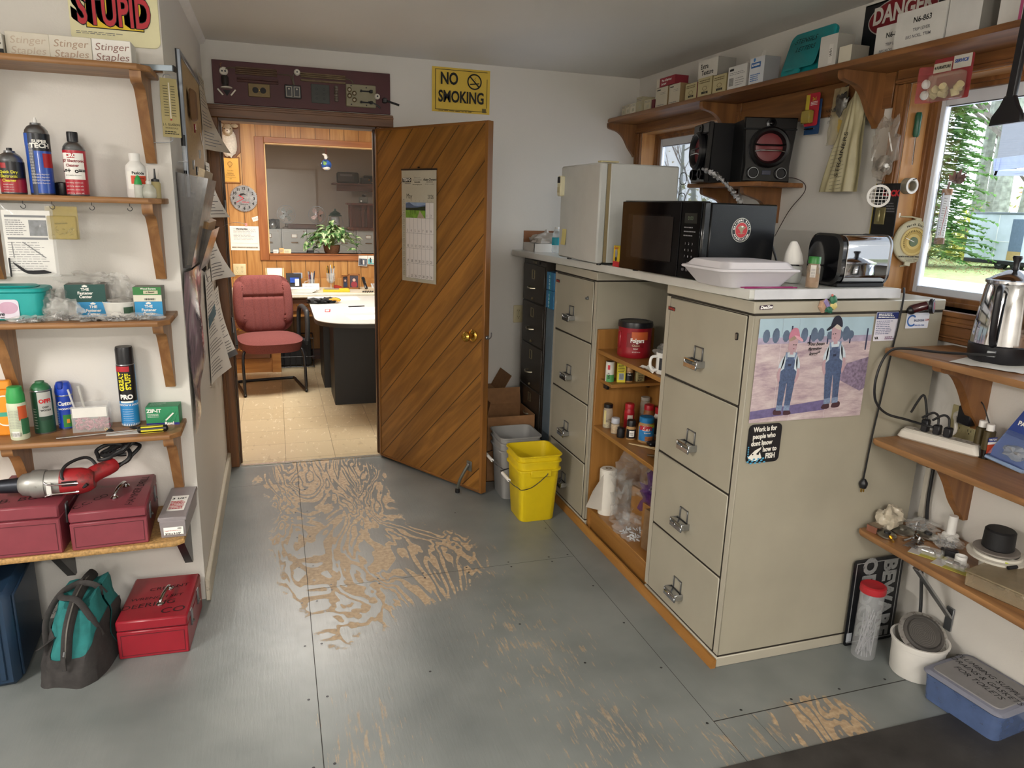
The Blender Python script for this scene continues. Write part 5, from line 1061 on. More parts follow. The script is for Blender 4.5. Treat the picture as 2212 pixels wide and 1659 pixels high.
# Local frame: the sitter faces -Y, toward the doorway
def seatfn(u,v,top=True):
    a=u*2*PI; e=lambda c: math.copysign(abs(c) ** .55,c); k=v
    x=e(math.cos(a))*.26*k; y=e(math.sin(a))*.25*k; 
    return (x,y-.02,.455+.035*(1-k ** 4)-.02*(y < 0)*(abs(y)/.25) ** 2)
g=G(); g.grid(lambda u,v: seatfn(u,1-v),40,10,CF); g.grid(lambda u,v: (lambda p: (p[0]*(1-.06*v),p[1]*(1-.06*v),.455-.02*(p[1] < -.02)*(abs(p[1]+.02)/.25) ** 2-.075*v))(seatfn(u,1)),40,4,CF); g.poly([(lambda p: (p[0]*.94,p[1]*.94,.385))(seatfn(-k/40,1)) for k in range(40)],CF); build('seat',g,t)
def backfn(u,v,s=1):
    x=(u-.5)*2; z_=(v-.5)*2; w_=.25-.02*z_ ** 2; e=lambda c: c
    rx=w_*x; rz_=.25*z_
    # rounded-rectangle squash
    L_=max(abs(x),abs(z_)) or 1; q=(abs(x) ** 5+abs(z_) ** 5) ** .2; kk=L_/q if q > 0 else 1; rx *= kk; rz_ *= kk
    ed=max(0,1-q ** 6) ** .5; th=.05*ed
    gx=.0
    if s > 0:
        for c in (-.36,-.12,.12,.36): gx += .008*math.exp(-((rx/.25-c)/.035) ** 2)
        gx += .02*math.exp(-((rz_-.06)/.012) ** 2)*(abs(rx) < .17)
        if rz_ > .2: gx=0
        th += .012*(abs(rx) > .17)*ed
    return (rx,-s*th+s*gx*ed+.03*(rx/.25) ** 2*-1,rz_)
Mb=TR(0,.225,.715) @ RX(-12)
g=G(); g.grid(lambda u,v: backfn(u,v,1),60,60,CF,Mb); g.grid(lambda u,v: backfn(1-u,v,-1),30,30,CF,Mb); build('backrest',g,t)
for s_ in (-1,1):
    g=G(); p=cr([(s_*.29,.20,.41),(s_*.295,.19,.60),(s_*.30,.17,.675),(s_*.305,.10,.70),(s_*.305,-.06,.685),(s_*.305,-.10,.66),(s_*.30,-.135,.56),(s_*.29,-.15,.43)],6)
    g.tube(p,.022,CA,None,10,flat=.8); g.box(s_*.285-.012,-.16,.40,s_*.285+.012,.22,.43,CA,.004); build('armrest',g,t)
    g=G(); g.tube(cr([(s_*.2,-.14,.385),(s_*.245,-.20,.34),(s_*.25,-.225,.12),(s_*.25,-.23,.03),(s_*.25,-.20,.014),(s_*.25,.2,.014)],6),.0125,BLK,None,10); build('leg',g,t)
g=G(); g.tube(cr([(-.25,.2,.014),(-.25,.27,.014),(-.2,.3,.014),(.2,.3,.014),(.25,.27,.014),(.25,.2,.014)],6),.0125,BLK,None,10).box(-.2,-.15,.375,.2,.2,.387,BLKM,.003); build('sled_base',g,t)
build('back_post',G().box(-.035,.22,.38,.035,.245,.6,BLK,.004),t)
# wall things in the office
t=thing('mounted_animal','antlered white-bibbed taxidermy mount on an octagonal plaque in the office','taxidermy mount',(-.375,YP,2.16))
build('plaque',G().prism([(-.1,-.13),(-.04,-.19),(.04,-.19),(.1,-.13),(.1,.13),(.04,.19),(-.04,.19),(-.1,.13)],.02,wood('#7d4f28','#5c3417','z'),FY(0,-.0,-.0),1,.004),t)
FUR=plain('#d9d4cb',.95,var=.12,sc_=60,bmp=.004); FURB=plain('#a89b86',.95,var=.25,sc_=50,bmp=.003)
g=G(); g.blob((0,-.055,-.05),(.072,.05,.125),FUR,.12,4,3,24); g.blob((0,-.1,.06),(.045,.05,.055),FURB,.08,3,4,20); g.blob((0,-.14,.045),(.024,.03,.022),FUR,.05,3,5,14); build('body',g,t)
for s_ in (-1,1):
    build('ear',G().blob((s_*.06,-.085,.10),(.035,.01,.018),FURB,.05,3,1,12),t); build('eye',G().blob((s_*.026,-.14,.068),(.006,.006,.006),BLK,0,1,1,10),t)
    g=G(); ANT=plain('#8d7a5c',.6); g.tube(cr([(s_*.02,-.09,.11),(s_*.05,-.1,.14),(s_*.1,-.11,.16),(s_*.11,-.13,.2)]),.005,ANT,n=7,r_end=.002).tube([(s_*.05,-.1,.14),(s_*.045,-.12,.19)],.0035,ANT,n=6,r_end=.0015).tube([(s_*.085,-.107,.155),(s_*.13,-.1,.165)],.0035,ANT,n=6,r_end=.0015); build('antler',g,t)
build('nose',G().blob((0,-.168,.048),(.007,.005,.005),plain('#5a3b36',.5),0,1,1,10),t)
g=G(); g.box(-.088,-.018,0,.088,0,.245,wood('#a06c34','#7b4c20','z',.3),.006); GP=plain('#cfa04a',.3,.4,var=.05); g.box(-.076,-.0195,.014,.076,-.018,.231,GP); M_=FY(0,-.0198,0); BR_=plain('#7a4f1c',.6)
g.ring(.018,.022,BR_,M_ @ TR(0,.178,0),20); g.ring(.01,.012,BR_,M_ @ TR(0,.178,0),20); g.poly([(-.01,.155,.0004),(-.003,.158,.0004),(-.008,.135,.0004)],BR_,M_); g.poly([(.01,.155,.0004),(.003,.158,.0004),(.008,.135,.0004)],BR_,M_)
for i,(s_,z_) in enumerate((('Your Best',.118),('Building',.092),('Contractor',.076),('Chamber of Commerce',.056),('2007',.042))): g.text(s_,(.013,.017,.017,.0095,.01)[i],BR_,M_ @ TR(0,z_,0),bold=.01)
one('award_plaque',g,'gold-faced wooden award plaque under the taxidermy mount','plaque',(-.377,YP,1.742))
t=thing('saw_blade_clock','round saw-blade wall clock with red hands on the pine wall','clock',(-.270,YP,1.605)); g=G(); n_=48; pts=[]
for k in range(n_): a=2*PI*k/n_; a2=2*PI*(k+.75)/n_; pts += [(.128*math.cos(a),.128*math.sin(a)),(.116*math.cos(a2),.116*math.sin(a2))]
SBL=nmat('brushed_blade'); mm,tt,b=SBL; b.inputs['Metallic'].default_value=.85; b.inputs['Roughness'].default_value=.3; b.inputs['Anisotropic'].default_value=.8
n2=N(tt,'ShaderNodeTexNoise',Scale=40.0); tt.links.new(coords(tt),n2.inputs['Vector']); tt.links.new(ramp(tt,n2.outputs['Fac'],[(.3,lin('#8f9399')),(.7,lin('#b4b7bb'))]),b.inputs['Base Color'])
g.prism(pts,.006,mm,FY(0,-.012,0)); M_=FY(0,-.0182,0)
for k in range(12): a=R(90-30*(k+1)); g.text(str(k+1),.033,INK,M_ @ TR(.094*math.cos(a),.094*math.sin(a),0),bold=.05)
g.text('POULAN',.018,plain('#c01f35',.6),M_ @ TR(.012,-.035,0),bold=.03,shear=.2,sx=.9); g.lines(-.03,-.058,.04,-.05,1,INK,M_,.7,3); g.poly([(-.05,.02,.0003),(-.03,.045,.0003),(.0,.05,.0003),(.03,.03,.0003),(.0,.035,.0003),(-.03,.022,.0003)],INK,M_)
build('dial',g,t); RH=plain('#c2182a',.4)
build('hour_hand',G().box(-.004,0,.002,.004,.055,.004,RH,0,M_ @ RZ(55)),t); build('minute_hand',G().box(-.003,0,.004,.003,.08,.006,RH,0,M_ @ RZ(118)),t); build('hub',G().cyl(.006,.007,BLK,M_,12),t)
g=G(); g.box(-.02,-.02,0,.02,0,.26,DKM,.004).box(-.012,-.03,.1,.012,-.02,.22,plain('#2d2f33',.5),.003); g.tube(cr([(0,-.03,.13),(.012,-.034,.09),(-.008,-.034,.07),(.01,-.034,.04)]),.003,plain('#d08a2a',.5)); one('door_chime',g,'dark metal wall phone bracket with an orange coil beside the office paper','bracket',(-.455,YP,1.29))
def pap(g,M_): 
    g.lines(-.12,-.02,.1,.09,9,INKG,M_,.2,3); g.text('Merchandise',.02,INK,M_ @ TR(-.04,.085,.0004),bold=.04)
g=G(); g.box(-.15,-.003,0,.15,0,.232,PAPR); g.box(-.135,-.006,.07,.10,-.003,.215,PAPR); M_=FY(0,-.0064,.12); pap(g,M_); g.rect(-.14,-.05,.1,-.035,plain('#a39a88',.8,var=.4,sc_=60),M_ @ TR(0,-.05,-.002)); g.box(-.01,-.004,.23,.012,-.0,.26,plain('#c98a8a',.6))
one('posted_notice',g,'white landscape notice taped to the pine wall under the saw clock','paper',(-.265,YP,1.112))
one('small_card',G().box(-.035,-.002,-.02,.035,0,.02,PAPR,0,RY(-18)).lines(-.025,-.008,.02,.01,3,INKG,FY(0,-.0024,0) @ RZ(18),.3,2),'tilted white card beside the interior window trim','card',(-.17,YP,1.417))
one('wall_outlet',(lambda g: (outlet_geo(g,FY(0,0,0),2,.118,.112),g)[1])(G()),'ivory four-socket outlet on the pine wall above the chair','outlet',(-.347,YP,.925))
# counter clutter (z .752)
ZC=.753
t=thing('card_file','cream rotary card file on the office counter','card file',(-.02,7.50,ZC)); IV=plain('#ddd0a0',.5)
build('frame',G().box(-.085,-.02,0,-.075,.03,.2,IV,.003).box(.075,-.02,0,.085,.03,.2,IV,.003).box(-.085,-.03,0,.085,.04,.03,IV,.004),t); build('cards',G().box(-.07,-.005,.04,.07,.01,.2,PAPR,.002).box(-.07,-.04,.03,.07,-.02,.1,plain('#e2cf92',.7),.002,RX(-12)),t)
t=thing('desk_caddy','black mesh holder with blue and grey cards on the office counter','holder',(.165,7.47,ZC)); build('holder',G().box(-.08,0,0,.06,.05,.15,plain('#2f2f33',.6),.003),t); build('cards',G().box(-.045,-.012,.06,.04,-.004,.11,plain('#2450b8',.5),.002).box(-.01,.01,.1,.075,.015,.155,plain('#9aa0b0',.6),.002).box(.0,-.03,.03,.04,-.02,.1,plain('#e8e6ea',.6),.002),t)
def pencup(label,x,stem,seed,rad,h_,cols,cupm):
    t=thing('pen_cup',label,'pen cup',(x,7.42,ZC),0,'glasses of pens on the office counter'); g=G()
    if stem: g.lathe([(.035,0),(.034,.003),(.006,.01),(.005,.05),(.02,.062),(rad,.085),(rad*1.05,h_)],cupm,None,20,caps=False)
    else: g.lathe([(rad*.9,0),(rad*.9,.004),(rad,h_)],cupm,None,20,caps=False).disc(rad*.9,cupm); g.tube(cr([(-rad,0,h_*.8),(-rad-.03,0,h_*.7),(-rad-.03,0,h_*.3),(-rad,0,h_*.2)]),.005,cupm)
    build('glass',g,t); rd=random.Random(seed)
    for k in range(14):
        a=rd.uniform(0,6.28); q=rad*.6; b0=.065 if stem else .01; s=Vector((q*math.cos(a)*.5,q*math.sin(a)*.5,b0)); e=Vector((q*math.cos(a)*1.5,q*math.sin(a)*1.2,h_+rd.uniform(.04,.085)))
        build('pen',G().tube([s,e],.0045,plain(cols[k % len(cols)],.4),None,6),t)
GLS=clear('#dfe4e4',.28,.05)
pencup('handled glass mug of blue and red pens on the office counter',.322,False,3,.035,.1,('#2a3550','#c9ccd2','#7d2030','#3a3f4a','#9aa0aa'),GLS)
pencup('stemmed glass bursting with pens and pencils on the office counter',.508,True,5,.042,.16,('#17181c','#c9a03a','#d9d9dc','#9c6a2a','#4a4d52','#c2c5cc'),GLS)
one('red_mug',G().lathe([(.022,0),(.026,.05),(.024,.05),(.02,.004)],plain('#b82030',.4),None,18,caps=False).disc(.02,RED),'small red and white mug beside the pen glass','mug',(.272,7.36,ZC))
one('stapler',G().prism([(-.05,0),(.05,0),(.05,.012),(-.03,.035),(-.05,.03)],.03,plain('#a8301f',.4),RX(90),1,.003),'small red stapler between the pen glass and photo frames','stapler',(.59,7.5,ZC))
def frame(label,x,w_,h_,rz,seed):
    t=thing('photo_frame',label,'photo frame',(x,7.42,ZC),rz,'framed photos on the office counter'); g=G(); FM=wood('#a06a3a','#7a4a22','z')
    for a in ((-w_/2,0,-w_/2+.015,h_),(w_/2-.015,0,w_/2,h_),(-w_/2,0,w_/2,.015),(-w_/2,h_-.015,w_/2,h_)): g.box(a[0],-.012,a[1],a[2],0,a[3],FM,.002)
    build('frame',g,t); g=G(); g.box(-w_/2+.014,-.004,.014,w_/2-.014,-.002,h_-.014,plain('#3a3440',.5,var=.3,sc_=40)); g.disc(w_*.14,plain('#c9a898',.7),FY(0,-.0045,h_*.6)); g.disc(w_*.28,plain('#8c2f3a' if seed else '#32405c',.7),FY(0,-.0043,h_*.3)); build('photo',g,t)
frame('narrow wooden photo frame left of the desk phone',.645,.08,.14,25,0); frame('square wooden photo frame behind the desk phone',.735,.11,.15,-12,1)
t=thing('desk_phone','black office desk phone with coiled handset on the counter','telephone',(.88,7.22,ZC)); g=G(); g.prism([(0,0),(.2,0),(.2,.09),(.03,.03)],.19,BLK,TR(.1,-.1,0) @ RZ(90) @ RX(90),1,.004); build('phone_base',g,t)
MK=TR(-.01,-.0,.055) @ RX(20)
g=G(); [g.box(-.03+i*.024,-.05+j*.022,.0,-.012+i*.024,-.035+j*.022,.006,plain('#b9bec2',.5),.002,TR(.03,.0,.05) @ RX(17)) for i in range(4) for j in range(5)]; build('keypad',g,t)
build('handset',G().tube(cr([(-.06,-.11,.04),(-.068,-.08,.07),(-.07,0,.10),(-.068,.07,.12),(-.06,.1,.1)]),.018,BLK,None,10,flat=.8).box(-.082,-.05,.085,-.056,.02,.105,plain('#7d8186',.35),.006,RX(12)),t)
build('coiled_cord',G().tube([(.0+-.05+.05*math.sin(k*.1),-.14-.02*math.cos(k*.1)+.006*math.cos(k*1.3),.012+.006*math.sin(k*1.3)) for k in range(70)],.0025,BLK,n=5),t)
t=thing('paper_stack','stack of white envelopes and letters on the office counter','papers',(.18,7.2,ZC)); [build('envelope',G().box(-.2+.01*k,-.1,.003+k*.008,.14+.012*k,.06,.009+k*.008,PAPR,.001,RZ(3*k-4)),t) for k in range(5)]
one('envelope',G().box(-.08,-.01,0,.08,.006,.065,PAPR,.001,RX(-15)).lines(-.06,.02,.06,.05,2,plain('#b9bfd4',.7),FY(0,-.022,0),.4,2),'upright white envelope leaning behind the letters','envelope',(.31,7.33,ZC))
t=thing('receipt_book','yellow receipt book and pad on the office counter','book',(.55,7.22,ZC),-4); build('book',G().box(-.13,-.06,0,.12,.07,.02,plain('#cdb52a',.5),.002).box(-.12,-.03,.02,.02,.06,.023,plain('#8d8a7c',.6),.001),t); build('pad',G().box(.02,-.05,.02,.11,.05,.026,plain('#d9c23a',.6),.001),t)
for i,(x,c,l) in enumerate(((.845,'#59606c','snapshot of two people pinned under the window trim'),(.94,'#6fb4b8','teal-toned snapshot pinned right of the first one'))):
    g=G(); g.box(-.045,-.002,0,.045,0,.12-.02*i,PAPR,0,RY(4)); g.box(-.042,-.003,.004,.042,-.002,.075 if i == 0 else .055,plain(c,.4,var=.5,sc_=50),0,RY(4)); g.box(-.02,-.0035,.02,-.008,-.003,.07,plain('#2d2a30',.6),0).box(.004,-.0035,.015,.018,-.003,.06,plain('#d9d6d0',.6),0)
    one('snapshot',g,l,'photo',(x,YP-.02,.965+.015*i),0,'snapshots pinned below the interior window')
# on the interior window sill
ZS=OZ0
t=thing('potted_plant','variegated green arrowhead vine in a wicker pot on the interior sill','plant',(.545,YP+.03,ZS)); WK=plain('#5c3a22',.8,var=.35,sc_=120,bmp=.003)
build('wicker_pot',G().lathe([(.06,0),(.075,.02),(.082,.06),(.085,.085),(.08,.085),(.06,.01)],WK,None,24,caps=False),t); g=G(); rd=random.Random(8)
LFM=nmat('variegated_leaf'); lm,tt,b=LFM; n2=N(tt,'ShaderNodeTexNoise',Scale=30.0,Detail=3.0); tt.links.new(coords(tt),n2.inputs['Vector']); tt.links.new(ramp(tt,n2.outputs['Fac'],[(.38,lin('#2f5a30')),(.5,lin('#5c8a4a')),(.62,lin('#c4d4a4'))]),b.inputs['Base Color']); b.inputs['Roughness'].default_value=.45
st=G()
for k in range(120):
    a=rd.uniform(0,6.28); q=rd.random() ** .6; x=q*math.cos(a)*(.27 if math.cos(a) < 0 else .29); y=q*math.sin(a)*.12-.03; z_=.15+.2*(1-q)*rd.uniform(.4,1.1)-.08*q ** 3*rd.random()*2
    if q > .8: z_=rd.uniform(.04,.2)
    s=rd.uniform(.03,.05); M2=TR(x,y,z_) @ RZ(math.degrees(a)-90) @ RX(rd.uniform(-70,10)) @ RY(rd.uniform(-30,30))
    g.add([(0,-s*.6,0),(s*.75,-s*.8,-.006),(s*.5,s*.2,.004),(0,s*1.4,-.012),(-s*.5,s*.2,.004),(-s*.75,-s*.8,-.006),(0,0,.008)],[(6,0,1),(6,1,2),(6,2,3),(6,3,4),(6,4,5),(6,5,0)],lm,M2); st.tube(cr([(0,0,.08),(x*.5,y*.5,z_*.8+.05),(x,y,z_)],3),.0018,plain('#6a7a3c',.6),n=4)
build('leaves',g,t); build('stems',st,t)
t=thing('globe_ornament','blue globe ornament with a white dove, hung in the interior window','ornament',(.512,YP-.035,1.95)); build('globe',G().blob((0,0,0),(.05,.05,.052),plain('#2f5aa8',.3,var=.6,sc_=30),.03,8,2,24).blob((0,-.01,-.03),(.038,.038,.02),WHT,.1,3,3,16).blob((-.01,-.03,.01),(.028,.024,.022),plain('#7fae5a',.5,var=.4,sc_=60),.3,5,6,14),t)
build('dove',G().blob((-.005,-.005,.075),(.016,.012,.026),WHT,.2,3,2,14).prism([(0,0),(-.035,.03),(-.01,.035)],.003,WHT,FY(-.005,-.005,.07)).prism([(0,0),(.03,.025),(.01,.005)],.003,WHT,FY(0,-.008,.06)),t); build('cord',G().tube([(0,0,.1),(0,.005,.15)],.0015,RED,n=5).ring(.002,.004,RED,FY(0,0,.15),10),t)
ITC=('#d98a3a','#e8e0cf','#dcd2b8','#e4ddcc')
for k,(x,w_,h_,c) in enumerate(((.0,.05,.035,'#dcdcd8'),(.055,.045,.05,'#e0b37a'),(.11,.07,.04,'#e4d8b6'))):
    one('note_box',G().box(-w_/2,-.02,0,w_/2,.02,h_,plain(c,.7),.002).lines(-w_*.4,.008,w_*.4,h_-.01,2,INKG,FY(0,-.0205,0),.35,k),('white card box at the left end of the interior sill','orange-topped card box on the interior sill','cream card box third from the left on the interior sill')[k],'box',(x,YP+.0,ZS))
one('sill_gadget',G().box(-.035,-.02,0,.035,.02,.03,BLK,.006).tube(cr([(.03,0,.02),(.06,0,.03),(.09,0,.01)]),.002,CORD,n=5),'small black gadget beside the wicker pot on the sill','gadget',(.33,YP+.0,ZS))
one('eyeglasses',G().ring(.016,.018,DKM,FY(.02,0,.018),16).ring(.016,.018,DKM,FY(-.02,0,.018),16).tube([(-.038,0,.02),(-.038,.08,.02)],.0015,DKM,n=5).tube([(.038,0,.02),(.038,.08,.02)],.0015,DKM,n=5),'pair of eyeglasses on the interior sill right of the plant','glasses',(.80,YP-.0,ZS))
# the room behind the interior window
ZF=1.20; FC=plain('#a9aaa8',.4,var=.03)
def far_cabinet(x,label,first=None):
    t=thing('filing_cabinet',label,'filing cabinet',(x,11.0,0),0,'grey filing cabinets in the back room'); build('cabinet_body',G().box(-.172,.005,0,.172,.62,ZF,FC,.004),t)
    for k in range(4):
        z0=.03+k*.29; d=build('drawer',G().box(-.16,0,z0,.16,.01,z0+.27,FC,.004),t); build('label_holder',G().box(-.04,-.003,z0+.18,.04,0,z0+.235,CHR,.001).rect(-.034,z0+.186,.034,z0+.229,INKW,FY(0,-.0032,0)),d); build('pull',G().box(-.05,-.018,z0+.11,.05,-.008,z0+.125,CHR,.003),d)
    build('lock',G().cyl(.008,.006,CHR,FY(.13,0,1.175),10),t); return t
f1=far_cabinet(-.088,'leftmost grey cabinet seen through the interior window'); 
for i,l in enumerate(('second grey cabinet from the left behind the interior window','grey cabinet behind the left half of the plant','grey cabinet behind the right half of the plant','rightmost grey cabinet seen behind the plant','grey cabinet beside the open door edge in the back room')): dup(f1,(-.088+.35*(i+1),11.0,0),label=l)
def fan(label,x,r,wide,colr,rz=0):
    t=thing('desk_fan',label,'fan',(x,11.15,ZF),rz,'old desk fans on the far cabinets'); build('base',G().lathe([(.06,0),(.055,.02),(.02,.035),(.015,.08)],colr,None,18),t); M_=FY(0,-.05,.08+r); g=G()
    for rr_ in (1,.8,.6,.4,.2): g.tube([(r*rr_*math.cos(R(a)),r*rr_*math.sin(R(a)),.05*(1-rr_ ** 2)) for a in range(0,360,12)],.0022 if rr_ < 1 else .004,STL,M_,5,True)
    for k in range(10): g.tube([(r*q*math.cos(k*PI/5),r*q*math.sin(k*PI/5),.05*(1-q*q)) for q in (0,.3,.6,.85,1)],.002,STL,M_,4)
    build('guard',g,t)
    for k in range(4): build('blade',G().prism([(0,.01),(r*.5,r*.42),(r*.8,r*.2),(r*.8,-.05*r),(.02,-.01)],.002,plain(wide,.4,.3),M_ @ TR(0,0,-.02) @ RZ(90*k+20) @ RX(14)),t)
    build('motor',G().lathe([(.03,0),(.04,.03),(.03,.09)],colr,FY(0,.06,.08+r) @ RX(0),16),t)
fan('round wire desk fan with pale blades, left on the far cabinets',.165,.125,'#8d8f8a',plain('#4a3a30',.5)); fan('wire desk fan with coral-tipped blades behind the plant',.61,.125,'#b08a80',plain('#6d5a50',.5),-20)
t=thing('camp_lantern','green-topped camping lantern on the far cabinets','lantern',(.85,11.1,ZF)); GN=plain('#1e3a36',.35); build('fount',G().lathe([(.07,0),(.075,.02),(.07,.06),(.04,.07)],plain('#5a2a24',.4),None,20),t); build('globe',G().lathe([(.055,.07),(.06,.12),(.055,.19)],clear('#b9bcc4',.55),None,20),t); build('ventilator',G().lathe([(.06,.19),(.10,.2),(.07,.225),(.08,.235),(.04,.26),(.015,.275),(.012,.3)],GN,None,20),t); build('bail_handle',G().tube(cr([(-.08,0,.21),(-.11,0,.1),(-.09,0,.03)]),.003,STL).tube(cr([(.08,0,.21),(.11,0,.1),(.09,0,.03)]),.003,STL),t)
t=thing('balance_case','dark wooden case of an antique balance in the back room','scale case',(1.25,11.1,ZF)); WD=wood('#6b2f18','#431a0c','z',.4); g=G()
for x in (-.2,-.03,.05,.2): g.box(x,-.1,.04,x+.035,-.07,.36,WD,.002)
g.box(-.24,-.13,0,.3,.15,.045,WD,.004).box(-.24,-.13,.36,.3,.15,.39,WD,.004).box(-.2,.1,.04,.235,.12,.36,WD); build('case_frame',g,t); build('balance_beam',G().tube([(.0,-.03,.045),(.0,-.03,.3)],.005,CHR).tube([(-.06,-.03,.29),(.06,-.03,.3)],.003,CHR).ring(.02,.024,CHR,FY(0,-.035,.28),16),t)
t=thing('slide_projector','small old projector on top of the balance case','projector',(1.25,11.1,ZF+.39)); build('housing',G().box(-.05,-.05,0,.07,.07,.09,plain('#6f6d68',.5),.01),t); build('lens',G().cyl(.022,.03,BLK,FY(-.03,-.05,.03),16).cyl(.015,.004,WHT,FY(-.03,-.081,.03),12),t); build('top_knob',G().blob((.02,0,.11),(.035,.025,.02),BLKM,.2,3,3,14),t)
t=thing('wall_shelf','reddish wooden shelf on the back-room wall carrying two radios','shelf',(1.35,11.75,1.78)); build('board',G().box(-.5,-.34,.07,.5,0,.095,WD,.003),t); build('front_rail',G().box(-.44,-.28,-.02,.5,-.26,.07,wood('#6b3a26','#4a2417','x',.5),.003),t)
t=thing('old_radio','black radio with rounded face on the back-room shelf','radio',(1.08,11.5,1.875)); build('housing',G().box(-.16,-.06,0,.16,.1,.16,BLKM,.02).box(-.15,-.066,.02,.09,-.058,.14,plain('#2c2524',.5),.01).box(-.12,-.07,.1,.06,-.064,.128,plain('#5a5458',.4),.003),t)
t=thing('cassette_deck','flat black stereo unit beside the radio on the back-room shelf','stereo',(1.42,11.5,1.875)); build('housing',G().box(-.15,-.06,0,.18,.1,.09,BLK,.006).box(-.1,-.05,.09,.15,.09,.12,BLK,.006),t); build('dial',G().cyl(.014,.006,CHR,FY(-.03,-.06,.06),14).box(.0,-.064,.02,.12,-.06,.03,CHR,.001),t)
for k,(x,w_,h_,l) in enumerate(((-.02,.09,.13,'dark box at the left end of the far cabinets'),(.38,.2,.07,'low brown case between the two desk fans'))): one('storage_box',G().box(-w_,-.1,0,w_,.1,h_,wood('#5c3220','#3a1d12','x',.5) if k else BLKM,.01),l,'box',(x,11.2,ZF))
t=thing('oil_lamp','small round metal lamp at the left end of the far cabinets','lamp',(-.02,11.02,ZF)); build('body',G().blob((0,0,.05),(.05,.05,.05),STL,.02,2,1,18),t); build('handle',G().tube(cr([(-.05,0,.06),(-.03,0,.13),(.03,0,.13),(.05,0,.06)]),.004,DKM),t)
# ---------------- beige fireproof filing cabinets ----------------
BG=plain('#a39d8c',.42,var=.05,sc_=5,dirt=('#5e4b38',26,.73)); BGL=plain('#aea898',.42,var=.04,sc_=6); GRV_=plain('#2c261e',.8); GLASSY=plain('#b9bcc2',.14,1,var=.15,sc_=30)
XC=1.447
def drawer_pull(g,M_):
    """chrome shelf pull under a label frame; local x right, y up, z out of the drawer"""
    for a in ((-.028,.02,-.024,.068),(.024,.02,.028,.068),(-.028,.064,.028,.068)): g.box(a[0],a[1],.0,a[2],a[3],.006,plain('#77787a',.3,.8),.001,M_)
    g.prism([(-.042,0),(.042,0),(.036,.032),(-.036,.032)],.005,GLASSY,M_ @ TR(0,.018,.008) @ RX(78),1,.001)
    g.box(-.042,-.012,.03,.042,.008,.038,GLASSY,.003,M_); g.box(-.044,-.004,0,-.038,.022,.036,GLASSY,.002,M_); g.box(.038,-.004,0,.044,.022,.036,GLASSY,.002,M_)
    g.box(-.038,.005,.002,.038,.02,.006,DKM,.001,M_)
def fire_cabinet(y0,y1,label,logo,lock,s=1.0):
    """front faces -X at XC, camera-side flank at y0"""
    t=thing('filing_cabinet',label,'filing cabinet',(XC,y0,0),0,'beige fireproof filing cabinets'); t.scale=(1,1,s); w_=y1-y0; D=.79; g=G()
    g.box(.004,.002,.045,D,w_,1.291,BG,.004); g.box(.0,0,0,D,w_,.04,BGL,.003); g.box(.006,.004,.038,D-.01,w_-.01,.05,GRV_)
    g.box(0,-.0005,.05,.003,.0255,1.288,BGL,.001).box(0,w_-.03,.05,.003,w_,1.288,BGL,.001)
    build('cabinet_body',g,t)
    build('lid',G().box(-.002,-.001,1.296,D+.002,w_+.001,1.334,BGL,.003).box(.004,.003,1.288,D-.004,w_-.003,1.298,GRV_),t)
    zs=(.048,.345,.66,.978,1.288)
    for k in range(4):
        g=G(); g.box(-.003,.032,zs[k]+.004,.006,w_-.034,zs[k+1]-.004,BG,.003); g.box(.0,.028,zs[k]+.001,.004,w_-.03,zs[k+1]-.001,GRV_)
        d=build('drawer',g,t); M_=FX(-.003,w_/2+.012,zs[k]+.088)
        p=G(); drawer_pull(p,M_); build('pull',p,d)
    g=G(); M_=FX(-.0034,w_-.048,1.243); g.prism(rr(.05,.015,.003),.0012,plain('#2a2430',.4),M_); g.text('FireKing',.0135,plain('#b8402c',.5),M_ @ TR(0,0,.0012),bold=.03,shear=.2); build('maker_badge',g,t)
    if lock == 'plug': g=G(); g.lathe([(.009,0),(.009,.004),(.006,.006)],STL,FX(-.003,.09,1.20),16).box(-.001,-.006,.006,.001,.004,.0075,BLK,0,FX(-.003,.09,1.20)).box(-.012,.0,0,.012,.012,.012,STL,.003,FX(-.003,.09,1.192)); 
    else: g=G(); g.prism(rr(.014,.026,.006),.004,DKM,FX(-.003,.072,1.21)).prism(rr(.008,.018,.004),.005,plain('#8a8378',.4,.6),FX(-.003,.072,1.21))
    build('lock',g,t); return t
fire_cabinet(1.947,2.497,'beige four-drawer fireproof cabinet nearest the camera, poster on its side','FireKing','oval',.9955); fire_cabinet(3.155,3.70,'beige four-drawer fireproof cabinet behind the yellow bucket','FireKing','plug',.982)
# stickers and magnets on the near flank (plane y = 1.946)
YF=1.9455
FL=lambda x,z_: FY(x,0,z_)
g=G(); g.prism(rr(.05,.014,.004),.0015,plain('#3a2338',.4),FY(0,0,0) @ RZ(3)); g.text('DeeZee',.0135,INKW,FY(0,-.0016,0) @ RZ(3),bold=.06,shear=.25); one('sticker',g,'small dark sticker with white slanted lettering on the cabinet lid edge','sticker',(1.489,YF+.0005,1.311),0,'stickers on the cabinet side')
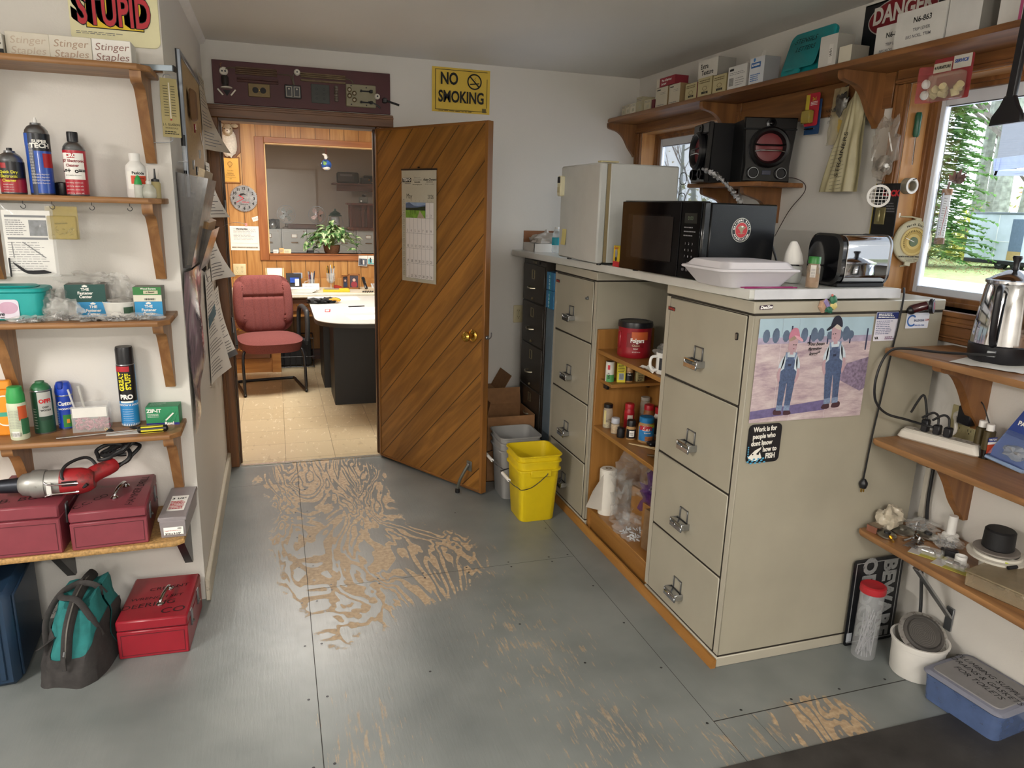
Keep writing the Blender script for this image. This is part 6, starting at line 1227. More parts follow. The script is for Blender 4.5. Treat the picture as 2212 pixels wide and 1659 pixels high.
# farming poster
PN=nmat('poster_field'); pm,tt,b=PN; n1=N(tt,'ShaderNodeTexNoise',Scale=1.0,Detail=7.0,Roughness=.7); tt.links.new(coords(tt,(9,9,40)),n1.inputs['Vector']); tt.links.new(ramp(tt,n1.outputs['Fac'],[(.3,lin('#97808f')),(.5,lin('#c3b0b4')),(.7,lin('#dcd0ce'))]),b.inputs['Base Color']); b.inputs['Roughness'].default_value=.28
g=G(); W_,H_=.458,.350; M_=FY(0,-.0012,0); g.box(0,-.001,0,W_,0,H_,pm)
g.rect(0,H_*.8,W_,H_,plain('#a9c2cf',.28,var=.08,sc_=9),M_,.0002); g.rect(0,H_*.76,W_,H_*.82,plain('#a99fb6',.28,var=.2,sc_=30),M_,.0003)
rd=random.Random(6); TRE=plain('#5d6d84',.3,var=.2,sc_=30)
for k in range(16): x=.03+rd.random()*.40; h_=rd.uniform(.008,.03); g.disc(.014,TRE,M_ @ TR(x,H_*.81+h_*.4,0),10,.0004+.00002*k,r2=h_)
for x,y,h_ in ((.125,.26,.065),(.272,.26,.04),(.435,.235,.075),(.20,.262,.03),(.365,.26,.035)): g.rect(x,y,x+.006,y+h_,plain('#39405a',.4),M_,.0006)
g.poly([(.0,.012,.0005),(.0,.04,.0005),(.30,.066,.0005),(.30,.03,.0005)],plain('#6f6690',.3,var=.2,sc_=60),M_)
g.poly([(.44,.09,.0005),(.33,.14,.0005),(.37,.19,.0005),(.458,.21,.0005),(.458,.1,.0005)],plain('#8a7a92',.35,var=.4,sc_=90),M_)
DN=plain('#4f5f80',.4,var=.25,sc_=160); DNL=plain('#7f91ae',.4,var=.2,sc_=160); SKN=plain('#b99aa2',.4); SHT=plain('#c3d0da',.4); SHO=plain('#4a3038',.5)
def kid(x,z0,h,cap,capd,lean,flip,hair):
    """generic standing child in overalls and cap, flat print"""
    K=M_ @ TR(x,z0,.0007) @ RZ(lean) @ SC(flip*h*.82,h,1); P=lambda pts,m,z=0: g.add([(a,c_,z) for a,c_ in pts],[tuple(range(len(pts)))[::flip]],m,K)
    sm=lambda pts: [tuple(q[:2]) for q in cr([(a,c_,0) for a,c_ in pts],3,True)]
    P(sm([(-.13,.0),(-.14,.05),(-.06,.07),(-.01,.03),(-.02,0)]),SHO); P(sm([(.03,.0),(.03,.05),(.1,.06),(.15,.02),(.12,0)]),SHO)
    P([(-.10,.05),(-.12,.40),(.0,.44),(-.01,.2),(-.015,.05)],DN,.0001); P([(.02,.05),(.015,.2),(.0,.44),(.13,.40),(.11,.05)],DN,.0001)
    P([(-.105,.05),(-.108,.11),(-.008,.11),(-.01,.05)],DNL,.0002); P([(.015,.05),(.015,.11),(.115,.11),(.115,.05)],DNL,.0002)
    P(sm([(-.13,.38),(-.135,.5),(-.10,.68),(.0,.72),(.10,.68),(.135,.5),(.13,.38)]),SHT,.0002)
    P([(-.125,.36),(-.13,.5),(-.08,.53),(-.075,.66),(.075,.66),(.08,.53),(.13,.5),(.125,.36)],DN,.0003)
    for s_ in (-1,1): P([(s_*.05,.64),(s_*.07,.72),(s_*.095,.71),(s_*.075,.63)][::s_],DNL,.0004); P(sm([(s_*.10,.68),(s_*.16,.6),(s_*.17,.53),(s_*.13,.52),(s_*.10,.6)])[::s_],SHT,.0002); P(sm([(s_*.165,.53),(s_*.18,.45),(s_*.14,.37),(s_*.12,.40),(s_*.135,.47),(s_*.13,.53)])[::s_],SKN,.0004)
    P([(-.025,.56),(-.025,.585),(.025,.585),(.025,.56)],plain('#2d3248',.5),.0005)
    P([(-.03,.69),(-.03,.74),(.03,.74),(.03,.69)],SKN,.0003); P(sm([(-.07,.80),(-.06,.74),(0,.715),(.06,.74),(.07,.80),(.06,.88),(-.06,.88)]),SKN,.0005); P(sm([(-.072,.84),(-.06,.90),(.05,.89),(.0,.85)]),hair,.0006)
    P(sm([(-.082,.86),(-.08,.93),(-.03,.985),(.04,.98),(.08,.92),(.085,.88),(.0,.90)]),cap,.0007); P(sm([(.0,.905),(.09,.89),(.15,.855),(.14,.84),(.06,.865)]),capd,.0008)
    for dx in (-.0,.035): P(sm([(dx,.80),(dx+.012,.806),(dx+.024,.80),(dx+.012,.795)]),INK,.0008)
    P(sm([(.005,.757),(.02,.762),(.035,.757),(.02,.752)]),plain('#8a5560',.5),.0008)
kid(.125,.022,.30,plain('#c17d92',.4),plain('#d9a3b0',.4),-3,1,plain('#a08c7c',.5)); kid(.325,.035,.325,plain('#272b3a',.4),plain('#1f2330',.4),4,-1,plain('#c9bfb4',.5))
for i,s_ in enumerate(('"You been','farming','long?"')): g.text(s_,.0165,INK,M_ @ TR(.226,.262-.0165*i,.0014),bold=.02,shear=.35,sx=1.05)
for x in (.09,.155,.30): g.rect(x,.0,x+.0006,H_,plain('#e8e6ea',.3),M_,.0002)
one('farm_poster',g,'poster of two toddlers in overalls reading "You been farming long?"','poster',(1.471,YF,.924),0)
g=G(); M_=FY(0,0,0); g.prism(rr(.132,.137,.018),.001,BLK,M_); M_=FY(0,-.0011,0) @ RZ(2); WS=plain('#e9e6dc',.5)
for i,(s_,x) in enumerate((('Work is for',0.0),('people who',-.002),('dont know',-.01),('how to',.024),('FISH',.028))): g.text(s_,.023 if i < 4 else .025,WS,M_ @ TR(x,.051-.0245*i,0),bold=.045,sx=.82)
g.poly([(-.062,-.045,.0008),(-.035,-.022,.0008),(-.01,-.012,.0008),(-.014,-.03,.0008),(-.006,-.052,.0008),(-.03,-.06,.0008),(-.05,-.055,.0008)],WS,M_); g.disc(.003,INK,M_ @ TR(-.043,-.035,.0006)); g.poly([(-.03,-.035,.0014),(-.01,-.018,.0014),(-.02,-.04,.0014)],INK,M_); g.tube([(-.006,-.012,.001),(-.002,.0,.001),(-.008,.01,.001)],.001,WS,M_,4)
FB=plain('#4f9fc4',.5)
for k in range(12): g.disc(.005,FB,M_ @ TR(-.06+k*.006,-.06+.008*math.sin(k*2.1),.0004+.00002*k),8,r2=.0035)
for k in range(5): g.disc(.003,FB,M_ @ TR(-.061,-.04+k*.008,.0004),6)
one('fish_sticker',g,'black rounded sticker reading Work is for people who dont know how to FISH','sticker',(1.541,YF,.849))
g=G(); g.prism(rr(.096,.1,.003),.0012,plain('#dedbe6',.45),FY(.0,0,.0)); M_=FY(0,-.0013,0); g.rect(-.047,.026,.047,.049,plain('#2a3670',.5),M_,.0002)
g.lines(-.04,.029,.04,.046,3,INKW,M_,.5,2,.0008); g.lines(-.044,-.028,.03,.022,8,plain('#5d6488',.6),M_,.4,4); g.text('VA',.012,INK,M_ @ TR(-.036,-.04,0),bold=.06); g.lines(.0,-.046,.042,-.034,2,plain('#7d5a7a',.6),M_,.5,5)
one('phone_list_card',g,'white magnet card with a navy header and a phone list','card',(1.986,YF,1.238),0)
g=G(); g.prism(rr(.10,.054,.002),.0012,plain('#dde0ea',.45),FY(0,0,0)); M_=FY(0,-.0013,0); g.ring(.015,.021,plain('#3a6ab0',.5),M_ @ TR(-.026,0,0),28,40,320); g.text('BALLENGEAR',.0105,plain('#3a4468',.6),M_ @ TR(.006,.0,.0006),bold=.03,sx=.72); g.text('.COM',.0095,plain('#c0574a',.6),M_ @ TR(.04,.002,.0006),bold=.02,sx=.8); g.text('1-800-555-7400',.0075,plain('#4a6ab0',.6),M_ @ TR(.008,-.017,0),bold=.02)
one('business_magnet',g,'small white magnet with a blue ring logo under the round clip','magnet',(2.12,YF,1.256))
t=thing('round_clip','dark red cylindrical magnetic clip with a round logo face','magnet',(2.10,YF,1.306)); build('clip_arm',G().tube([(-.018,-.0,-.012),(-.012,-.012,-.006),(.02,-.028,.006)],.0155,plain('#3a0f16',.2,coat=.5),None,16).blob((-.02,-.006,-.013),(.018,.014,.015),BLK,0,1,1,14),t)
build('logo_face',G().cyl(.026,.012,BLK,TR(.03,-.032,.004) @ RX(84) @ RY(32),24,b=.002).disc(.023,plain('#8f98a6',.3,.5),TR(.03,-.032,.004) @ RX(84) @ RY(32),24,.0128).ring(.022,.0255,CHR,TR(.03,-.032,.004) @ RX(84) @ RY(32),24,z=.0126).text('3',.03,plain('#c8485a',.5),TR(.03,-.032,.004) @ RX(84) @ RY(32) @ TR(.004,0,.013),bold=.06),t)
t=thing('bow_magnet','painted gift-shaped magnet with a green bow on the lid edge','magnet',(1.714,YF-.001,1.318)); build('gift_box',G().prism([(-.026,-.008),(-.01,-.028),(.012,-.012),(.002,.018),(-.02,.012)],.016,plain('#b9957c',.5),FY(0,0,0),.92,.002),t); build('ribbon',G().prism([(-.02,.012),(-.01,.022),(.02,-.018),(.008,-.026)],.004,plain('#8d7fae',.5),FY(0,-.016,0),.9,.001),t)
build('bow',G().blob((.016,-.02,.018),(.014,.008,.013),plain('#2f6b4f',.5),.3,4,3,14).blob((.02,-.02,-.004),(.014,.007,.013),plain('#c9b974',.5),.2,4,4,14).blob((.004,-.021,-.016),(.015,.006,.01),plain('#23604a',.5),.5,5,5,14).blob((.01,-.02,.032),(.004,.004,.005),plain('#c06a62',.5),0,1,1,8),t)
# ---------------- dark filing cabinet, blue boxes, counter ----------------
DK=plain('#2a2520',.4,var=.08); 
t=thing('filing_cabinet','dark brown four-drawer filing cabinet at the far end of the counter','filing cabinet',(1.445,3.852,0)); build('cabinet_body',G().box(.004,0,0,.70,.385,1.302,DK,.004),t)
for k,(z0,z1) in enumerate(((.03,.27),(.275,.53),(.535,.795),(.80,1.05),(1.055,1.275))):
    if k == 0: 
        build('drawer',G().box(-.004,.012,z0,.006,.373,z1,DK,.004),t); continue
    d=build('drawer',G().box(-.004,.012,z0,.006,.373,z1,DK,.004),t); M_=FX(-.004,.19,z0); h_=z1-z0
    g=G(); BRZ=plain('#8f8468',.35,.8); [g.box(a[0],a[1],0,a[2],a[3],.003,BRZ,0,M_) for a in ((-.022,h_-.085,-.018,h_-.03),(.018,h_-.085,.022,h_-.03),(-.022,h_-.085,.022,h_-.081),(-.022,h_-.034,.022,h_-.03))]; build('label_holder',g,d)
    build('pull',G().tube(cr([(-.035,h_*.4,0),(-.03,h_*.4,.02),(-.01,h_*.39,.03),(.02,h_*.38,.03),(.035,h_*.38,0)]),.005,plain('#a39b88',.3,.9),M_,8),d); build('latch_knob',G().lathe([(.008,0),(.009,.005),(.005,.01)],BRZ,M_ @ TR(.0,.02,0),12),d)
build('label_holder',G().box(-.006,.16,1.283,.002,.2,1.297,plain('#6b6454',.4,.7),.001).cyl(.008,.008,DKM,FX(-.0,.09,1.29),12),t)
g=G(); g.box(0,0,0,.55,.11,1.05,plain('#5d6a74',.6,var=.15,sc_=6),.002); one('blue_panel',g,'slate-blue flat carton standing in the gap beside the dark cabinet','carton',(1.452,3.722,0))
for i in range(2):
    g=G(); BB=plain('#33709a',.5,var=.15,sc_=14); g.box(0,0,0,.3,.115,.1,BB,.002); M_=FX(-.0004,.07,.05)
    for k in range(4): g.disc(.008,plain('#cfe3f0',.5),M_ @ TR(.002,-.036+k*.02,0),12); g.disc(.004,BB,M_ @ TR(.002,-.036+k*.02,.0003),8)
    g.rect(.008,-.05,.018,.05,plain('#1f9a9a',.5),M_,.0004)
    one('light_bulb_carton',g,('lower','upper')[i]+' bright blue printed carton wedged between the dark and beige cabinets','carton',(1.447,3.72,1.052+.102*i),0,'bright blue cartons in the cabinet gap')
CT=plain('#d5d5cf',.28,var=.03); 
t=thing('countertop','long white laminate countertop resting on the filing cabinets','countertop',(0,1.947,1.335)); t.rotation_euler=(-.0125,0,0); pts=[(1.422,0),(2.028,0),(2.028,2.53),(1.47,2.53),(1.43,2.49),(1.42,2.43)]
build('slab',G().prism(pts,.033,CT,None,1,.004),t); build('edge_band',G().box(1.44,-.0025,.001,2.027,-.0003,.032,plain('#cfd0d4',.35)),t)
# ---------------- bookcase between the cabinets ----------------
t=thing('bookcase','oak bookcase fitted between the two beige cabinets','bookcase',(1.46,2.50,0)); OKv=MAPLE('z'); OKh=MAPLE('y'); w_=.652
build('side_panel',G().box(.0,w_-.02,.0,.30,w_,1.04,OKv,.002),t); build('side_panel',G().box(.0,.0,0,.30,.018,.94,OKv,.002),t)
build('back_panel',G().box(.29,0,0,.30,w_,.94,OKv),t)
for z_,nm in ((.105,'shelf'),(.541,'shelf'),(.925,'shelf')): build(nm,G().box(.0,.015,z_,.295,w_-.018,z_+.02,OKh,.002),t)
build('toe_board',G().box(.012,0,0,.03,w_,.105,OKh),t)
d=build('side_shelf',G().box(.02,.50,.782,.29,w_-.02,.798,MAPLE('x'),.002),t); build('support',G().box(.04,w_-.06,.75,.055,w_-.02,.782,DKM,.002).box(.26,w_-.06,.75,.275,w_-.02,.782,DKM,.002),d)
one('floor_molding',G().prism([(0,0),(.02,0),(.02,.034),(.012,.034),(0,.012)],1.76,MAPLE('y'),TR(1.425,1.945+1.76,0) @ RX(90)),'oak base molding running along the foot of the cabinets','molding',(0,0,0))
Z1=.946; ZB=.562
t=thing('coffee_can','big red coffee can with black lid on the bookcase top shelf','can',(1.56,2.955,Z1)); g=G(); RC=plain('#8f1522',.3); r=.077
g.lathe([(r*.95,0),(r,.006),(r,.03),(r*.985,.04),(r*.985,.12),(r,.13),(r,.142)],RC,None,32); wrap(g,r,215,275,.05,.115,plain('#7a1018',.4),.0005); wrap(g,r,232,290,.085,.122,plain('#c05a2a',.5),.001)
wtext(g,'Folgers',.026,INKW,r,252,.082,.03,.85,off=.002); wtext(g,'Classic',.013,plain('#e0c9a8',.5),r,248,.06,0,off=.002); wtext(g,'ROAST',.007,INKW,r,248,.045,.02,off=.002); wtext(g,'NET WT 30.5 OZ',.005,INKW,r,250,.03,0,off=.002); g.box(-.082,-.012,.04,-.07,.012,.12,RC,.005); build('can_body',g,t)
build('lid',G().lathe([(r*1.04,.138),(r*1.05,.15),(r*1.02,.162),(r*.9,.164),(r*.88,.16)],BLK,None,32),t)
bag('clear bag leaning on the red coffee can',(1.66,2.83,Z1),(.055,.06,.04),31,hw=None,grp='clear bags on the bookcase',hc=0)
t=thing('tea_box','green box in clear wrap behind the coffee can','box',(1.70,2.76,Z1)); build('carton',G().box(-.03,0,0,.03,.10,.15,plain('#1f5a44',.5,var=.2,sc_=20),.002),t); build('wrap',G().box(-.034,-.004,0,.034,.104,.165,clear('#dfe6e2',.25),.004),t)
one('black_thermos',G().lathe([(.03,0),(.032,.01),(.031,.21),(.022,.235),(.02,.26)],BLK,None,20),'tall black flask behind the coffee mug on the bookcase','flask',(1.60,2.65,Z1))
t=thing('coffee_mug','white mug with dark print at the right end of the bookcase top shelf','mug',(1.515,2.585,Z1),20); g=G(); g.lathe([(.036,0),(.039,.003),(.04,.09),(.0375,.09),(.036,.006)],WHT,None,26,caps=False).disc(.036,WHT); wrap(g,.04,180,260,.02,.07,plain('#2b2a30',.4,var=.8,sc_=60),.0006); build('cup',g,t); build('handle',G().tube(cr([(-.036,.012,.075),(-.062,.022,.072),(-.068,.024,.045),(-.058,.02,.02),(-.036,.012,.018)]),.006,WHT,None,8),t)
one('paper_napkin',G().grid(lambda u,v: ((u-.5)*.05,(v-.5)*.12,.004+.01*abs(math.sin(u*5+v*3))),8,10,PAPR),'crumpled white napkin beside the mug on the bookcase','napkin',(1.48,2.64,Z1))
# side shelf (z .798)
ZP=.798
g=G(); g.lathe([(.021,0),(.021,.097)],plain('#dad8d0',.5),None,20); wrap(g,.0212,200,330,.0,.035,plain('#4f9a5a',.5)); wtext(g,'SALT',.013,INK,.0212,235,.03,.03,vert=True,off=.002); wrap(g,.0212,215,245,.06,.082,plain('#c0283a',.5)); g.disc(.019,STL,None,18,.0975); one('salt_canister',g,'white salt canister with a red apple at the left of the small bookcase shelf','canister',(1.503,3.075,ZP),0,'seasonings on the small inner shelf')
g=G(); g.box(-.02,-.014,0,.02,.014,.092,plain('#d9cc3a',.5),.001); M_=FY(0,-.0144,0); g.lines(-.017,.05,.017,.088,5,INK,M_,.4,2); g.rect(-.012,.012,.012,.045,plain('#b8c2c9',.6),M_,.0006); 
for k in range(8): g.rect(-.01+k*.0026,.015,-.0088+k*.0026,.042,INK,M_,.001)
one('spice_box',g,'yellow cardboard spice box beside the salt canister','box',(1.551,3.05,ZP),-18,'seasonings on the small inner shelf')
def shaker(name,label,loc,r,h,body,cap,caph,lab=None,txt=(),grp=None,rz=0,capr=None,inner=None,cat='jar',badge=None):
    t=thing(name,label,cat,loc,rz,grp); g=G(); g.lathe([(r*.94,0),(r,.003),(r,h*.82),(r*.86,h*.93),(r*.8,h)],body,None,22)
    if lab: wrap(g,r,180,330,h*.12,h*.78,lab,.0005)
    if badge: wrap(g,r,225,285,h*.25,h*.68,badge,.001)
    for s_,sz,z_,m_ in txt: wtext(g,s_,sz,m_,r,252,z_,.03,off=.0018)
    build('jar_body',g,t)
    if inner: build('contents',G().lathe([(r*.88,.003),(r*.88,h*inner[1])],inner[0],None,18),t)
    c=capr or r*.92; build('cap',G().lathe([(c,h*.97),(c,h+caph*.85),(c*.9,h+caph)],cap,None,22),t); return t
TAN=plain('#b08a5a',.6); LBK=plain('#17161a',.4)
GSP='seasonings on the small inner shelf'
shaker('seasoning_shaker','black-labelled seasoning shaker in the middle of the small shelf',(1.592,3.05,ZP),.021,.058,TAN,plain('#c49a68',.5),.016,LBK,(('The',.006,.048,INKW),('Dude',.008,.036,INKW)),GSP,badge=None)
g=G(); g.prism(rr(.046,.026,.006),.048,plain('#a79a6c',.4,.2),None,1,.002); M_=FY(0,-.0134,0); g.text('BLACK',.0085,INK,M_ @ TR(0,.03,0),bold=.03); g.text('PEPPER',.0085,INK,M_ @ TR(0,.019,0),bold=.03); g.lines(-.015,.005,.015,.012,1,INK,M_,.6,2); g.prism(rr(.042,.024,.006),.008,BLK,TR(0,0,.048)); one('pepper_tin',g,'squat olive pepper tin at the right of the small bookcase shelf','tin',(1.648,3.045,ZP),0,GSP)
# middle shelf (z .561)
GJ='jars and tins on the middle bookcase shelf'; CLJ=clear('#d8d4c6',.3)
shaker('spice_jar','tall clear spice jar with black lid at the left of the middle shelf',(1.512,3.085,ZB),.024,.104,CLJ,BLK,.016,None,(),GJ,inner=(plain('#c2b288',.8,var=.4,sc_=200),.3))
build('paper_label',(lambda g: (wrap(g,.0246,195,225,.02,.09,plain('#cdbf87',.6)),g)[1])(G()),bpy.data.objects['spice_jar'])
shaker('toothpick_jar','small jar of toothpicks with a grey-white lid',(1.508,2.99,ZB),.022,.052,CLJ,plain('#b9bcc4',.4),.024,None,(),GJ,inner=(plain('#c9a877',.7,var=.4,sc_=160),.85))
shaker('film_canister','small black canister in front of the toothpick jar',(1.506,2.925,ZB),.018,.042,BLKM,BLK,.006,None,(),GJ)
shaker('seasoning_shaker','white-labelled black-capped seasoning shaker left of the peanut butter',(1.54,2.89,ZB),.0225,.066,TAN,BLK,.026,LBK,(('ROLL',.007,.034,INK),('CALL',.007,.026,INK)),GJ,badge=INKW)
t=shaker('peanut_butter_jar','blue-lidded peanut butter jar on the middle bookcase shelf',(1.592,2.84,ZB),.037,.098,TAN,plain('#2277b0',.4),.022,plain('#2a7fc0',.4,var=.15,sc_=30),(),GJ)
g=G(); wtext(g,'SKIPPY',.026,plain('#c01f2c',.5),.037,238,.072,.06,.8,off=.0022); wrap(g,.037,215,265,.06,.084,INKW,.001); wrap(g,.037,235,300,.014,.034,plain('#a8683a',.6,var=.4,sc_=120),.001); wrap(g,.037,262,300,.074,.09,plain('#a9c23a',.5),.0012); wtext(g,'ROASTED',.007,INKW,.037,250,.05,.03,off=.002); build('front_label',g,t)
shaker('spice_jar','green-capped spice jar right of the peanut butter',(1.655,2.80,ZB),.024,.085,plain('#6b6a4a',.4),plain('#5a9a3a',.4),.016,None,(),GJ)
shaker('seasoning_jar','red-lidded red seasoning jar behind the shaker',(1.615,3.06,ZB),.025,.10,plain('#b5202c',.35),plain('#b81e2c',.4),.022,plain('#b01a28',.4),(),GJ,badge=plain('#d9cfc2',.5))
shaker('seasoning_jar','red-lidded jar of brown seasoning behind the peanut butter',(1.70,3.02,ZB),.026,.10,plain('#a5683a',.5),plain('#c01f2e',.4),.022,plain('#9a6a48',.5),(),GJ)
shaker('creamer_jar','wide red-lidded creamer jar at the back right of the middle shelf',(1.70,2.90,ZB),.034,.115,WHT,plain('#b01c28',.4),.026,plain('#2a2226',.5),(),GJ,badge=INKW)
shaker('spice_jar','clear flat-lidded jar behind the red-lidded jars',(1.715,3.09,ZB),.025,.13,CLJ,clear('#c9c6bc',.6),.012,None,(),GJ)
one('black_case',G().box(-.03,-.02,0,.03,.02,.02,BLK,.006),'small black case lying in front of the green-capped jar','case',(1.60,2.775,ZB))
g=G(); g.tube([(-.01,.05,.004),(.01,-.12,.004)],.0025,plain('#c9b184',.6),n=6); one('chopstick',g,'left wooden stir stick lying on the middle bookcase shelf','stick',(1.53,2.78,ZB),30,'stir sticks'); g=G(); g.tube([(-.01,.05,.004),(.01,-.12,.004)],.0025,plain('#c9b184',.6),n=6); one('chopstick',g,'right wooden stir stick lying on the middle bookcase shelf','stick',(1.55,2.77,ZB),38,'stir sticks')
t=thing('nut_crackers','bundle of dark metal nut crackers and picks on the middle shelf','utensils',(1.52,2.60,ZB)); [build('cracker',G().tube(cr([(-.02,.05-k*.012,.006+.003*k),(.05,-.0-k*.01,.008+.004*k),(.1,-.03,.006)]),.004,plain('#5a4a38',.35,.8),n=7),t) for k in range(4)]
# bottom shelf (z .125)
ZL=.126
t=thing('paper_towel_roll','white paper towel roll with a loose sheet, standing on the bottom shelf','paper towels',(1.515,3.045,ZL)); PT=plain('#dbd6cc',.9,var=.04); build('roll',G().lathe([(.018,.235),(.036,.235),(.042,.23),(.042,.0),(.036,0)][::-1],PT,None,26,caps=False).disc(.036,PT,None,24,.2348).ring(.008,.016,plain('#8a7a64',.8),None,18,z=.236),t)
build('loose_sheet',G().grid(lambda u,v: (-.03-.11*u*(1-.3*v),-.02-.04*u,.02+.05*u+v*(.2-.12*u)),8,8,PT),t)
bag('large shiny crumpled clear bag under the middle shelf',(1.60,2.90,ZL+.17),(.10,.10,.085),51,hw=None,grp='clear bags on the bookcase',m=clear('#dedcd6',.13,.08),amp=.6)
bag('clear bag slumped against the paper towel roll',(1.56,2.96,ZL),(.06,.06,.085),52,hw=None,grp='clear bags on the bookcase',m=clear('#e4e2dc',.14,.08),amp=.6)
bag('clear bag with white plastic cutlery at the front of the bottom shelf',(1.53,2.78,ZL),(.075,.10,.05),53,.6,hw=plain('#cfd2d6',.4),grp='clear bags on the bookcase',m=clear('#e8e6e4',.14,.08),amp=.6,hc=30,pr=.003)
bag('blue and purple zip bag crumpled on the bottom shelf',(1.60,2.73,ZL+.13),(.05,.07,.08),54,hw=None,grp='clear bags on the bookcase',m=clear('#5b2f78',.5,.1),amp=.6)
bag('printed white and black bag under the middle shelf',(1.62,2.70,ZL+.22),(.05,.06,.04),56,hw=None,grp='clear bags on the bookcase',m=plain('#a9a6a4',.4,var=.9,sc_=50),amp=.5)
one('wood_board',G().box(-.01,-.06,0,.01,.06,.19,MAPLE('z'),.001),'upright tan board among the bags on the bottom shelf','board',(1.60,2.86,ZL),8,'upright wood pieces on the bottom shelf'); one('wood_board',G().box(-.008,-.05,0,.008,.05,.19,MAPLE('z'),.001),'shorter oak board left of the brown paper bag','board',(1.545,2.665,ZL),5,'upright wood pieces on the bottom shelf')
one('paper_bag',G().prism([(-.02,-.045),(.02,-.045),(.026,.0),(.02,.045),(-.02,.045),(-.013,0)],.19,plain('#7d6142',.85,var=.15,sc_=20,bmp=.003),None,.85,.002),'folded brown paper bag at the right end of the bottom shelf','bag',(1.525,2.61,ZL))
# ---------------- buckets and cartons ----------------
def bucket(name,label,x,y,m,seed,wrim,handle,hang):
    t=thing(name,label,'bucket',(x,y,0)); g=G(); P=lambda w,z_,r=.035: [(a,b_,z_) for a,b_ in rr(w,w,r,4)]
    rings=[P(.186,.0),P(.192,.004),P(.222,.27),P(.226,.28),P(.24,.282),P(.24,.29),P(.226,.292),P(.228,.325),P(.243,.327),P(.243,.336),P(.23,.338),P(.232,.358),P(.246,.362),P(.246,.368),P(.234,.368),P(.218,.28),P(.184,.008)]
    V=[p for r_ in rings for p in r_]; n=len(rings[0]); F=[tuple(range(n))[::-1],tuple((len(rings)-1)*n+k for k in range(n))]
    for i in range(len(rings)-1):
        for k in range(n): a,c=i*n+k,i*n+(k+1) % n; F.append((a,c,c+n,a+n))
    g.add(V,F,m); g.box(-.055,-.128,.255,.055,-.112,.292,m,.003).box(-.055,.112,.255,.055,.128,.292,m,.003); build('bucket_body',g,t)
    s=cr([(.035,-.13,.275),(.02,-.134,.26),(-.05,-.145,.215),(-.11,-.15,.205),(-.125,-.13,.21),(-.15,-.10,.225),(-.152,.08,.225),(-.125,.12,.215),(0,.135,.245),(.03,.13,.275)],5)
    build('wire_handle',G().tube(s,.0022,BLK,n=6),t); build('grip',G().tube([(-.151,-.055,.226),(-.153,.055,.226)],.009,WHT,None,12),t); return t
bucket('square_bucket','bright yellow square bucket standing on the floor before the beige cabinet',1.245,3.39,plain('#d8bd12',.42,var=.05,sc_=9,dirt=('#8a7a20',18,.68)),1,.24,None,1)
bucket('square_bucket','pale grey square bucket directly behind the yellow bucket',1.245,3.70,plain('#8f8e8c',.45,var=.05),2,.24,None,1)
def carton(label,x,y,w_,d_,h_,rz,flaps,m=CARD):
    t=thing('cardboard_box',label,'carton',(x,y,0),rz,'open cardboard cartons behind the door'); g=G(); e=.004
    g.box(-w_/2,-d_/2,0,w_/2,-d_/2+e,h_,m).box(-w_/2,d_/2-e,0,w_/2,d_/2,h_,m).box(-w_/2,-d_/2,0,-w_/2+e,d_/2,h_,m).box(w_/2-e,-d_/2,0,w_/2,d_/2,h_,m).box(-w_/2,-d_/2,0,w_/2,d_/2,e,m); build('box_shell',g,t)
    for (side,ln,ang) in flaps:
        if side == 'b': M_=TR(0,d_/2,h_) @ RX(-ang); build('flap',G().box(-w_/2,0,0,w_/2,e,ln,m,0,M_),t)
        if side == 'l': M_=TR(-w_/2,0,h_) @ RY(-ang); build('flap',G().box(0,-d_/2,0,e,d_/2,ln,m,0,M_),t)
        if side == 'r': M_=TR(w_/2-e,0,h_) @ RY(ang); build('flap',G().box(0,-d_/2,0,e,d_/2,ln,m,0,M_),t)
        if side == 'f': M_=TR(0,-d_/2,h_) @ RX(ang); build('flap',G().box(-w_/2,0,0,w_/2,e,ln,m,0,M_),t)
    return t
carton('front open carton with its flaps up beside the grey bucket',1.28,4.03,.30,.28,.40,0,(('b',.1,15),('l',.09,-12)))
carton('rear carton with a tall bent flap at the back wall',1.12,4.36,.40,.24,.44,0,(('b',.0,0),('r',.14,30)))
one('cardboard_flap',G().box(0,0,0,.22,.26,.004,CARD),'loose sheet of cardboard lying on the rear carton','cardboard',(1.18,4.22,.445),12)
# ---------------- appliances on the counter (z 1.368) ----------------
ZT=1.3685
def zc(y): return 1.3685-.0125*(y-1.947)
FR_=plain('#b9bab6',.38,var=.03); FRG=plain('#c9c3a4',.5)
t=thing('mini_fridge','small off-white refrigerator on the countertop beside the far window','refrigerator',(1.378,3.035,zc(3.26)),0); t.scale=(1.02,1.03,1.025)
build('cabinet',G().box(.05,0,.012,.385,.455,.438,FR_,.006),t); build('gasket',G().box(.036,.004,.014,.052,.45,.436,plain('#8d7d5c',.6),.001),t)
d=build('door',G().box(0,0,.01,.037,.455,.44,FR_,.007),t); build('handle',G().box(-.022,.405,.30,.004,.45,.395,FRG,.005).box(-.0235,.412,.362,-.02,.445,.39,BLK,.001).box(-.024,.412,.315,-.012,.445,.345,plain('#a89f7c',.5),.003),d)
build('sticky_note',G().grid(lambda u,v: (-.0012-.006*(1-v) ** 2,.41-u*.055,.07+v*.075),4,4,plain('#c9bd7c',.8)).box(-.001,.36,.12,0,.41,.145,plain('#c9bd7c',.8)),d)
build('top_hinge',G().box(.0,.0,.44,.085,.035,.447,plain('#b5ab84',.5),.001),t)
for x,y in ((.02,.05),(.02,.40),(.36,.05),(.36,.40)): build('foot',G().cyl(.012,.014,BLK,TR(x+.02,y,-.001),12),t)
t=thing('reading_glasses','pair of black reading glasses hung at the rear edge of the fridge','glasses',(1.778,3.03,ZT+.29)); 
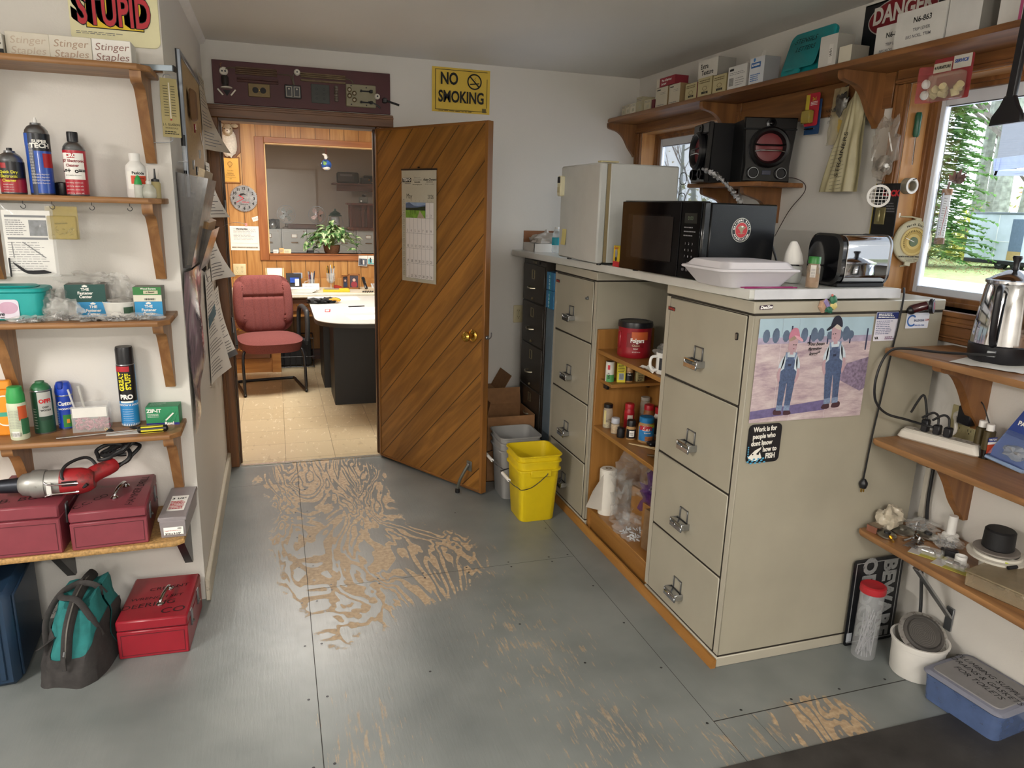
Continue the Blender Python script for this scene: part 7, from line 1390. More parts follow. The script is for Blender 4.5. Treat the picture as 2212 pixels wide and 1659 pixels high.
for dz in (.09,0): build('lens_rim',G().tube([(.0+.018*(abs(math.cos(a)) ** .6)*math.copysign(1,math.cos(a))+.012,0,dz+.026*math.sin(a)) for a in [2*PI*k/20 for k in range(20)]],.0018,BLK,None,5,True).disc(.016,clear('#a9c4e8',.3),FY(.012,0,dz)),t)
build('temple',G().tube([(-.004,0,.09),(-.004,.12,.1)],.0018,BLK,n=5).tube([(0,0,.03),(0,0,.06)],.0018,BLK,n=5),t)
g=G(); g.box(0,0,0,.26,.06,.092,plain('#d4b81a',.5),.001); M_=FX(-.0004,.03,0); g.rect(-.03,0,.03,.024,plain('#c02030',.5),M_,.0002); M2=FY(0,-.0004,0); g.rect(0,0,.26,.026,plain('#c02030',.5),M2,.0002); g.rect(.02,.05,.13,.08,plain('#b01428',.5),M2,.0004); g.text('GLAD',.03,INKW,M2 @ TR(.06,.065,.0002),bold=.04,sx=.85); g.text('Sandwich',.014,plain('#6a1420',.5),M2 @ TR(.07,.037,0)); g.text('100',.02,INKW,M2 @ TR(.04,.013,.0003),bold=.05)
g.prism([(-.01,.04),(.01,.04),(.014,.06),(.004,.08),(-.01,.07)],.0008,plain('#8d8f94',.5),M_ @ TR(.0,0,0)); g.disc(.01,INK,M_ @ TR(.0,.034,.0002)); g.text('GLAD',.014,plain('#b01428',.5),M_ @ TR(0,.082,0),bold=.03)
one('sandwich_bag_box',g,'yellow and red sandwich bag box between the fridge and the microwave','box',(1.428,2.90,zc(2.93)),0)
# microwave: front faces -X
t=thing('microwave','black countertop microwave with a round red sticker on its side','microwave',(1.39,2.20,zc(2.45)),5); BK=plain('#07080b',.25,spec=.3); GLB=plain('#0a090b',.07,spec=.12)
build('casing',G().box(.03,0,.012,.32,.52,.272,BK,.005),t); g=G(); g.box(0,0,.008,.032,.52,.276,plain('#0c0c0e',.15),.006); build('front_frame',g,t)
d=build('door',G().prism([(0,0),(.395,0),(.395,.262),(0,.262)],.008,GLB,FX(-.0,.515,.010),1,.002).rect(.05,.045,.34,.215,plain('#1a1615',.06,spec=.12),FX(-.0085,.515,.010),.0003),t); build('door_glass',G().box(-.0098,.16,.06,-.009,.43,.22,plain('#2a2523',.05,spec=.12),0),d)
g=G(); M_=FX(-.0025,.06,.0); g.box(-.055,.012,0,.055,.272,.004,GLB,.001,M_)
for i in range(4):
    for j in range(3): g.text('123456789'[i*3+j] if i < 3 else ('','0','')[j],.011,plain('#a9a9ac',.5),M_ @ TR(-.02+.02*j,.13-.022*i,.0045)) if (i < 3 or j == 1) else None
for k in range(3): g.lines(-.035,.155+k*.014,.035,.161+k*.014,1,plain('#7c7c80',.5),M_,.6,k,.0048)
for k in range(3): g.prism(rr(.014,.01,.003),.001,plain('#4a4a4e',.5),M_ @ TR(-.025+.024*k,.04,.0042))
g.rect(-.035,.20,.035,.235,plain('#1d1e1c',.1),M_,.0046); g.text('0:00',.018,plain('#5c6a5c',.4),M_ @ TR(0,.217,.0048)); build('control_panel',g,t)
g=G(); g.box(-.006,.13,.012,.002,.50,.03,GLB,.003); build('lower_trim',g,t)
g=G(); M_=FY(.165,-.0004,.182) @ RZ(0); g.disc(.042,plain('#b9b7ae',.4),M_,40,.0002); g.disc(.0395,BLK,M_,40,.0005); g.disc(.0275,plain('#c9c4b4',.4),M_,36,.0008); g.disc(.0258,plain('#b3232c',.45),M_,36,.0011)
g.arctext('NATIONAL RIFLE',.0335,.0088,INKW,M_ @ TR(0,0,.0012),90,165,bold=.05); g.arctext('ASSOCIATION',.0335,.0088,INKW,M_ @ TR(0,0,.0012),270,120,True,bold=.05)
EG=plain('#8d8468',.5); g.poly([(-.018,.008,.0016),(-.006,.016,.0016),(.004,.014,.0016),(.018,.01,.0016),(.008,.002,.0016),(.005,-.008,.0016),(.0,-.016,.0016),(-.005,-.006,.0016),(-.01,.002,.0016)],EG,M_); g.poly([(-.004,.012,.002),(.004,.016,.002),(.008,.012,.002),(.002,.008,.002)],INKW,M_); g.rect(-.014,-.012,.014,-.0105,EG,M_,.002)
build('round_sticker',g,t)
for x in (.05,.29):
    for y in (.04,.48): build('foot',G().cyl(.012,.014,BLKM,TR(x,y,-.001),10),t)
t=thing('power_lead','black cord looping behind the microwave and down the wall','cord',(1.72,2.3,ZT)); build('cord',G().tube(cr([(.02,.05,.2),(.04,.03,.15),(.055,.0,.08),(.08,.0,.02)]),.004,CORD),t)
# foam takeout box
t=thing('foam_takeout_box','white foam takeout box on the counter corner','takeout box',(1.482,2.10,zc(2.1)),0); FO=plain('#d6d2d6',.55,var=.02); RRp=lambda w,d_,r: rr(w,d_,r,4)
g=G(); rs=[(.215,.185,0),(.225,.19,.004),(.292,.25,.05),(.31,.265,.054),(.312,.267,.058)]; V=[]; n=20
for w_,d_,z_ in rs: V += [(a,b_,z_) for a,b_ in RRp(w_,d_,.03)]
F=[tuple(range(n))[::-1]]+[(i*n+k,i*n+(k+1) % n,(i+1)*n+(k+1) % n,(i+1)*n+k) for i in range(4) for k in range(n)]; g.add(V,F,FO); build('tray',g,t)
g=G(); V=[]; rs=[(.312,.267,.057),(.308,.262,.061),(.285,.24,.063),(.255,.21,.082),(.225,.18,.084)]
for w_,d_,z_ in rs: V += [(a,b_,z_) for a,b_ in RRp(w_,d_,.03)]
F=[(i*n+k,i*n+(k+1) % n,(i+1)*n+(k+1) % n,(i+1)*n+k) for i in range(4) for k in range(n)]+[tuple(4*n+k for k in range(n))]; g.add(V,F,FO); build('lid',g,t)
one('zip_bag',G().grid(lambda u,v: (u*.2,v*.22,.0015+.003*noise.noise(Vector((u*7,v*7,1)))),10,10,clear('#d9cfe6',.45)).tube(cr([(0,0,.003),(.05,-.004,.004),(.11,.003,.003),(.2,.0,.003)]),.0022,plain('#8d1f5e',.4)).tube(cr([(0,.02,.003),(.05,.016,.004),(.11,.02,.003),(.2,.02,.003)]),.002,plain('#8d1f5e',.4)),'clear zip bag with a magenta seal lying under the foam box','bag',(1.41,1.96,ZT))
t=thing('pump_bottle','white plastic bottle with a curved spout cap behind the foam box','bottle',(1.745,2.16,ZT)); build('bottle_body',G().lathe([(.028,0),(.033,.01),(.034,.05),(.03,.058)],plain('#cfd2d0',.4),None,22),t); build('collar',G().lathe([(.022,.056),(.022,.066)],BLK,None,20),t)
build('spout_cap',G().lathe([(.033,.064),(.034,.07),(.029,.10),(.018,.128),(.010,.142),(.004,.144)],WHT,TR(0,0,0) @ Matrix(((1,0,-.10,.008),(0,1,0,0),(0,0,1,0),(0,0,0,1))),24),t)
shaker('spice_jar','green-capped glass jar of brown spice in front of the toaster',(1.688,1.985,ZT),.0215,.082,clear('#b9a48c',.5),plain('#2f7a35',.4),.02,None,(),None,inner=(plain('#8d6242',.8),.55))
g=G(); wrap(g,.0218,205,250,.035,.075,plain('#cfc9c2',.6)); [wtext(g,'||||||',.008,INKG,.0218,228,.04+.01*k,0,off=.002) for k in range(3)]; build('paper_label',g,[o for o in bpy.data.objects if o.get('label') == 'green-capped glass jar of brown spice in front of the toaster'][0])
# toaster
t=thing('toaster','chrome toaster with a black end on the counter corner','toaster',(1.79,1.985,ZT),0); CHT=plain('#d6d7da',.035,1,var=.01)
def sect(w,h,r,y0): return [(a+y0+w/2,b_+h/2) for a,b_ in rr(w,h,r,6)]
M_=RZ(90) @ RX(90)
build('end_cap',G().prism(sect(.165,.172,.045,0),.03,plain('#0c0c0f',.12,coat=.6),TR(0,0,.004) @ M_,1,.008),t)
build('chrome_shell',G().prism(sect(.16,.166,.035,.0025),.175,CHT,TR(.03,0,.006) @ M_,1,.001),t); build('end_cap',G().prism(sect(.165,.172,.04,0),.018,plain('#8f9196',.25,1),TR(.203,0,.004) @ M_,1,.006),t)
build('base',G().box(.01,.01,0,.21,.155,.012,BLKM,.002),t); build('bread_slot',G().box(.05,.045,.171,.19,.07,.1735,BLKM).box(.05,.095,.171,.19,.12,.1735,BLKM),t)
t=thing('tissue_carton','low white carton of crumpled tissue paper at the far end of the counter','carton',(1.56,4.25,zc(4.25))); g=G()
for a in ((-.08,-.09,0,.16,-.086,.05),(-.08,.11,0,.16,.114,.12),(-.08,-.09,0,-.076,.114,.05),(.156,-.09,0,.16,.114,.12)): g.box(*a,WHT)
g.box(-.08,.108,.05,.16,.112,.12,plain('#8f6142',.8)); build('box_shell',g,t); build('tissue',G().blob((.04,.02,.06),(.10,.09,.05),plain('#cfcac4',.85),.35,3,4,26),t)
t=thing('water_bottle','clear bottle with a teal label beside the fridge','bottle',(1.60,4.10,zc(4.1))); build('bottle_body',G().lathe([(.026,0),(.028,.01),(.027,.03),(.028,.1),(.02,.125),(.011,.14)],clear('#dfe8ea',.35),None,22),t); build('label_band',G().lathe([(.0285,.045),(.0285,.09)],plain('#2aa3b8',.5),None,22,caps=False),t); build('cap',G().cyl(.013,.012,WHT,TR(0,0,.138),16),t)
# ---------------- long shelf high on the window wall ----------------
def rbracket(par,y,zt,d,h,bw=.03,dx=0,m=None,x0=XR):
    b=G(); b.prism(bracket_poly(d,h),bw,m or OAKD('z'),TR(x0-dx,y+bw/2,zt) @ RZ(180) @ RX(90)); return build('bracket',b,par)
t=thing('wall_shelf','long high shelf of small boxes running above both windows','shelf',(0,0,0)); g=G(); MK=OAKD('y')
g.prism([(XR,4.50),(2.06,4.47),(2.05,4.44),(2.05,.9),(XR,.9)],.02,MK,TR(0,0,2.142),1,.004); build('board',g,t)
build('ledger',G().box(2.27,2.36,2.012,2.2699+.016,3.33,2.141,MK,.002),t)
for y in (4.46,3.36,2.39): rbracket(t,y,2.141,.215,.20,.032)
def sbox(name,label,y0,y1,z0,h_,col,x=2.065,d_=.08,txt=(),rz=0,side=None,deco=None,grp='boxes on the high shelf',cat='box'):
    """box on the high shelf; y0 is its far edge, printed face toward the room"""
    w_=y0-y1; g=G(); g.box(0,-w_/2,0,d_,w_/2,h_,plain(side or col,.65,var=.05),.001); M_=FX(-.0004,0,0); g.rect(-w_/2,0,w_/2,h_,plain(col,.6,var=.05),M_,.0001)
    for s_,sz,x_,y_,m_ in txt: g.text(s_,sz,m_,M_ @ TR(x_,y_,.0002),bold=.02)
    if deco: deco(g,M_,w_,h_)
    return one(name,g,label,cat,(x,(y0+y1)/2,z0),rz,grp)
ZH=2.163; lab=lambda g,M_,w_,h_: (g.lines(-w_*.4,h_*.7,w_*.4,h_*.92,2,INKG,M_,.4,3),g.rect(-w_*.1,h_*.2,w_*.3,h_*.5,plain('#a9a590',.7),M_,.0005))
IVB='#b7ae96'
for i,(a,b_,h_,c) in enumerate(((4.285,4.235,.055,IVB),(4.23,4.178,.058,'#c4bca6'),(4.172,4.105,.056,'#cbc4b0'),(4.095,4.02,.082,'#aaa184'),(3.995,3.918,.055,'#b5ad90'))): sbox('carton',('smallest ivory carton at the far end of the high shelf','second tiny ivory carton from the far end of the high shelf','third tiny carton from the far end, slightly whiter','taller olive-ivory carton fourth from the far end','fifth small carton, just left of the dark red sliver')[i],a,b_,ZH,h_,c,deco=lab)
sbox('carton','thin dark red carton end on the high shelf',3.905,3.872,ZH,.048,'#5e1822',d_=.06)
for a,b_,h_,l in ((3.86,3.73,.10,'square ivory switch carton under the red-labelled box'),(3.715,3.60,.098,'square ivory switch carton with tan side, next to the sloping lids')): sbox('carton',l,a,b_,ZH,h_,'#c3baa6',side='#8f7650',deco=lambda g,M_,w_,h_: (g.rect(-w_*.42,h_*.85,-w_*.1,h_*.9,INK,M_,.0004),g.lines(-w_*.4,h_*.05,w_*.4,h_*.12,1,INKG,M_,.5,5),g.lines(-w_*.1,h_*.6,w_*.35,h_*.75,2,INKG,M_,.25,7)))
sbox('carton','red and white carton lying on top of the square ivory cartons',3.86,3.66,ZH+.102,.045,'#8f2230',side='#7a1c28',txt=(('Pass & Seymour',.0165,.01,.03,INKW),('Legrand',.0165,-.02,.013,INKW)),deco=lambda g,M_,w_,h_: g.rect(-w_/2,0,-w_*.33,h_,plain('#c9c2b2',.7),M_,.0006))
for i,(a,b_,h_) in enumerate(((3.545,3.435,.078),(3.425,3.30,.088),(3.29,3.178,.082))): sbox('carton',('yellowed outlet carton with dark red top','middle yellowed outlet carton under the tall white box','yellowed outlet carton left of the white blade carton')[i],a,b_,ZH,h_,'#b5a981',side='#8c7c52' if i else '#6d3030',deco=lambda g,M_,w_,h_: (g.lines(-w_*.4,h_*.68,w_*.4,h_*.9,2,plain('#6b5c3a',.7),M_,.5,3),g.ring(.012,.0145,plain('#6b5c3a',.7),M_ @ TR(0,h_*.42,0) @ SC(1.4,.7,1),20),g.lines(-w_*.2,h_*.12,w_*.4,h_*.26,1,INK,M_,.9,6)))
sbox('carton','white handwritten box standing on the yellowed cartons',3.46,3.285,ZH+.089,.085,'#cfcac1',x=2.08,d_=.1,side='#8e8a84',txt=(('Extra',.032,-.03,.055,INK),('Texture',.032,.0,.025,INK)))
sbox('carton','white barcoded blade carton in the middle of the high shelf',3.165,3.02,ZH,.10,'#cdcbc6',side='#a9a5a0',deco=lambda g,M_,w_,h_: (g.rect(-w_*.42,h_*.8,-w_*.2,h_*.9,INK,M_,.0004),g.lines(-w_*.42,h_*.6,w_*.4,h_*.75,2,INKG,M_,.3,7),[g.rect(-w_*.42+k*.004,h_*.15,-w_*.42+k*.004+.002,h_*.5,INK,M_,.0004) for k in range(9)],g.lines(-.01,h_*.1,w_*.4,h_*.5,4,INKG,M_,.25,9)))
sbox('carton','tall white and blue box with a torn hang tab',3.0,2.895,ZH,.11,'#c9ccd0',side='#8b8a8c',deco=lambda g,M_,w_,h_: (g.rect(-w_*.4,h_*.62,w_*.25,h_*.82,plain('#2b5f9e',.6),M_,.0004),g.text('BLO-KLEENER',.011,INKW,M_ @ TR(-.008,h_*.72,.0006),bold=.04,sx=.8),g.disc(.008,plain('#3a78b8',.6),M_ @ TR(-.02,h_*.92,.0004)),g.lines(-w_*.4,h_*.1,w_*.3,h_*.4,4,plain('#3a6aa8',.6),M_,.5,4),g.rect(w_*.28,h_,w_*.5,h_*1.18,plain('#b9b6b0',.7),M_,.0)))
g=G(); TL=plain('#138a90',.4,var=.05); M_=RY(-14); g.add([(x+z_*.35,y,z_) for x,y,z_ in ()],[],TL) if 0 else None
P_=rr(.27,.19,.03); K=FX(0,0,0) @ RX(-16)
g.prism(P_,.022,TL,K @ TR(0,.10,-.02),1,.005); g.prism(rr(.20,.12,.02),.002,plain('#117a80',.4),K @ TR(0,.085,.0212),.97); g.prism(rr(.045,.02,.006),.006,TL,K @ TR(0,.012,.02)); g.text('STENSILS',.03,INK,K @ TR(.0,.14,.0238),shear=.2,sx=1.1); g.text('LETTERS',.028,INK,K @ TR(.012,.105,.0238),shear=.2,sx=1.1)
one('stencil_lid',g,'teal plastic lid marked STENSILS LETTERS leaning on the wall','lid',(2.11,2.715,ZH))
sbox('carton','white carton with an open flap right of the teal lid',2.555,2.46,ZH,.115,'#c4c1bb',x=2.07,side='#9a978f',deco=lambda g,M_,w_,h_: (g.rect(.008,.01,.03,.08,plain('#d3d0ca',.7),M_,.002),g.text('|681',.018,INK,M_ @ TR(.02,.05,.003) @ RZ(90))))
sbox('carton','small ivory cube carton left of the DANGER sign',2.445,2.38,ZH,.06,'#c9c3b2',x=2.07,side='#8d877c')
for a,b_,h_,l,x_ in ((2.30,2.15,.10,'left white trip lever carton, partly hidden',2.10),(2.175,1.975,.115,'right white trip lever carton in front of the DANGER sign',2.065)): sbox('trip_lever_box',l,a,b_,ZH,h_,'#cbc9c4',x=x_,d_=.06,txt=(('N6-863',.024,.01,h_-.035,INK),('TRIP LEVER',.014,.01,h_-.065,INKG),('BRS NCKL. TRIM',.014,.0,h_-.085,INKG)),grp='trip lever boxes')
sbox('carton','large plain white carton right of the trip lever boxes',1.97,1.85,ZH,.17,'#c9c7c4',x=2.07,side='#86827c'); sbox('carton','white carton with a pink stripe at the top right corner',1.79,1.60,ZH,.14,'#cbc8c4',x=2.07,side='#8e8a84',deco=lambda g,M_,w_,h_: g.rect(-.03,0,-.02,h_,plain('#b04a78',.6),M_,.0006))
g=G(); g.box(0,-.19,0,.002,.19,.26,BLK); M_=FX(-.0006,0,.13); g.box(0,-.19,.255,.003,.19,.26,PAPR); g.disc(.165,plain('#b9b5ae',.5),M_ @ TR(0,.062,0),48,.0002,r2=.07); g.disc(.16,plain('#7d1220',.45),M_ @ TR(0,.062,0),48,.0006,r2=.066); g.text('DANGER',.085,plain('#d9d4cc',.5),M_ @ TR(0,.075,.001),bold=.035,sx=.82)
one('danger_sign',g,'black and red oval DANGER sign on the wall above the high shelf','sign',(XR-.004,2.385,2.155))
# speaker shelf and speakers
t=thing('speaker_shelf','small bracketed shelf carrying two black speakers','shelf',(0,0,0)); build('board',G().prism([(XR,2.825),(2.06,2.825),(2.035,2.87),(2.035,3.40),(XR,3.40)],.02,OAKD('y'),TR(0,0,1.722),1,.003),t)
rbracket(t,2.955,1.722,.21,.16,.03); rbracket(t,3.30,1.722,.21,.16,.03)
def speaker(label,loc,rz):
    """front faces -Y locally"""
    t=thing('loudspeaker',label,'speaker',loc,rz,'black loudspeakers with red cones'); SB=plain('#08080b',.22,spec=.35); SM=plain('#0b0b0e',.5,spec=.3)
    build('cabinet',G().prism([(-.105,.0),(.105,0),(.108,.27),(-.108,.27)],-.2,SM,FY(0,0,0),1,.003),t)
    build('front_panel',G().prism([(-.105,0),(.105,0),(.10,.07),(.112,.2),(.116,.275),(-.116,.275),(-.112,.2),(-.10,.07)],.025,SB,FY(0,.0,0),1,.004).box(-.115,-.033,.222,.115,-.02,.228,SM,.002),t)
    K=FY(0,-.025,.148); d=build('surround',G().lathe([(.088,0),(.088,.018),(.08,.028),(.07,.024),(.06,.006),(.058,.002)],plain('#0e0e11',.35),K,40,caps=False),t)
    build('cone',G().lathe([(.064,.004),(.05,.007),(.02,.004),(.001,.004)],plain('#6d1a22',.35),K,36,caps=False).disc(.064,plain('#5c151c',.4),K,32,.002),t); build('grille_bar',G().tube([(-.07,.012,.02),(-.045,.008,.026),(.045,.008,.026),(.07,.012,.02)],.0035,SB,K).tube([(-.07,-.02,.02),(-.045,-.014,.026),(.045,-.014,.026),(.07,-.02,.02)],.0035,CHR,K),t)
    build('tweeter',G().lathe([(.022,0),(.022,.004),(.012,.006),(.012,.002),(.006,.006),(.001,.007)],SB,FY(0,-.025,.25),24),t)
    for x in (-.062,.062): build('bass_port',G().lathe([(.025,0),(.026,.014),(.022,.014),(.021,-.01)],SB,FY(x,-.025,.038),26,caps=False).disc(.021,BLKM,FY(x,-.025,.038),20,.001).ring(.0215,.0235,STL,FY(x,-.0395,.038),26),t)
    build('badge',G().box(-.02,-.027,.03,.02,-.024,.05,plain('#2c3044',.2),.002),t); return t
speaker('front-facing black speaker on the small shelf',(2.125,2.895,1.743),-20); speaker('black speaker turned toward the door behind the front-facing one',(2.02,3.24,1.743),-104)
FOIL=plain('#bfc0c4',.18,1,var=.3,sc_=300,bmp=.01); p=cr([(1.93,3.10,1.80),(1.95,3.0,1.765),(1.98,2.92,1.70),(1.99,2.85,1.64),(1.98,2.80,1.56),(1.97,2.76,1.48)],8)
g=G(); V=[]
for i,q in enumerate(p): pass
g.tube(p,.007,FOIL,None,10); [g.blob(q,(.011+.004*math.sin(i),.011,.013),FOIL,.4,5,i,10) for i,q in enumerate(p[3:-12:2])]; one('foil_wrapped_cable',g,'cable wrapped in crinkled foil hanging from the left speaker','cable',(0,0,0))
one('speaker_wire',G().tube(cr([(2.22,2.95,1.76),(2.25,2.86,1.765),(2.27,2.80,1.74),(2.275,2.80,1.70),(2.27,2.88,1.62),(2.26,2.95,1.5)]),.002,plain('#3a2c26',.5),n=6),'thin brown speaker wire drooping from the speaker shelf','cable',(0,0,0))
# ---------------- packages hanging under the high shelf ----------------
def hang(name,label,y,z1,w_,h_,x,mk,rz=0,cat='package',grp=None):
    t=thing(name,label,cat,(x,y,z1-h_),rz,grp); mk(t,w_,h_); return t
def mk_spray(t,w_,h_):
    build('backing_card',G().box(.004,-w_/2-.01,-.035,.006,w_/2,h_*.8,plain('#20406a',.5,var=.1),.001),t)
    g=G(); g.prism(rr(w_,h_,.01),.001,plain('#b02638',.45),FX(0,0,h_/2)); M_=FX(-.0014,0,0); g.rect(-w_/2,h_*.3,-w_*.22,h_*.97,plain('#c9b53a',.5),M_,.0004); g.text('2x1',.018,plain('#d8b83a',.5),M_ @ TR(.012,h_*.82,.0008),bold=.03); g.lines(-.01,h_*.62,.035,h_*.75,3,INKW,M_,.4,3); build('card',g,t)
    build('blister',G().box(-.028,-.02,.01,-.002,.035,.065,clear('#a5913f',.75),.004),t); build('bulb',G().tube([(-.004-.0*k,.03-k*.02,-.012) for k in range(4)],.004,CHR,n=8),t)
hang('blister_pack','red and yellow blister pack with a blue card behind it, leftmost hanging package',2.775,2.115,.085,.135,2.245,mk_spray)
YB_=clear('#b9ac86',.62,.25)
def mk_bag2(t,w_,h_):
    build('bag_film',G().grid(lambda u,v: (-.012*math.sin(PI*u)*(1.3-v)-.006*noise.noise(Vector((u*4,v*6,2))),(.5-u)*w_*(1.25-.3*v),v*h_),12,16,YB_).text('HAND',.02,INK,FX(-.024,.02,h_*.6),shear=.2).text('TO',.018,INK,FX(-.025,.02,h_*.5)).text('IT',.018,INK,FX(-.025,.02,h_*.4)),t); build('hook_strip',G().tube([(0,-.02,h_),(-.004,-.05,h_+.006)],.002,BLK),t); build('yellow_part',G().prism([(-.02,-.03),(.015,-.015),(.022,.02),(-.015,.03)],.004,plain('#b59a4a',.5),FX(-.006,-.03,.07)),t)
    build('hardware',G().blob((-.004,-.012,h_*.72),(.012,.03,.04),plain('#6b6a66',.35,.7,var=.4,sc_=40),.5,4,3,16),t)
hang('hanging_bag','yellowed clear bag of hardware with handwriting',2.61,2.115,.085,.225,2.245,mk_bag2,cat='bag')
def mk_bag3(t,w_,h_):
    CRM=plain('#a89f7c',.4,var=.1,sc_=12)
    def fn(u,v):
        wv=w_*(.28+.75*(1-v) ** .8) if v < .88 else w_*.28*(1-(v-.88)*5); return (-.012-.014*math.sin(PI*u)-.007*math.sin(u*26)*(1-v)-.008*noise.noise(Vector((u*6,v*3,4))),(.5-u)*wv+.055*(1-v)-.0,v*h_)
    g=G(); g.grid(fn,44,24,CRM); g.grid(lambda u,v: (lambda p: (p[0]*.1,p[1],p[2]))(fn(1-u,v)),12,12,CRM); g.text('STRAINERS',.03,INK,FX(-.042,.02,h_*.36) @ RZ(80),sx=1.2); build('bag_film',g,t)
    build('label',G().lines(-.04,-.1,.04,.08,12,plain('#8d8a74',.7),FX(-.036,.04,h_*.26) @ RZ(6),.16,4),t)
hang('hanging_bag','long cream plastic bag marked STRAINERS',2.49,2.10,.20,.40,2.24,mk_bag3,cat='bag')
def mk_bag4(t,w_,h_):
    build('bag_film',G().blob((-.015,0,h_*.48),(.024,w_/2,h_*.5),clear('#b5a89a',.35,.1),.35,3,6,24,p=.8),t); build('hardware',G().blob((-.01,0,.04),(.016,.032,.028),plain('#8d8a84',.3,.7,var=.5,sc_=60),.5,4,9,16).tube([(-.03,-.03,.03),(-.034,-.042,.028)],.008,WHT,n=10),t); build('straw',G().tube([(-.026,-.02,h_*.75),(-.028,-.05,h_*.4)],.0025,WHT).tube([(-.03,.03,.09),(-.03,.04,.05)],.003,WHT),t)
hang('hanging_bag','clear crinkled bag of fittings beside the near window casing',2.33,1.965,.105,.20,2.255,mk_bag4,cat='bag')
def mk_bl(t,w_,h_,cols=('#a8323a','#d8c9a8')):
    g=G(); g.prism(rr(w_,h_,.006),.001,clear('#b54a50',.55),FX(0,0,h_/2)); build('card',g,t)
    for k in range(2): build('caster_cup',G().blob((-.014,.0,.025+.036*k),(.013,.014,.016),WHT,.05,2,k,14),t)
hang('blister_pack','small turned blister card with two white furniture cups',2.15,2.118,.06,.12,2.21,mk_bl,35)
def mk_cork(t,w_,h_):
    g=G(); g.prism(rr(w_,h_,.006),.001,plain('#8e2f34',.5),FX(0,0,h_/2)); M_=FX(-.0012,0,0); g.rect(-w_/2,h_*.68,-.005,h_*.9,plain('#bfb9a6',.6),M_,.0003); g.text('4 FURNITURE',.013,INK,M_ @ TR(-.04,h_*.79,.0006),bold=.03,sx=.8); g.rect(0,h_*.7,w_*.45,h_,plain('#c9c6bc',.6),M_,.0005); g.text('SERVICE',.014,plain('#2a4f9a',.6),M_ @ TR(.03,h_*.87,.0008),bold=.04,shear=.2); build('card',g,t)
    rd=random.Random(2); [build('cork',G().cyl(.012,.022,plain('#c4b48a',.7),TR(-.022+rd.uniform(-.006,.004),rd.uniform(-.055,.055),.012+rd.uniform(0,.035)) @ RX(rd.uniform(0,180)) @ RY(rd.uniform(-60,60)),14),t) for _ in range(8)]
    build('blister',G().box(-.036,-w_*.42,.0,-.001,w_*.42,h_*.62,clear('#d8d2bc',.2),.006),t)
hang('blister_pack','red-backed FURNITURE blister pack full of cork tips',1.985,2.12,.15,.135,2.14,mk_cork)
t=thing('screwdriver','green-handled screwdriver hanging on the window reveal','screwdriver',(2.322,2.272,1.90)); build('handle',G().lathe([(.008,0),(.012,.01),(.0115,.05),(.0125,.075),(.009,.088)],plain('#12503a',.35),None,14),t); build('shaft',G().tube([(0,0,0),(.004,0,-.10)],.0028,CHR),t)
t=thing('tape_roll','roll of white tape hung on a nail on the window reveal','tape roll',(2.325,2.285,1.722)); build('roll',G().lathe([(.018,0),(.030,0),(.030,.03),(.018,.03),(.018,0)],plain('#8d8a7c',.5),FY(0,0,0),30,caps=False).ring(.0215,.0295,WHT,FY(0,-.03,0),30),t); build('nail',G().tube([(-.006,0,.018),(0,-.045,.026)],.0018,DKM,n=6),t)
t=thing('vent_grille','round white wall vent grille hanging beside the window casing','vent',(2.235,2.32,1.682)); K=FY(0,0,0) @ RY(-40); g=G(); g.lathe([(.034,0),(.043,0),(.043,.006),(.034,.006),(.034,0)],WHT,K,32,caps=False)
for k in range(-2,3): l_=math.sqrt(max(.034 ** 2-(k*.013) ** 2,0)); g.box(k*.013-.001,-l_,.001,k*.013+.001,l_,.004,WHT,0,K); g.box(-l_,k*.013-.001,.001,l_,k*.013+.001,.004,WHT,0,K)
build('grille',g,t); build('wire_tie',G().tube([(0,-.005,.04),(.01,-.01,.055),(-.02,.0,.06)],.0015,BLK,n=5),t)
t=thing('door_lock_pack','black packaged door lock hanging behind the round vent','package',(XR-.024,2.30,1.53)); build('card',G().box(0,-.05,0,.004,.07,.20,plain('#141416',.35),.001).text('LOCK',.03,plain('#c02a30',.5),FX(-.0006,-.012,.162),bold=.05).lines(-.005,.09,.045,.13,4,INKG,FX(-.0004,0,0),.4,2).rect(-.07,0,-.066,.2,plain('#a8922e',.5),FX(-.0004,0,0)),t)
build('lock_plate',G().box(-.006,.0,.045,0,.05,.11,plain('#8a8058',.4,.5),.002).box(-.012,.02,.055,-.006,.032,.1,plain('#a09870',.35,.6),.003),t)
t=thing('dial_thermometer','round cream advertising dial thermometer bracketed to the window frame','thermometer',(2.372,2.262,1.513)); K=FY(0,0,0) @ RY(-8); DC=plain('#b9b294',.5,var=.04); g=G(); g.lathe([(.082,0),(.084,.003),(.082,.008),(.078,.007)],DC,K,48); g.disc(.0785,DC,K,40,.0085); g.ring(.052,.056,plain('#a8905a',.4),K,40,z=.0095); g.disc(.052,plain('#c9b26a',.45),K,36,.0095); g.ring(.03,.044,plain('#b59a50',.5),K,36,0,360,.0102)
for k in range(26): a=-30+k*9.6; g.rect(.038,-.0008,.046,.0008,INK,K @ RZ(a),.0106)
g.lathe([(.019,.009),(.018,.012),(.001,.0125)],plain('#5f6f52',.3),K,24); g.rect(-.002,-.001,.04,.001,INKW,K @ RZ(160),.0132); g.arctext('North Star',.066,.013,INK,K @ TR(0,0,.0092),90,60); g.text('NORTH STAR DAIRY PRODUCTS',.0082,INK,K @ TR(0,-.058,.0094),bold=.04,sx=.92); g.text('Iron County, Michigan',.006,INK,K @ TR(0,-.0665,.0094)); g.text('PHONE 31-416',.006,INK,K @ TR(0,-.074,.0094)); build('dial',g,t)
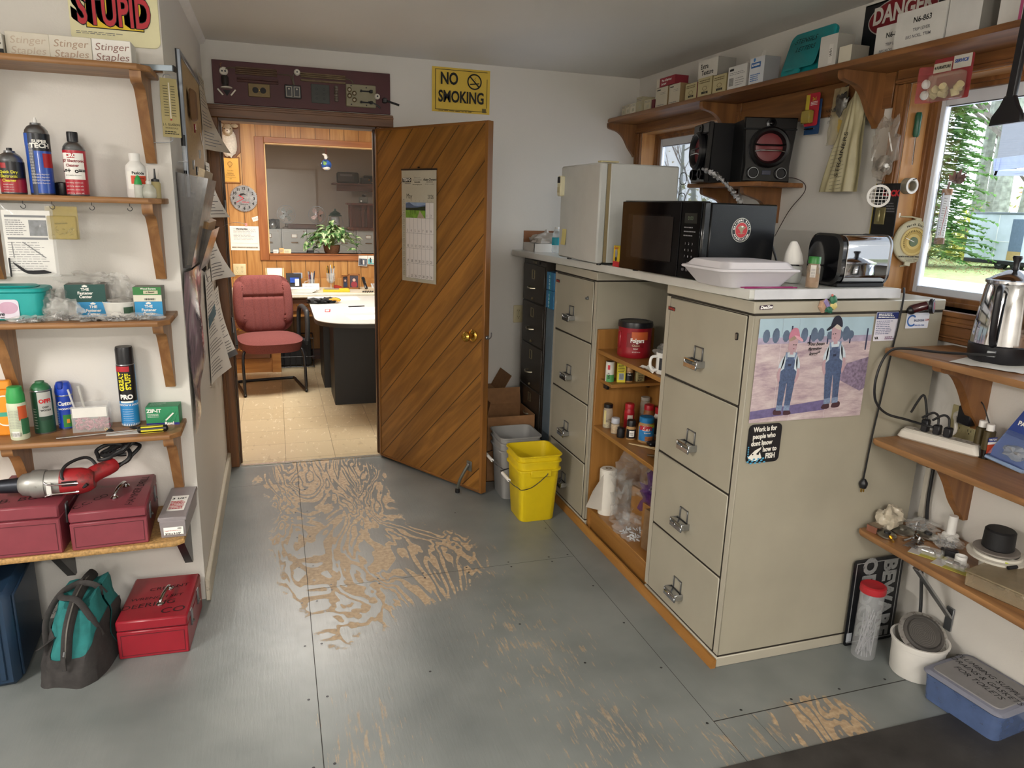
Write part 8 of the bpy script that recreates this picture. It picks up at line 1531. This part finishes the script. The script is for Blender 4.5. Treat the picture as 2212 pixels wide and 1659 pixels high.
build('mounting_tab',G().box(-.014,-.008,.078,.014,-.002,.092,DC,.001,RY(8)),t); build('mounting_tab',G().box(-.014,-.008,-.094,.014,-.002,-.08,DC,.001,RY(8)),t); g_=G().tube([(.0,-.005,.09),(-.02,.0,.094),(-.055,.024,.094)],.003,DC); build('hinge_wire',g_,t); g_=G().tube([(0,-.004,-.09),(-.03,.01,-.096)],.003,DC); build('hinge_wire',g_,t); build('wall_tab',G().box(-.06,.022,.09,-.052,.026,.108,WHT,.001),t)
t=thing('ice_scraper','black plastic brush or scraper hanging by its handle at the top right','scraper',(2.0,1.645,1.868)); build('blade',G().prism([(-.05,0),(.05,.004),(.048,.022),(.028,.05),(.014,.078),(-.014,.078),(-.026,.05),(-.046,.022)],.02,BLK,FX(.01,0,0),1,.004),t); build('handle',G().prism([(-.014,.07),(.014,.07),(.02,.34),(-.006,.34)],.018,BLK,FX(.01,0,0),1,.005),t)
# ---------------- three shelves below the near window ----------------
SHB=OAK('y')
def low_shelf(label,zt,xf,yl,bks,bh,m=None):
    t=thing('wall_shelf',label,'shelf',(0,0,0),0,'shelves under the near window'); build('board',G().prism([(XR,yl),(xf+.012,yl),(xf,yl-.02),(xf-.01,.7),(XR,.7)],.021,m or SHB,TR(0,0,zt-.021),1,.004),t)
    for y in bks: b=rbracket(t,y,zt-.021,.24,bh,.034,m=OAKD('z')); 
    return t
low_shelf('shelf holding the chrome percolator, just under the near window',1.168,1.968,1.928,(1.74,1.0),.245); low_shelf('middle low shelf with the white power strip',.842,1.977,1.928,(1.735,1.0),.25); t=low_shelf('lowest right shelf covered in plumbing parts',.496,1.976,1.928,(),.1)
build('metal_brace',G().box(-.004,-.014,0,.004,.014,.30,plain('#a5a6a8',.35,.9),.001,TR(2.28,1.745,.19) @ RY(-42)).box(2.276,1.73,.14,2.284,1.76,.23,STL,.001),t)
# percolator
PX,PY,PZ=2.165,1.66,1.169
t=thing('percolator','tall chrome coffee percolator with black base on the window shelf','coffee percolator',(PX,PY,PZ),25); build('base',G().lathe([(.078,0),(.083,.004),(.088,.012),(.09,.055),(.086,.06)],BLK,None,36),t)
build('pot_body',G().lathe([(.087,.058),(.086,.09),(.08,.16),(.071,.235),(.068,.245)],plain('#c2c2c4',.07,1,var=.1,sc_=25),None,40),t); build('rim',G().lathe([(.068,.243),(.074,.247),(.074,.255),(.068,.258)],CHR,None,36),t)
build('lid',G().lathe([(.068,.256),(.055,.266),(.022,.285),(.01,.287)],CHR,None,32),t); build('lid_knob',G().lathe([(.012,.285),(.008,.292),(.0085,.31),(.014,.324),(.012,.33)],BLK,None,18),t)
build('handle',G().tube(cr([(-.066,0,.225),(-.10,0,.238),(-.128,0,.235),(-.133,0,.2),(-.125,0,.12),(-.11,0,.075),(-.088,0,.06)],6),.0105,BLK,None,10,flat=.7),t); build('spout',G().prism([(.06,.245),(.085,.10),(.10,.13),(.145,.235),(.13,.24)],.03,CHR,TR(0,.015,0) @ RX(90),1,.005),t)
build('inlet',G().box(-.10,-.012,.025,-.084,.012,.045,STL,.002),t); g=G(); g.rect(-.01,.10,.012,.17,plain('#d9dde2',.4),TR(0,0,0) @ FY(-.03,-.079,0) @ RX(-4),0); build('label',g,t)
one('paper_towel_sheet',G().grid(lambda u,v: (u*.26-.13,v*.2-.1,.002+.003*noise.noise(Vector((u*5,v*5,3)))),10,10,PAPR),'white paper towel spread under the percolator','paper towel',(2.14,1.63,PZ),20)
one('appliance_lead',G().tube(cr([(2.075,1.60,1.205),(2.045,1.66,1.196),(2.02,1.75,1.185),(1.99,1.84,1.18),(1.955,1.875,1.17),(1.925,1.88,1.13),(1.91,1.88,1.06),(1.93,1.885,.99),(1.98,1.88,.945),(2.05,1.86,.925),(2.12,1.845,.905),(2.15,1.82,.90)],8),.0042,CORD),'black percolator cord looping over the shelf down to the power strip','appliance lead',(0,0,0))
g=G(); g.tube(cr([(2.03,1.938,1.372),(2.032,1.935,1.34),(2.028,1.935,1.25),(2.018,1.936,1.15),(2.005,1.936,1.0),(1.99,1.936,.85),(1.982,1.936,.72),(1.98,1.936,.68)],8),.0055,CORD,flat=.6); t=thing('power_lead','black appliance lead hanging down the side of the beige cabinet','appliance lead',(0,0,0)); build('lead',g,t); build('plug',G().lathe([(.006,.0),(.014,-.012),(.015,-.02),(.011,-.034)][::-1],BLK,TR(1.98,1.932,.685),14).box(1.974,1.93,.635,1.976,1.936,.652,BRS).box(1.984,1.93,.635,1.986,1.936,.652,BRS),t)
# power strip, outlet, charger
ZW=.8425
t=thing('power_strip','white power strip with three black plugs on the middle shelf','power strip',(2.15,1.80,ZW),18); PSW=plain('#cfcac0',.4,var=.03); build('housing',G().prism(rr(.066,.27,.016),.034,PSW,None,.93,.006).prism(rr(.042,.24,.014),.003,plain('#bdb8ae',.4),TR(0,0,.034)),t)
for k in range(6): build('socket',G().ring(.006,.012,plain('#8f8a80',.5),TR(0,-.09+k*.034,.0375),14),t)
for k,(y,h_) in enumerate(((.055,.045),(.015,.035),(-.02,.035))): build('plug',G().box(-.012,y-.012,.036,.012,y+.012,.036+h_,BLK,.004).tube(cr([(0,y,.036+h_),(0,y+.005,.066+h_),(-.01,y+.02,.075+h_*(2 if k == 0 else 1)),(-.012,y+.05,.05+h_)]),.004,CORD),t)
t=thing('wall_outlet','wide ivory outlet plate behind the power strip','outlet',(XR,1.825,.902)); g=G(); outlet_geo(g,FX(0,0,0),2,.122,.118,'#bdb388'); build('plate',g,t)
t=thing('power_plug','white right-angle plug and thick white cord in the ivory outlet','plug',(XR-.006,1.85,.925)); build('plug_body',G().prism(rr(.034,.04,.014),.018,PSW,FX(0,0,0),.8,.003),t); build('cord',G().tube(cr([(-.018,0,0),(-.03,-.015,-.02),(-.035,-.02,-.05),(-.05,.0,-.066),(-.09,.03,-.06),(-.13,.03,-.055)]),.0065,PSW),t)
t=thing('charger','black cube charger plugged into the right half of the ivory outlet','charger',(XR-.006,1.795,.945)); build('brick',G().box(-.05,-.027,-.032,0,.027,.032,BLK,.005),t); build('lead',G().tube(cr([(-.025,0,.032),(-.025,.002,.05),(-.025,-.02,.062),(-.03,-.05,.05),(-.02,-.07,-.0),(-.02,-.11,-.06)]),.0022,CORD,n=6),t)
for (x,y,l) in ((2.205,1.70,'rear dark oil bottle with white cap'),(2.19,1.66,'front labelled dark oil bottle with white cap on the middle shelf')):
    t=thing('oil_bottle',l,'bottle',(x,y,ZW),0,'twin oil bottles'); build('bottle_body',G().prism(rr(.04,.028,.012),.095,plain('#4a4028',.2),None,.95,.003).prism(rr(.041,.029,.012),.03,plain('#14100c',.2),TR(0,0,.001),1),t); build('cap',G().cyl(.012,.022,WHT,TR(0,0,.094),18,b=.001),t)
    if x < 2.2: build('front_label',G().rect(-.019,.06,.019,.075,plain('#2d3f8a',.5),FY(0,-.0148,0)).rect(-.019,.022,.019,.052,plain('#c94a22',.5),FY(0,-.0148,0)).rect(-.019,.052,.019,.06,INKW,FY(0,-.0148,0)).text('TEKTON',.01,INKW,FY(0,-.015,.0675),bold=.04,sx=.85),t)
t=thing('blister_pack','blue BIG PATTERN sprayer blister pack leaning at the right edge','package',(2.19,1.585,ZW),0); K=FX(0,0,0) @ RZ(-4) @ RX(-14); g=G(); g.prism([(-.075,0),(.09,0),(.06,.19),(-.02,.19)],.002,plain('#27408a',.45),K); g.text('BIG',.026,INKW,K @ TR(.012,.165,.003),bold=.04); g.text('PATTERN',.02,INKW,K @ TR(.022,.14,.003),bold=.04); build('card',g,t); build('tray',G().prism([(-.07,.005),(.08,.005),(.055,.11),(-.04,.11)],.03,clear('#9db4d6',.25),K,.8,.003).box(-.06,.0,.0,.07,.012,.03,clear('#a9c4e6',.6),.003,K),t); build('nozzle_part',G().blob((0,0,0),(.04,.022,.016),GREY,.4,3,3,16,None,K @ TR(.02,.05,.016)),t)
one('floor_cord',G().tube(cr([(2.262,1.90,.82),(2.262,1.90,.6),(2.262,1.89,.51),(2.262,1.885,.45),(2.25,1.865,.33),(2.235,1.83,.2),(2.22,1.81,.10)]),.006,CORD),'black lead running down the corner behind the lowest right shelf','appliance lead',(0,0,0)); one('wall_conduit',G().box(2.262,1.915,.51,2.28,1.935,.82,plain('#b9b3a6',.5),.002),'pale vertical wire cover in the corner between the two lower shelves','wire cover',(0,0,0))
# clutter on the lowest shelf
ZX=.4965; FLG=plain('#c9c5ba',.45); NK=plain('#98958c',.3,.9,var=.2)
t=thing('toilet_flange','white closet flange with slotted ring on the lowest right shelf','pipe fitting',(2.175,1.545,ZX)); build('flange_ring',G().lathe([(.045,0),(.047,.05),(.085,.052),(.087,.06),(.07,.061),(.068,.068),(.06,.068),(.05,.06)],FLG,None,36),t); build('support_rib',G().box(-.066,-.002,.06,.066,.002,.067,FLG).box(-.002,-.066,.06,.002,.066,.067,FLG),t)
t=thing('rubber_coupling','grey disc and black rubber cap stacked on the white flange','pipe cap',(2.18,1.555,ZX+.069)); build('disc',G().cyl(.066,.006,plain('#77706a',.5),None,36,b=.001),t); build('cap',G().cyl(.046,.066,BLKM,TR(.004,0,.006),32,.044,b=.005),t)
t=thing('drain_tailpiece','white plastic drain tailpiece standing against the wall bracket','pipe fitting',(2.235,1.765,ZX)); build('tube',G().cyl(.015,.09,WHT,None,20),t); build('flange_nut',G().lathe([(.028,0),(.03,.006),(.022,.01),(.027,.013),(.027,.02),(.02,.024)],WHT,None,6*4),t)
for x,y,r,l,rz in ((2.03,1.845,.033,'round sink strainer with a dark centre at the left of the lowest shelf',20),(2.115,1.86,.042,'larger drain disc with a raised hub behind it',0),(2.17,1.80,.036,'small flat metal drain cover right of the hubbed disc',40)):
    t=thing('drain_strainer',l,'drain part',(x,y,ZX),rz,'metal drain discs'); build('disc',G().lathe([(r*.9,0.001),(r,.004),(r,.009),(r*.8,.013)],NK,RX(6),30),t); build('hub',G().lathe([(r*.35,.013),(r*.33,.02),(r*.1,.021)],DKM if r < .04 else NK,RX(6),16),t)
bag('clear bag holding a pale round fitting at the left of the lowest right shelf',(2.09,1.895,ZX),(.05,.035,.045),71,hw=None,grp='clear bags on the lowest right shelf',m=plain('#b5ab98',.3,var=.2,sc_=40),amp=.3)
bag('flat clear bag of parts against the wall',(2.20,1.86,ZX),(.06,.05,.018),72,1,grp='clear bags on the lowest right shelf')
bag('clear bag of screws in front of the drain tailpiece',(2.18,1.73,ZX),(.05,.045,.018),73,1,grp='clear bags on the lowest right shelf')
for k,(x,y,rz,l_,lb) in enumerate(((2.01,1.80,60,.03,'short brass valve stem near the shelf edge'),(2.07,1.79,10,.05,'long bright bolt in front of the drain disc'),(2.09,1.765,35,.045,'second bright bolt lying beside the long one'),(2.12,1.78,75,.04,'chrome rod crossing the bolts'),(2.075,1.73,150,.04,'bolt lying at the near side of the bolts'))):
    one('bolt',G().tube([(-l_/2,0,.006),(l_/2,0,.006)],.004,CHR if k else BRS).cyl(.008,.006,CHR if k else BRS,TR(l_/2,0,.008) @ RY(90),6),lb,'bolt',(x,y,ZX+.0025),rz)
one('wire_spring',G().tube([(-.04+.002*k,.02*math.sin(k*.8),.006+.004*abs(math.cos(k*.8))) for k in range(44)],.0014,STL,n=5),'bent wire clip tangle among the bolts','wire clip',(2.06,1.755,ZX),20)
for (x,y,l) in ((2.055,1.69,'yellow-carded blister of a chrome nut, left one'),(2.06,1.60,'yellow-carded blister of a chrome angle valve, right one')):
    t=thing('fitting_pack',l,'package',(x,y,ZX),-62 if y > 1.65 else -70,'carded plumbing fittings'); build('card',G().box(-.055,-.03,0,.055,.03,.0015,plain('#a39a3e',.5,var=.1),0).box(-.055,-.03,.0016,-.02,.03,.002,plain('#b9b4b0',.6)),t); build('fitting',G().lathe([(.009,0),(.012,.004),(.012,.016),(.009,.02)],CHR,TR(.0,0,.012) @ RY(90),6 if y < 1.65 else 16).tube([(-.02,0,.012),(.0,0,.012)],.007,CHR,n=12).lathe([(.008,0),(.008,.012)],CHR,TR(.025,0,.012) @ RY(90),6),t); build('blister',G().box(-.03,-.018,.002,.045,.018,.026,clear('#d9dad6',.22),.005),t)
one('hose_clamp_block',G().box(-.014,-.02,0,.014,.02,.028,BLK,.004).tube([(0,.02,.01),(.03,.03,.01)],.008,BLK),'small black plastic valve block beside the chrome nut','valve',(2.115,1.655,ZX),30); one('pvc_cup',G().lathe([(.018,0),(.018,.03),(.0155,.03),(.0155,.004)],WHT,None,20,caps=False).disc(.0155,WHT),'short white PVC cup in front of the flange','cup',(2.105,1.61,ZX)); one('copper_bracket',G().prism([(-.03,-.02),(.03,-.02),(.03,.02),(-.03,.02)],.002,plain('#8a5a48',.5,.3)).box(-.03,-.02,.002,-.028,.02,.025,plain('#8a5a48',.5,.3)).box(-.03,-.02,.023,.01,.02,.025,plain('#8a7a68',.5,.3)),'reddish folded bracket at the left tip of the lowest shelf','bracket',(2.03,1.89,ZX),10)
t=thing('parts_box','dusty clear lidded box of lamp parts at the right of the lowest shelf','box',(2.10,1.42,ZX),12); build('box_shell',G().box(-.09,-.1,0.001,.09,.1,.045,clear('#a8987c',.45,.3),.004),t); build('box_lid',G().box(-.093,-.103,.046,.093,.103,.052,clear('#94856a',.6,.4),.002),t); build('socket_part',G().cyl(.012,.03,BLKM,TR(-.04,.02,.02) @ RY(70),14).cyl(.017,.014,WHT,TR(-.01,.015,.02) @ RY(70),18),t); build('bulb',G().blob((-.03,-.06,.022),(.018,.024,.018),clear('#d9d4c4',.5),.05,2,1,16),t); build('screw_part',G().tube([(.03,.04,.058),(.06,.03,.06)],.006,BLK).tube([(.05,.06,.06),(.07,.05,.06)],.005,plain('#b9c23a',.5)),t)
# ---------------- floor items at the right ----------------
t=thing('tin_sign','black BEWARE OF sign standing on its end against the cabinet side','sign',(2.115,1.93,0.002)); g=G(); K=FY(0,0,0) @ RX(-1); g.prism(rr(.235,.355,.014),.003,plain('#101216',.35),K @ TR(0,.178,0)); SLV=plain('#9a9c9c',.4,.4,dirt=('#3a3c3e',60,.55))
for a in ((-.106,.012,-.102,.343),(.102,.012,.106,.343),(-.106,.339,.106,.343),(-.106,.012,.106,.016)): g.rect(*a,SLV,K,.004)
g.text('BEWARE',.085,SLV,K @ TR(.052,.328-.145,.0042) @ RZ(-90),bold=.05,sx=.98); g.text('OF DOG',.085,SLV,K @ TR(-.045,.328-.13,.0042) @ RZ(-90),bold=.05,sx=.98); g.rect(-.11,.018,-.085,.055,plain('#a9adb4',.5),K,.0046); build('sign_plate',g,t)
JX,JY=2.035,1.868
t=thing('storage_jar','clear cylindrical jar with a red lid, full of zip ties and rods','jar',(JX,JY,0.001)); r=.042; h_=.285; build('jar_wall',G().lathe([(r*.96,0),(r,.004),(r,h_-.03),(r*.95,h_-.02)],clear('#c6c8ca',.3,.06),None,30),t); build('lid',G().lathe([(r*1.06,h_-.022),(r*1.08,h_-.018),(r*1.06,h_+.002),(r*.9,h_+.006),(r*.6,h_+.003)],plain('#a8242c',.4),None,32).box(r,-.014,h_-.024,r*1.2,.014,h_-.004,plain('#a8242c',.4),.003),t)
g=G(); rd=random.Random(8)
for k in range(42): a,b_=rd.uniform(0,6.28),rd.uniform(0,6.28); q=r*.78; g.tube([(q*.8*math.cos(a),q*.8*math.sin(a),.006),(q*math.cos(b_)*.7+.008,q*math.sin(b_)*.7,rd.uniform(.06,.19))],.0013,plain('#a4a4a9',.3),n=4)
tag(build('zip_ties',g,t),None,None,None,'stuff')
BX,BY=2.145,1.735
t=thing('plastic_pail','short white plastic pail beside the red-lidded jar','bucket',(BX,BY,.001)); g=G(); r=.088; g.lathe([(r*.92,0),(r*.95,.004),(r*1.0,.11),(r*1.03,.112),(r*1.05,.128),(r*1.1,.13),(r*1.1,.136),(r*1.02,.136),(r*.97,.11),(r*.9,.006)],plain('#d3d0ca',.45,var=.03,dirt=('#5a5650',20,.72)),None,44,caps=False); g.disc(r*.9,WHT,None,30,.005); build('pail_body',g,t)
t=thing('reflector_disc','metal ring with a grey ridged disc resting in the white pail','disc',(BX+.02,BY+.01,.118)); K=TR(0,0,.02) @ RY(-14) @ RX(34) @ RZ(0); g=G(); g.lathe([(.058,0),(.084,.0),(.085,.006),(.062,.012)],plain('#b5b3ae',.35,.7,dirt=('#77716a',60,.5)),K,44); build('metal_ring',g,t)
g=G(); g.lathe([(.07,.010),(.069,.016),(.06,.018),(.056,.014),(.054,.02),(.001,.022)],plain('#4a4744',.6),K,40,caps=False); [g.ring(.006+k*.0062,.0068+k*.0062,plain('#77746f',.5),K @ TR(-.012,.0,.0),30,z=.0226) for k in range(7)]; build('rubber_disc',g,t)
t=thing('storage_bin','blue translucent lidded bin marked PLUMBING on the floor at the right','bin',(2.165,1.50,.001),6); BB=clear('#5b6f9a',.72,.2); g=G()
g.prism(rr(.205,.25,.025),.10,BB,TR(0,0,0),1.06,.004); build('bin_body',g,t); build('contents',G().box(-.085,-.105,.006,.085,.105,.07,plain('#3c4254',.7,var=.4,sc_=18),.01),t)
LDM=plain('#747684',.5,var=.06,dirt=('#5d5f68',12,.6)); build('lid',G().prism(rr(.235,.28,.03),.016,LDM,TR(0,0,.10),.96,.005).prism(rr(.19,.235,.02),.004,plain('#7d7b7c',.6,dirt=('#5f5d5c',9,.58)),TR(0,0,.1155),.98),t)
g=G(); [g.text(s_,.03,plain('#26262a',.8),TR(.045-.035*i,.0,.1203) @ RZ(-97),shear=.2,sx=1.0) for i,s_ in enumerate(('PLUMBING SUPPLIES','DRAINS & GASKETS','FOR TOILETS'))]; build('marker_writing',g,t); build('latch',G().box(-.02,.115,.098,.03,.142,.108,LDM,.003),t)
def matrub():
    m,t,b=nmat('rubber_mat'); v=coords(t,(26,26,1),(0,0,R(45))); w_=N(t,'ShaderNodeTexVoronoi',Scale=2.2); t.links.new(v,w_.inputs['Vector']); f=mathn(t,'LESS_THAN',w_.outputs['Distance'],.3); n_=N(t,'ShaderNodeTexNoise',Scale=8.0,Detail=5.0); t.links.new(coords(t),n_.inputs['Vector'])
    t.links.new(ramp(t,n_.outputs['Fac'],[(.3,lin('#2b2928')),(.7,lin('#403e3c'))]),b.inputs['Base Color']); b.inputs['Roughness'].default_value=.5; bump(t,b,f,.7,.003); return m
RM=matrub(); g=G(); g.box(.6,-.2,.0008,2.27,1.515,.009,RM,.002)
one('rubber_mat',g,'black studded rubber floor mat at the bottom right','mat',(0,0,0))
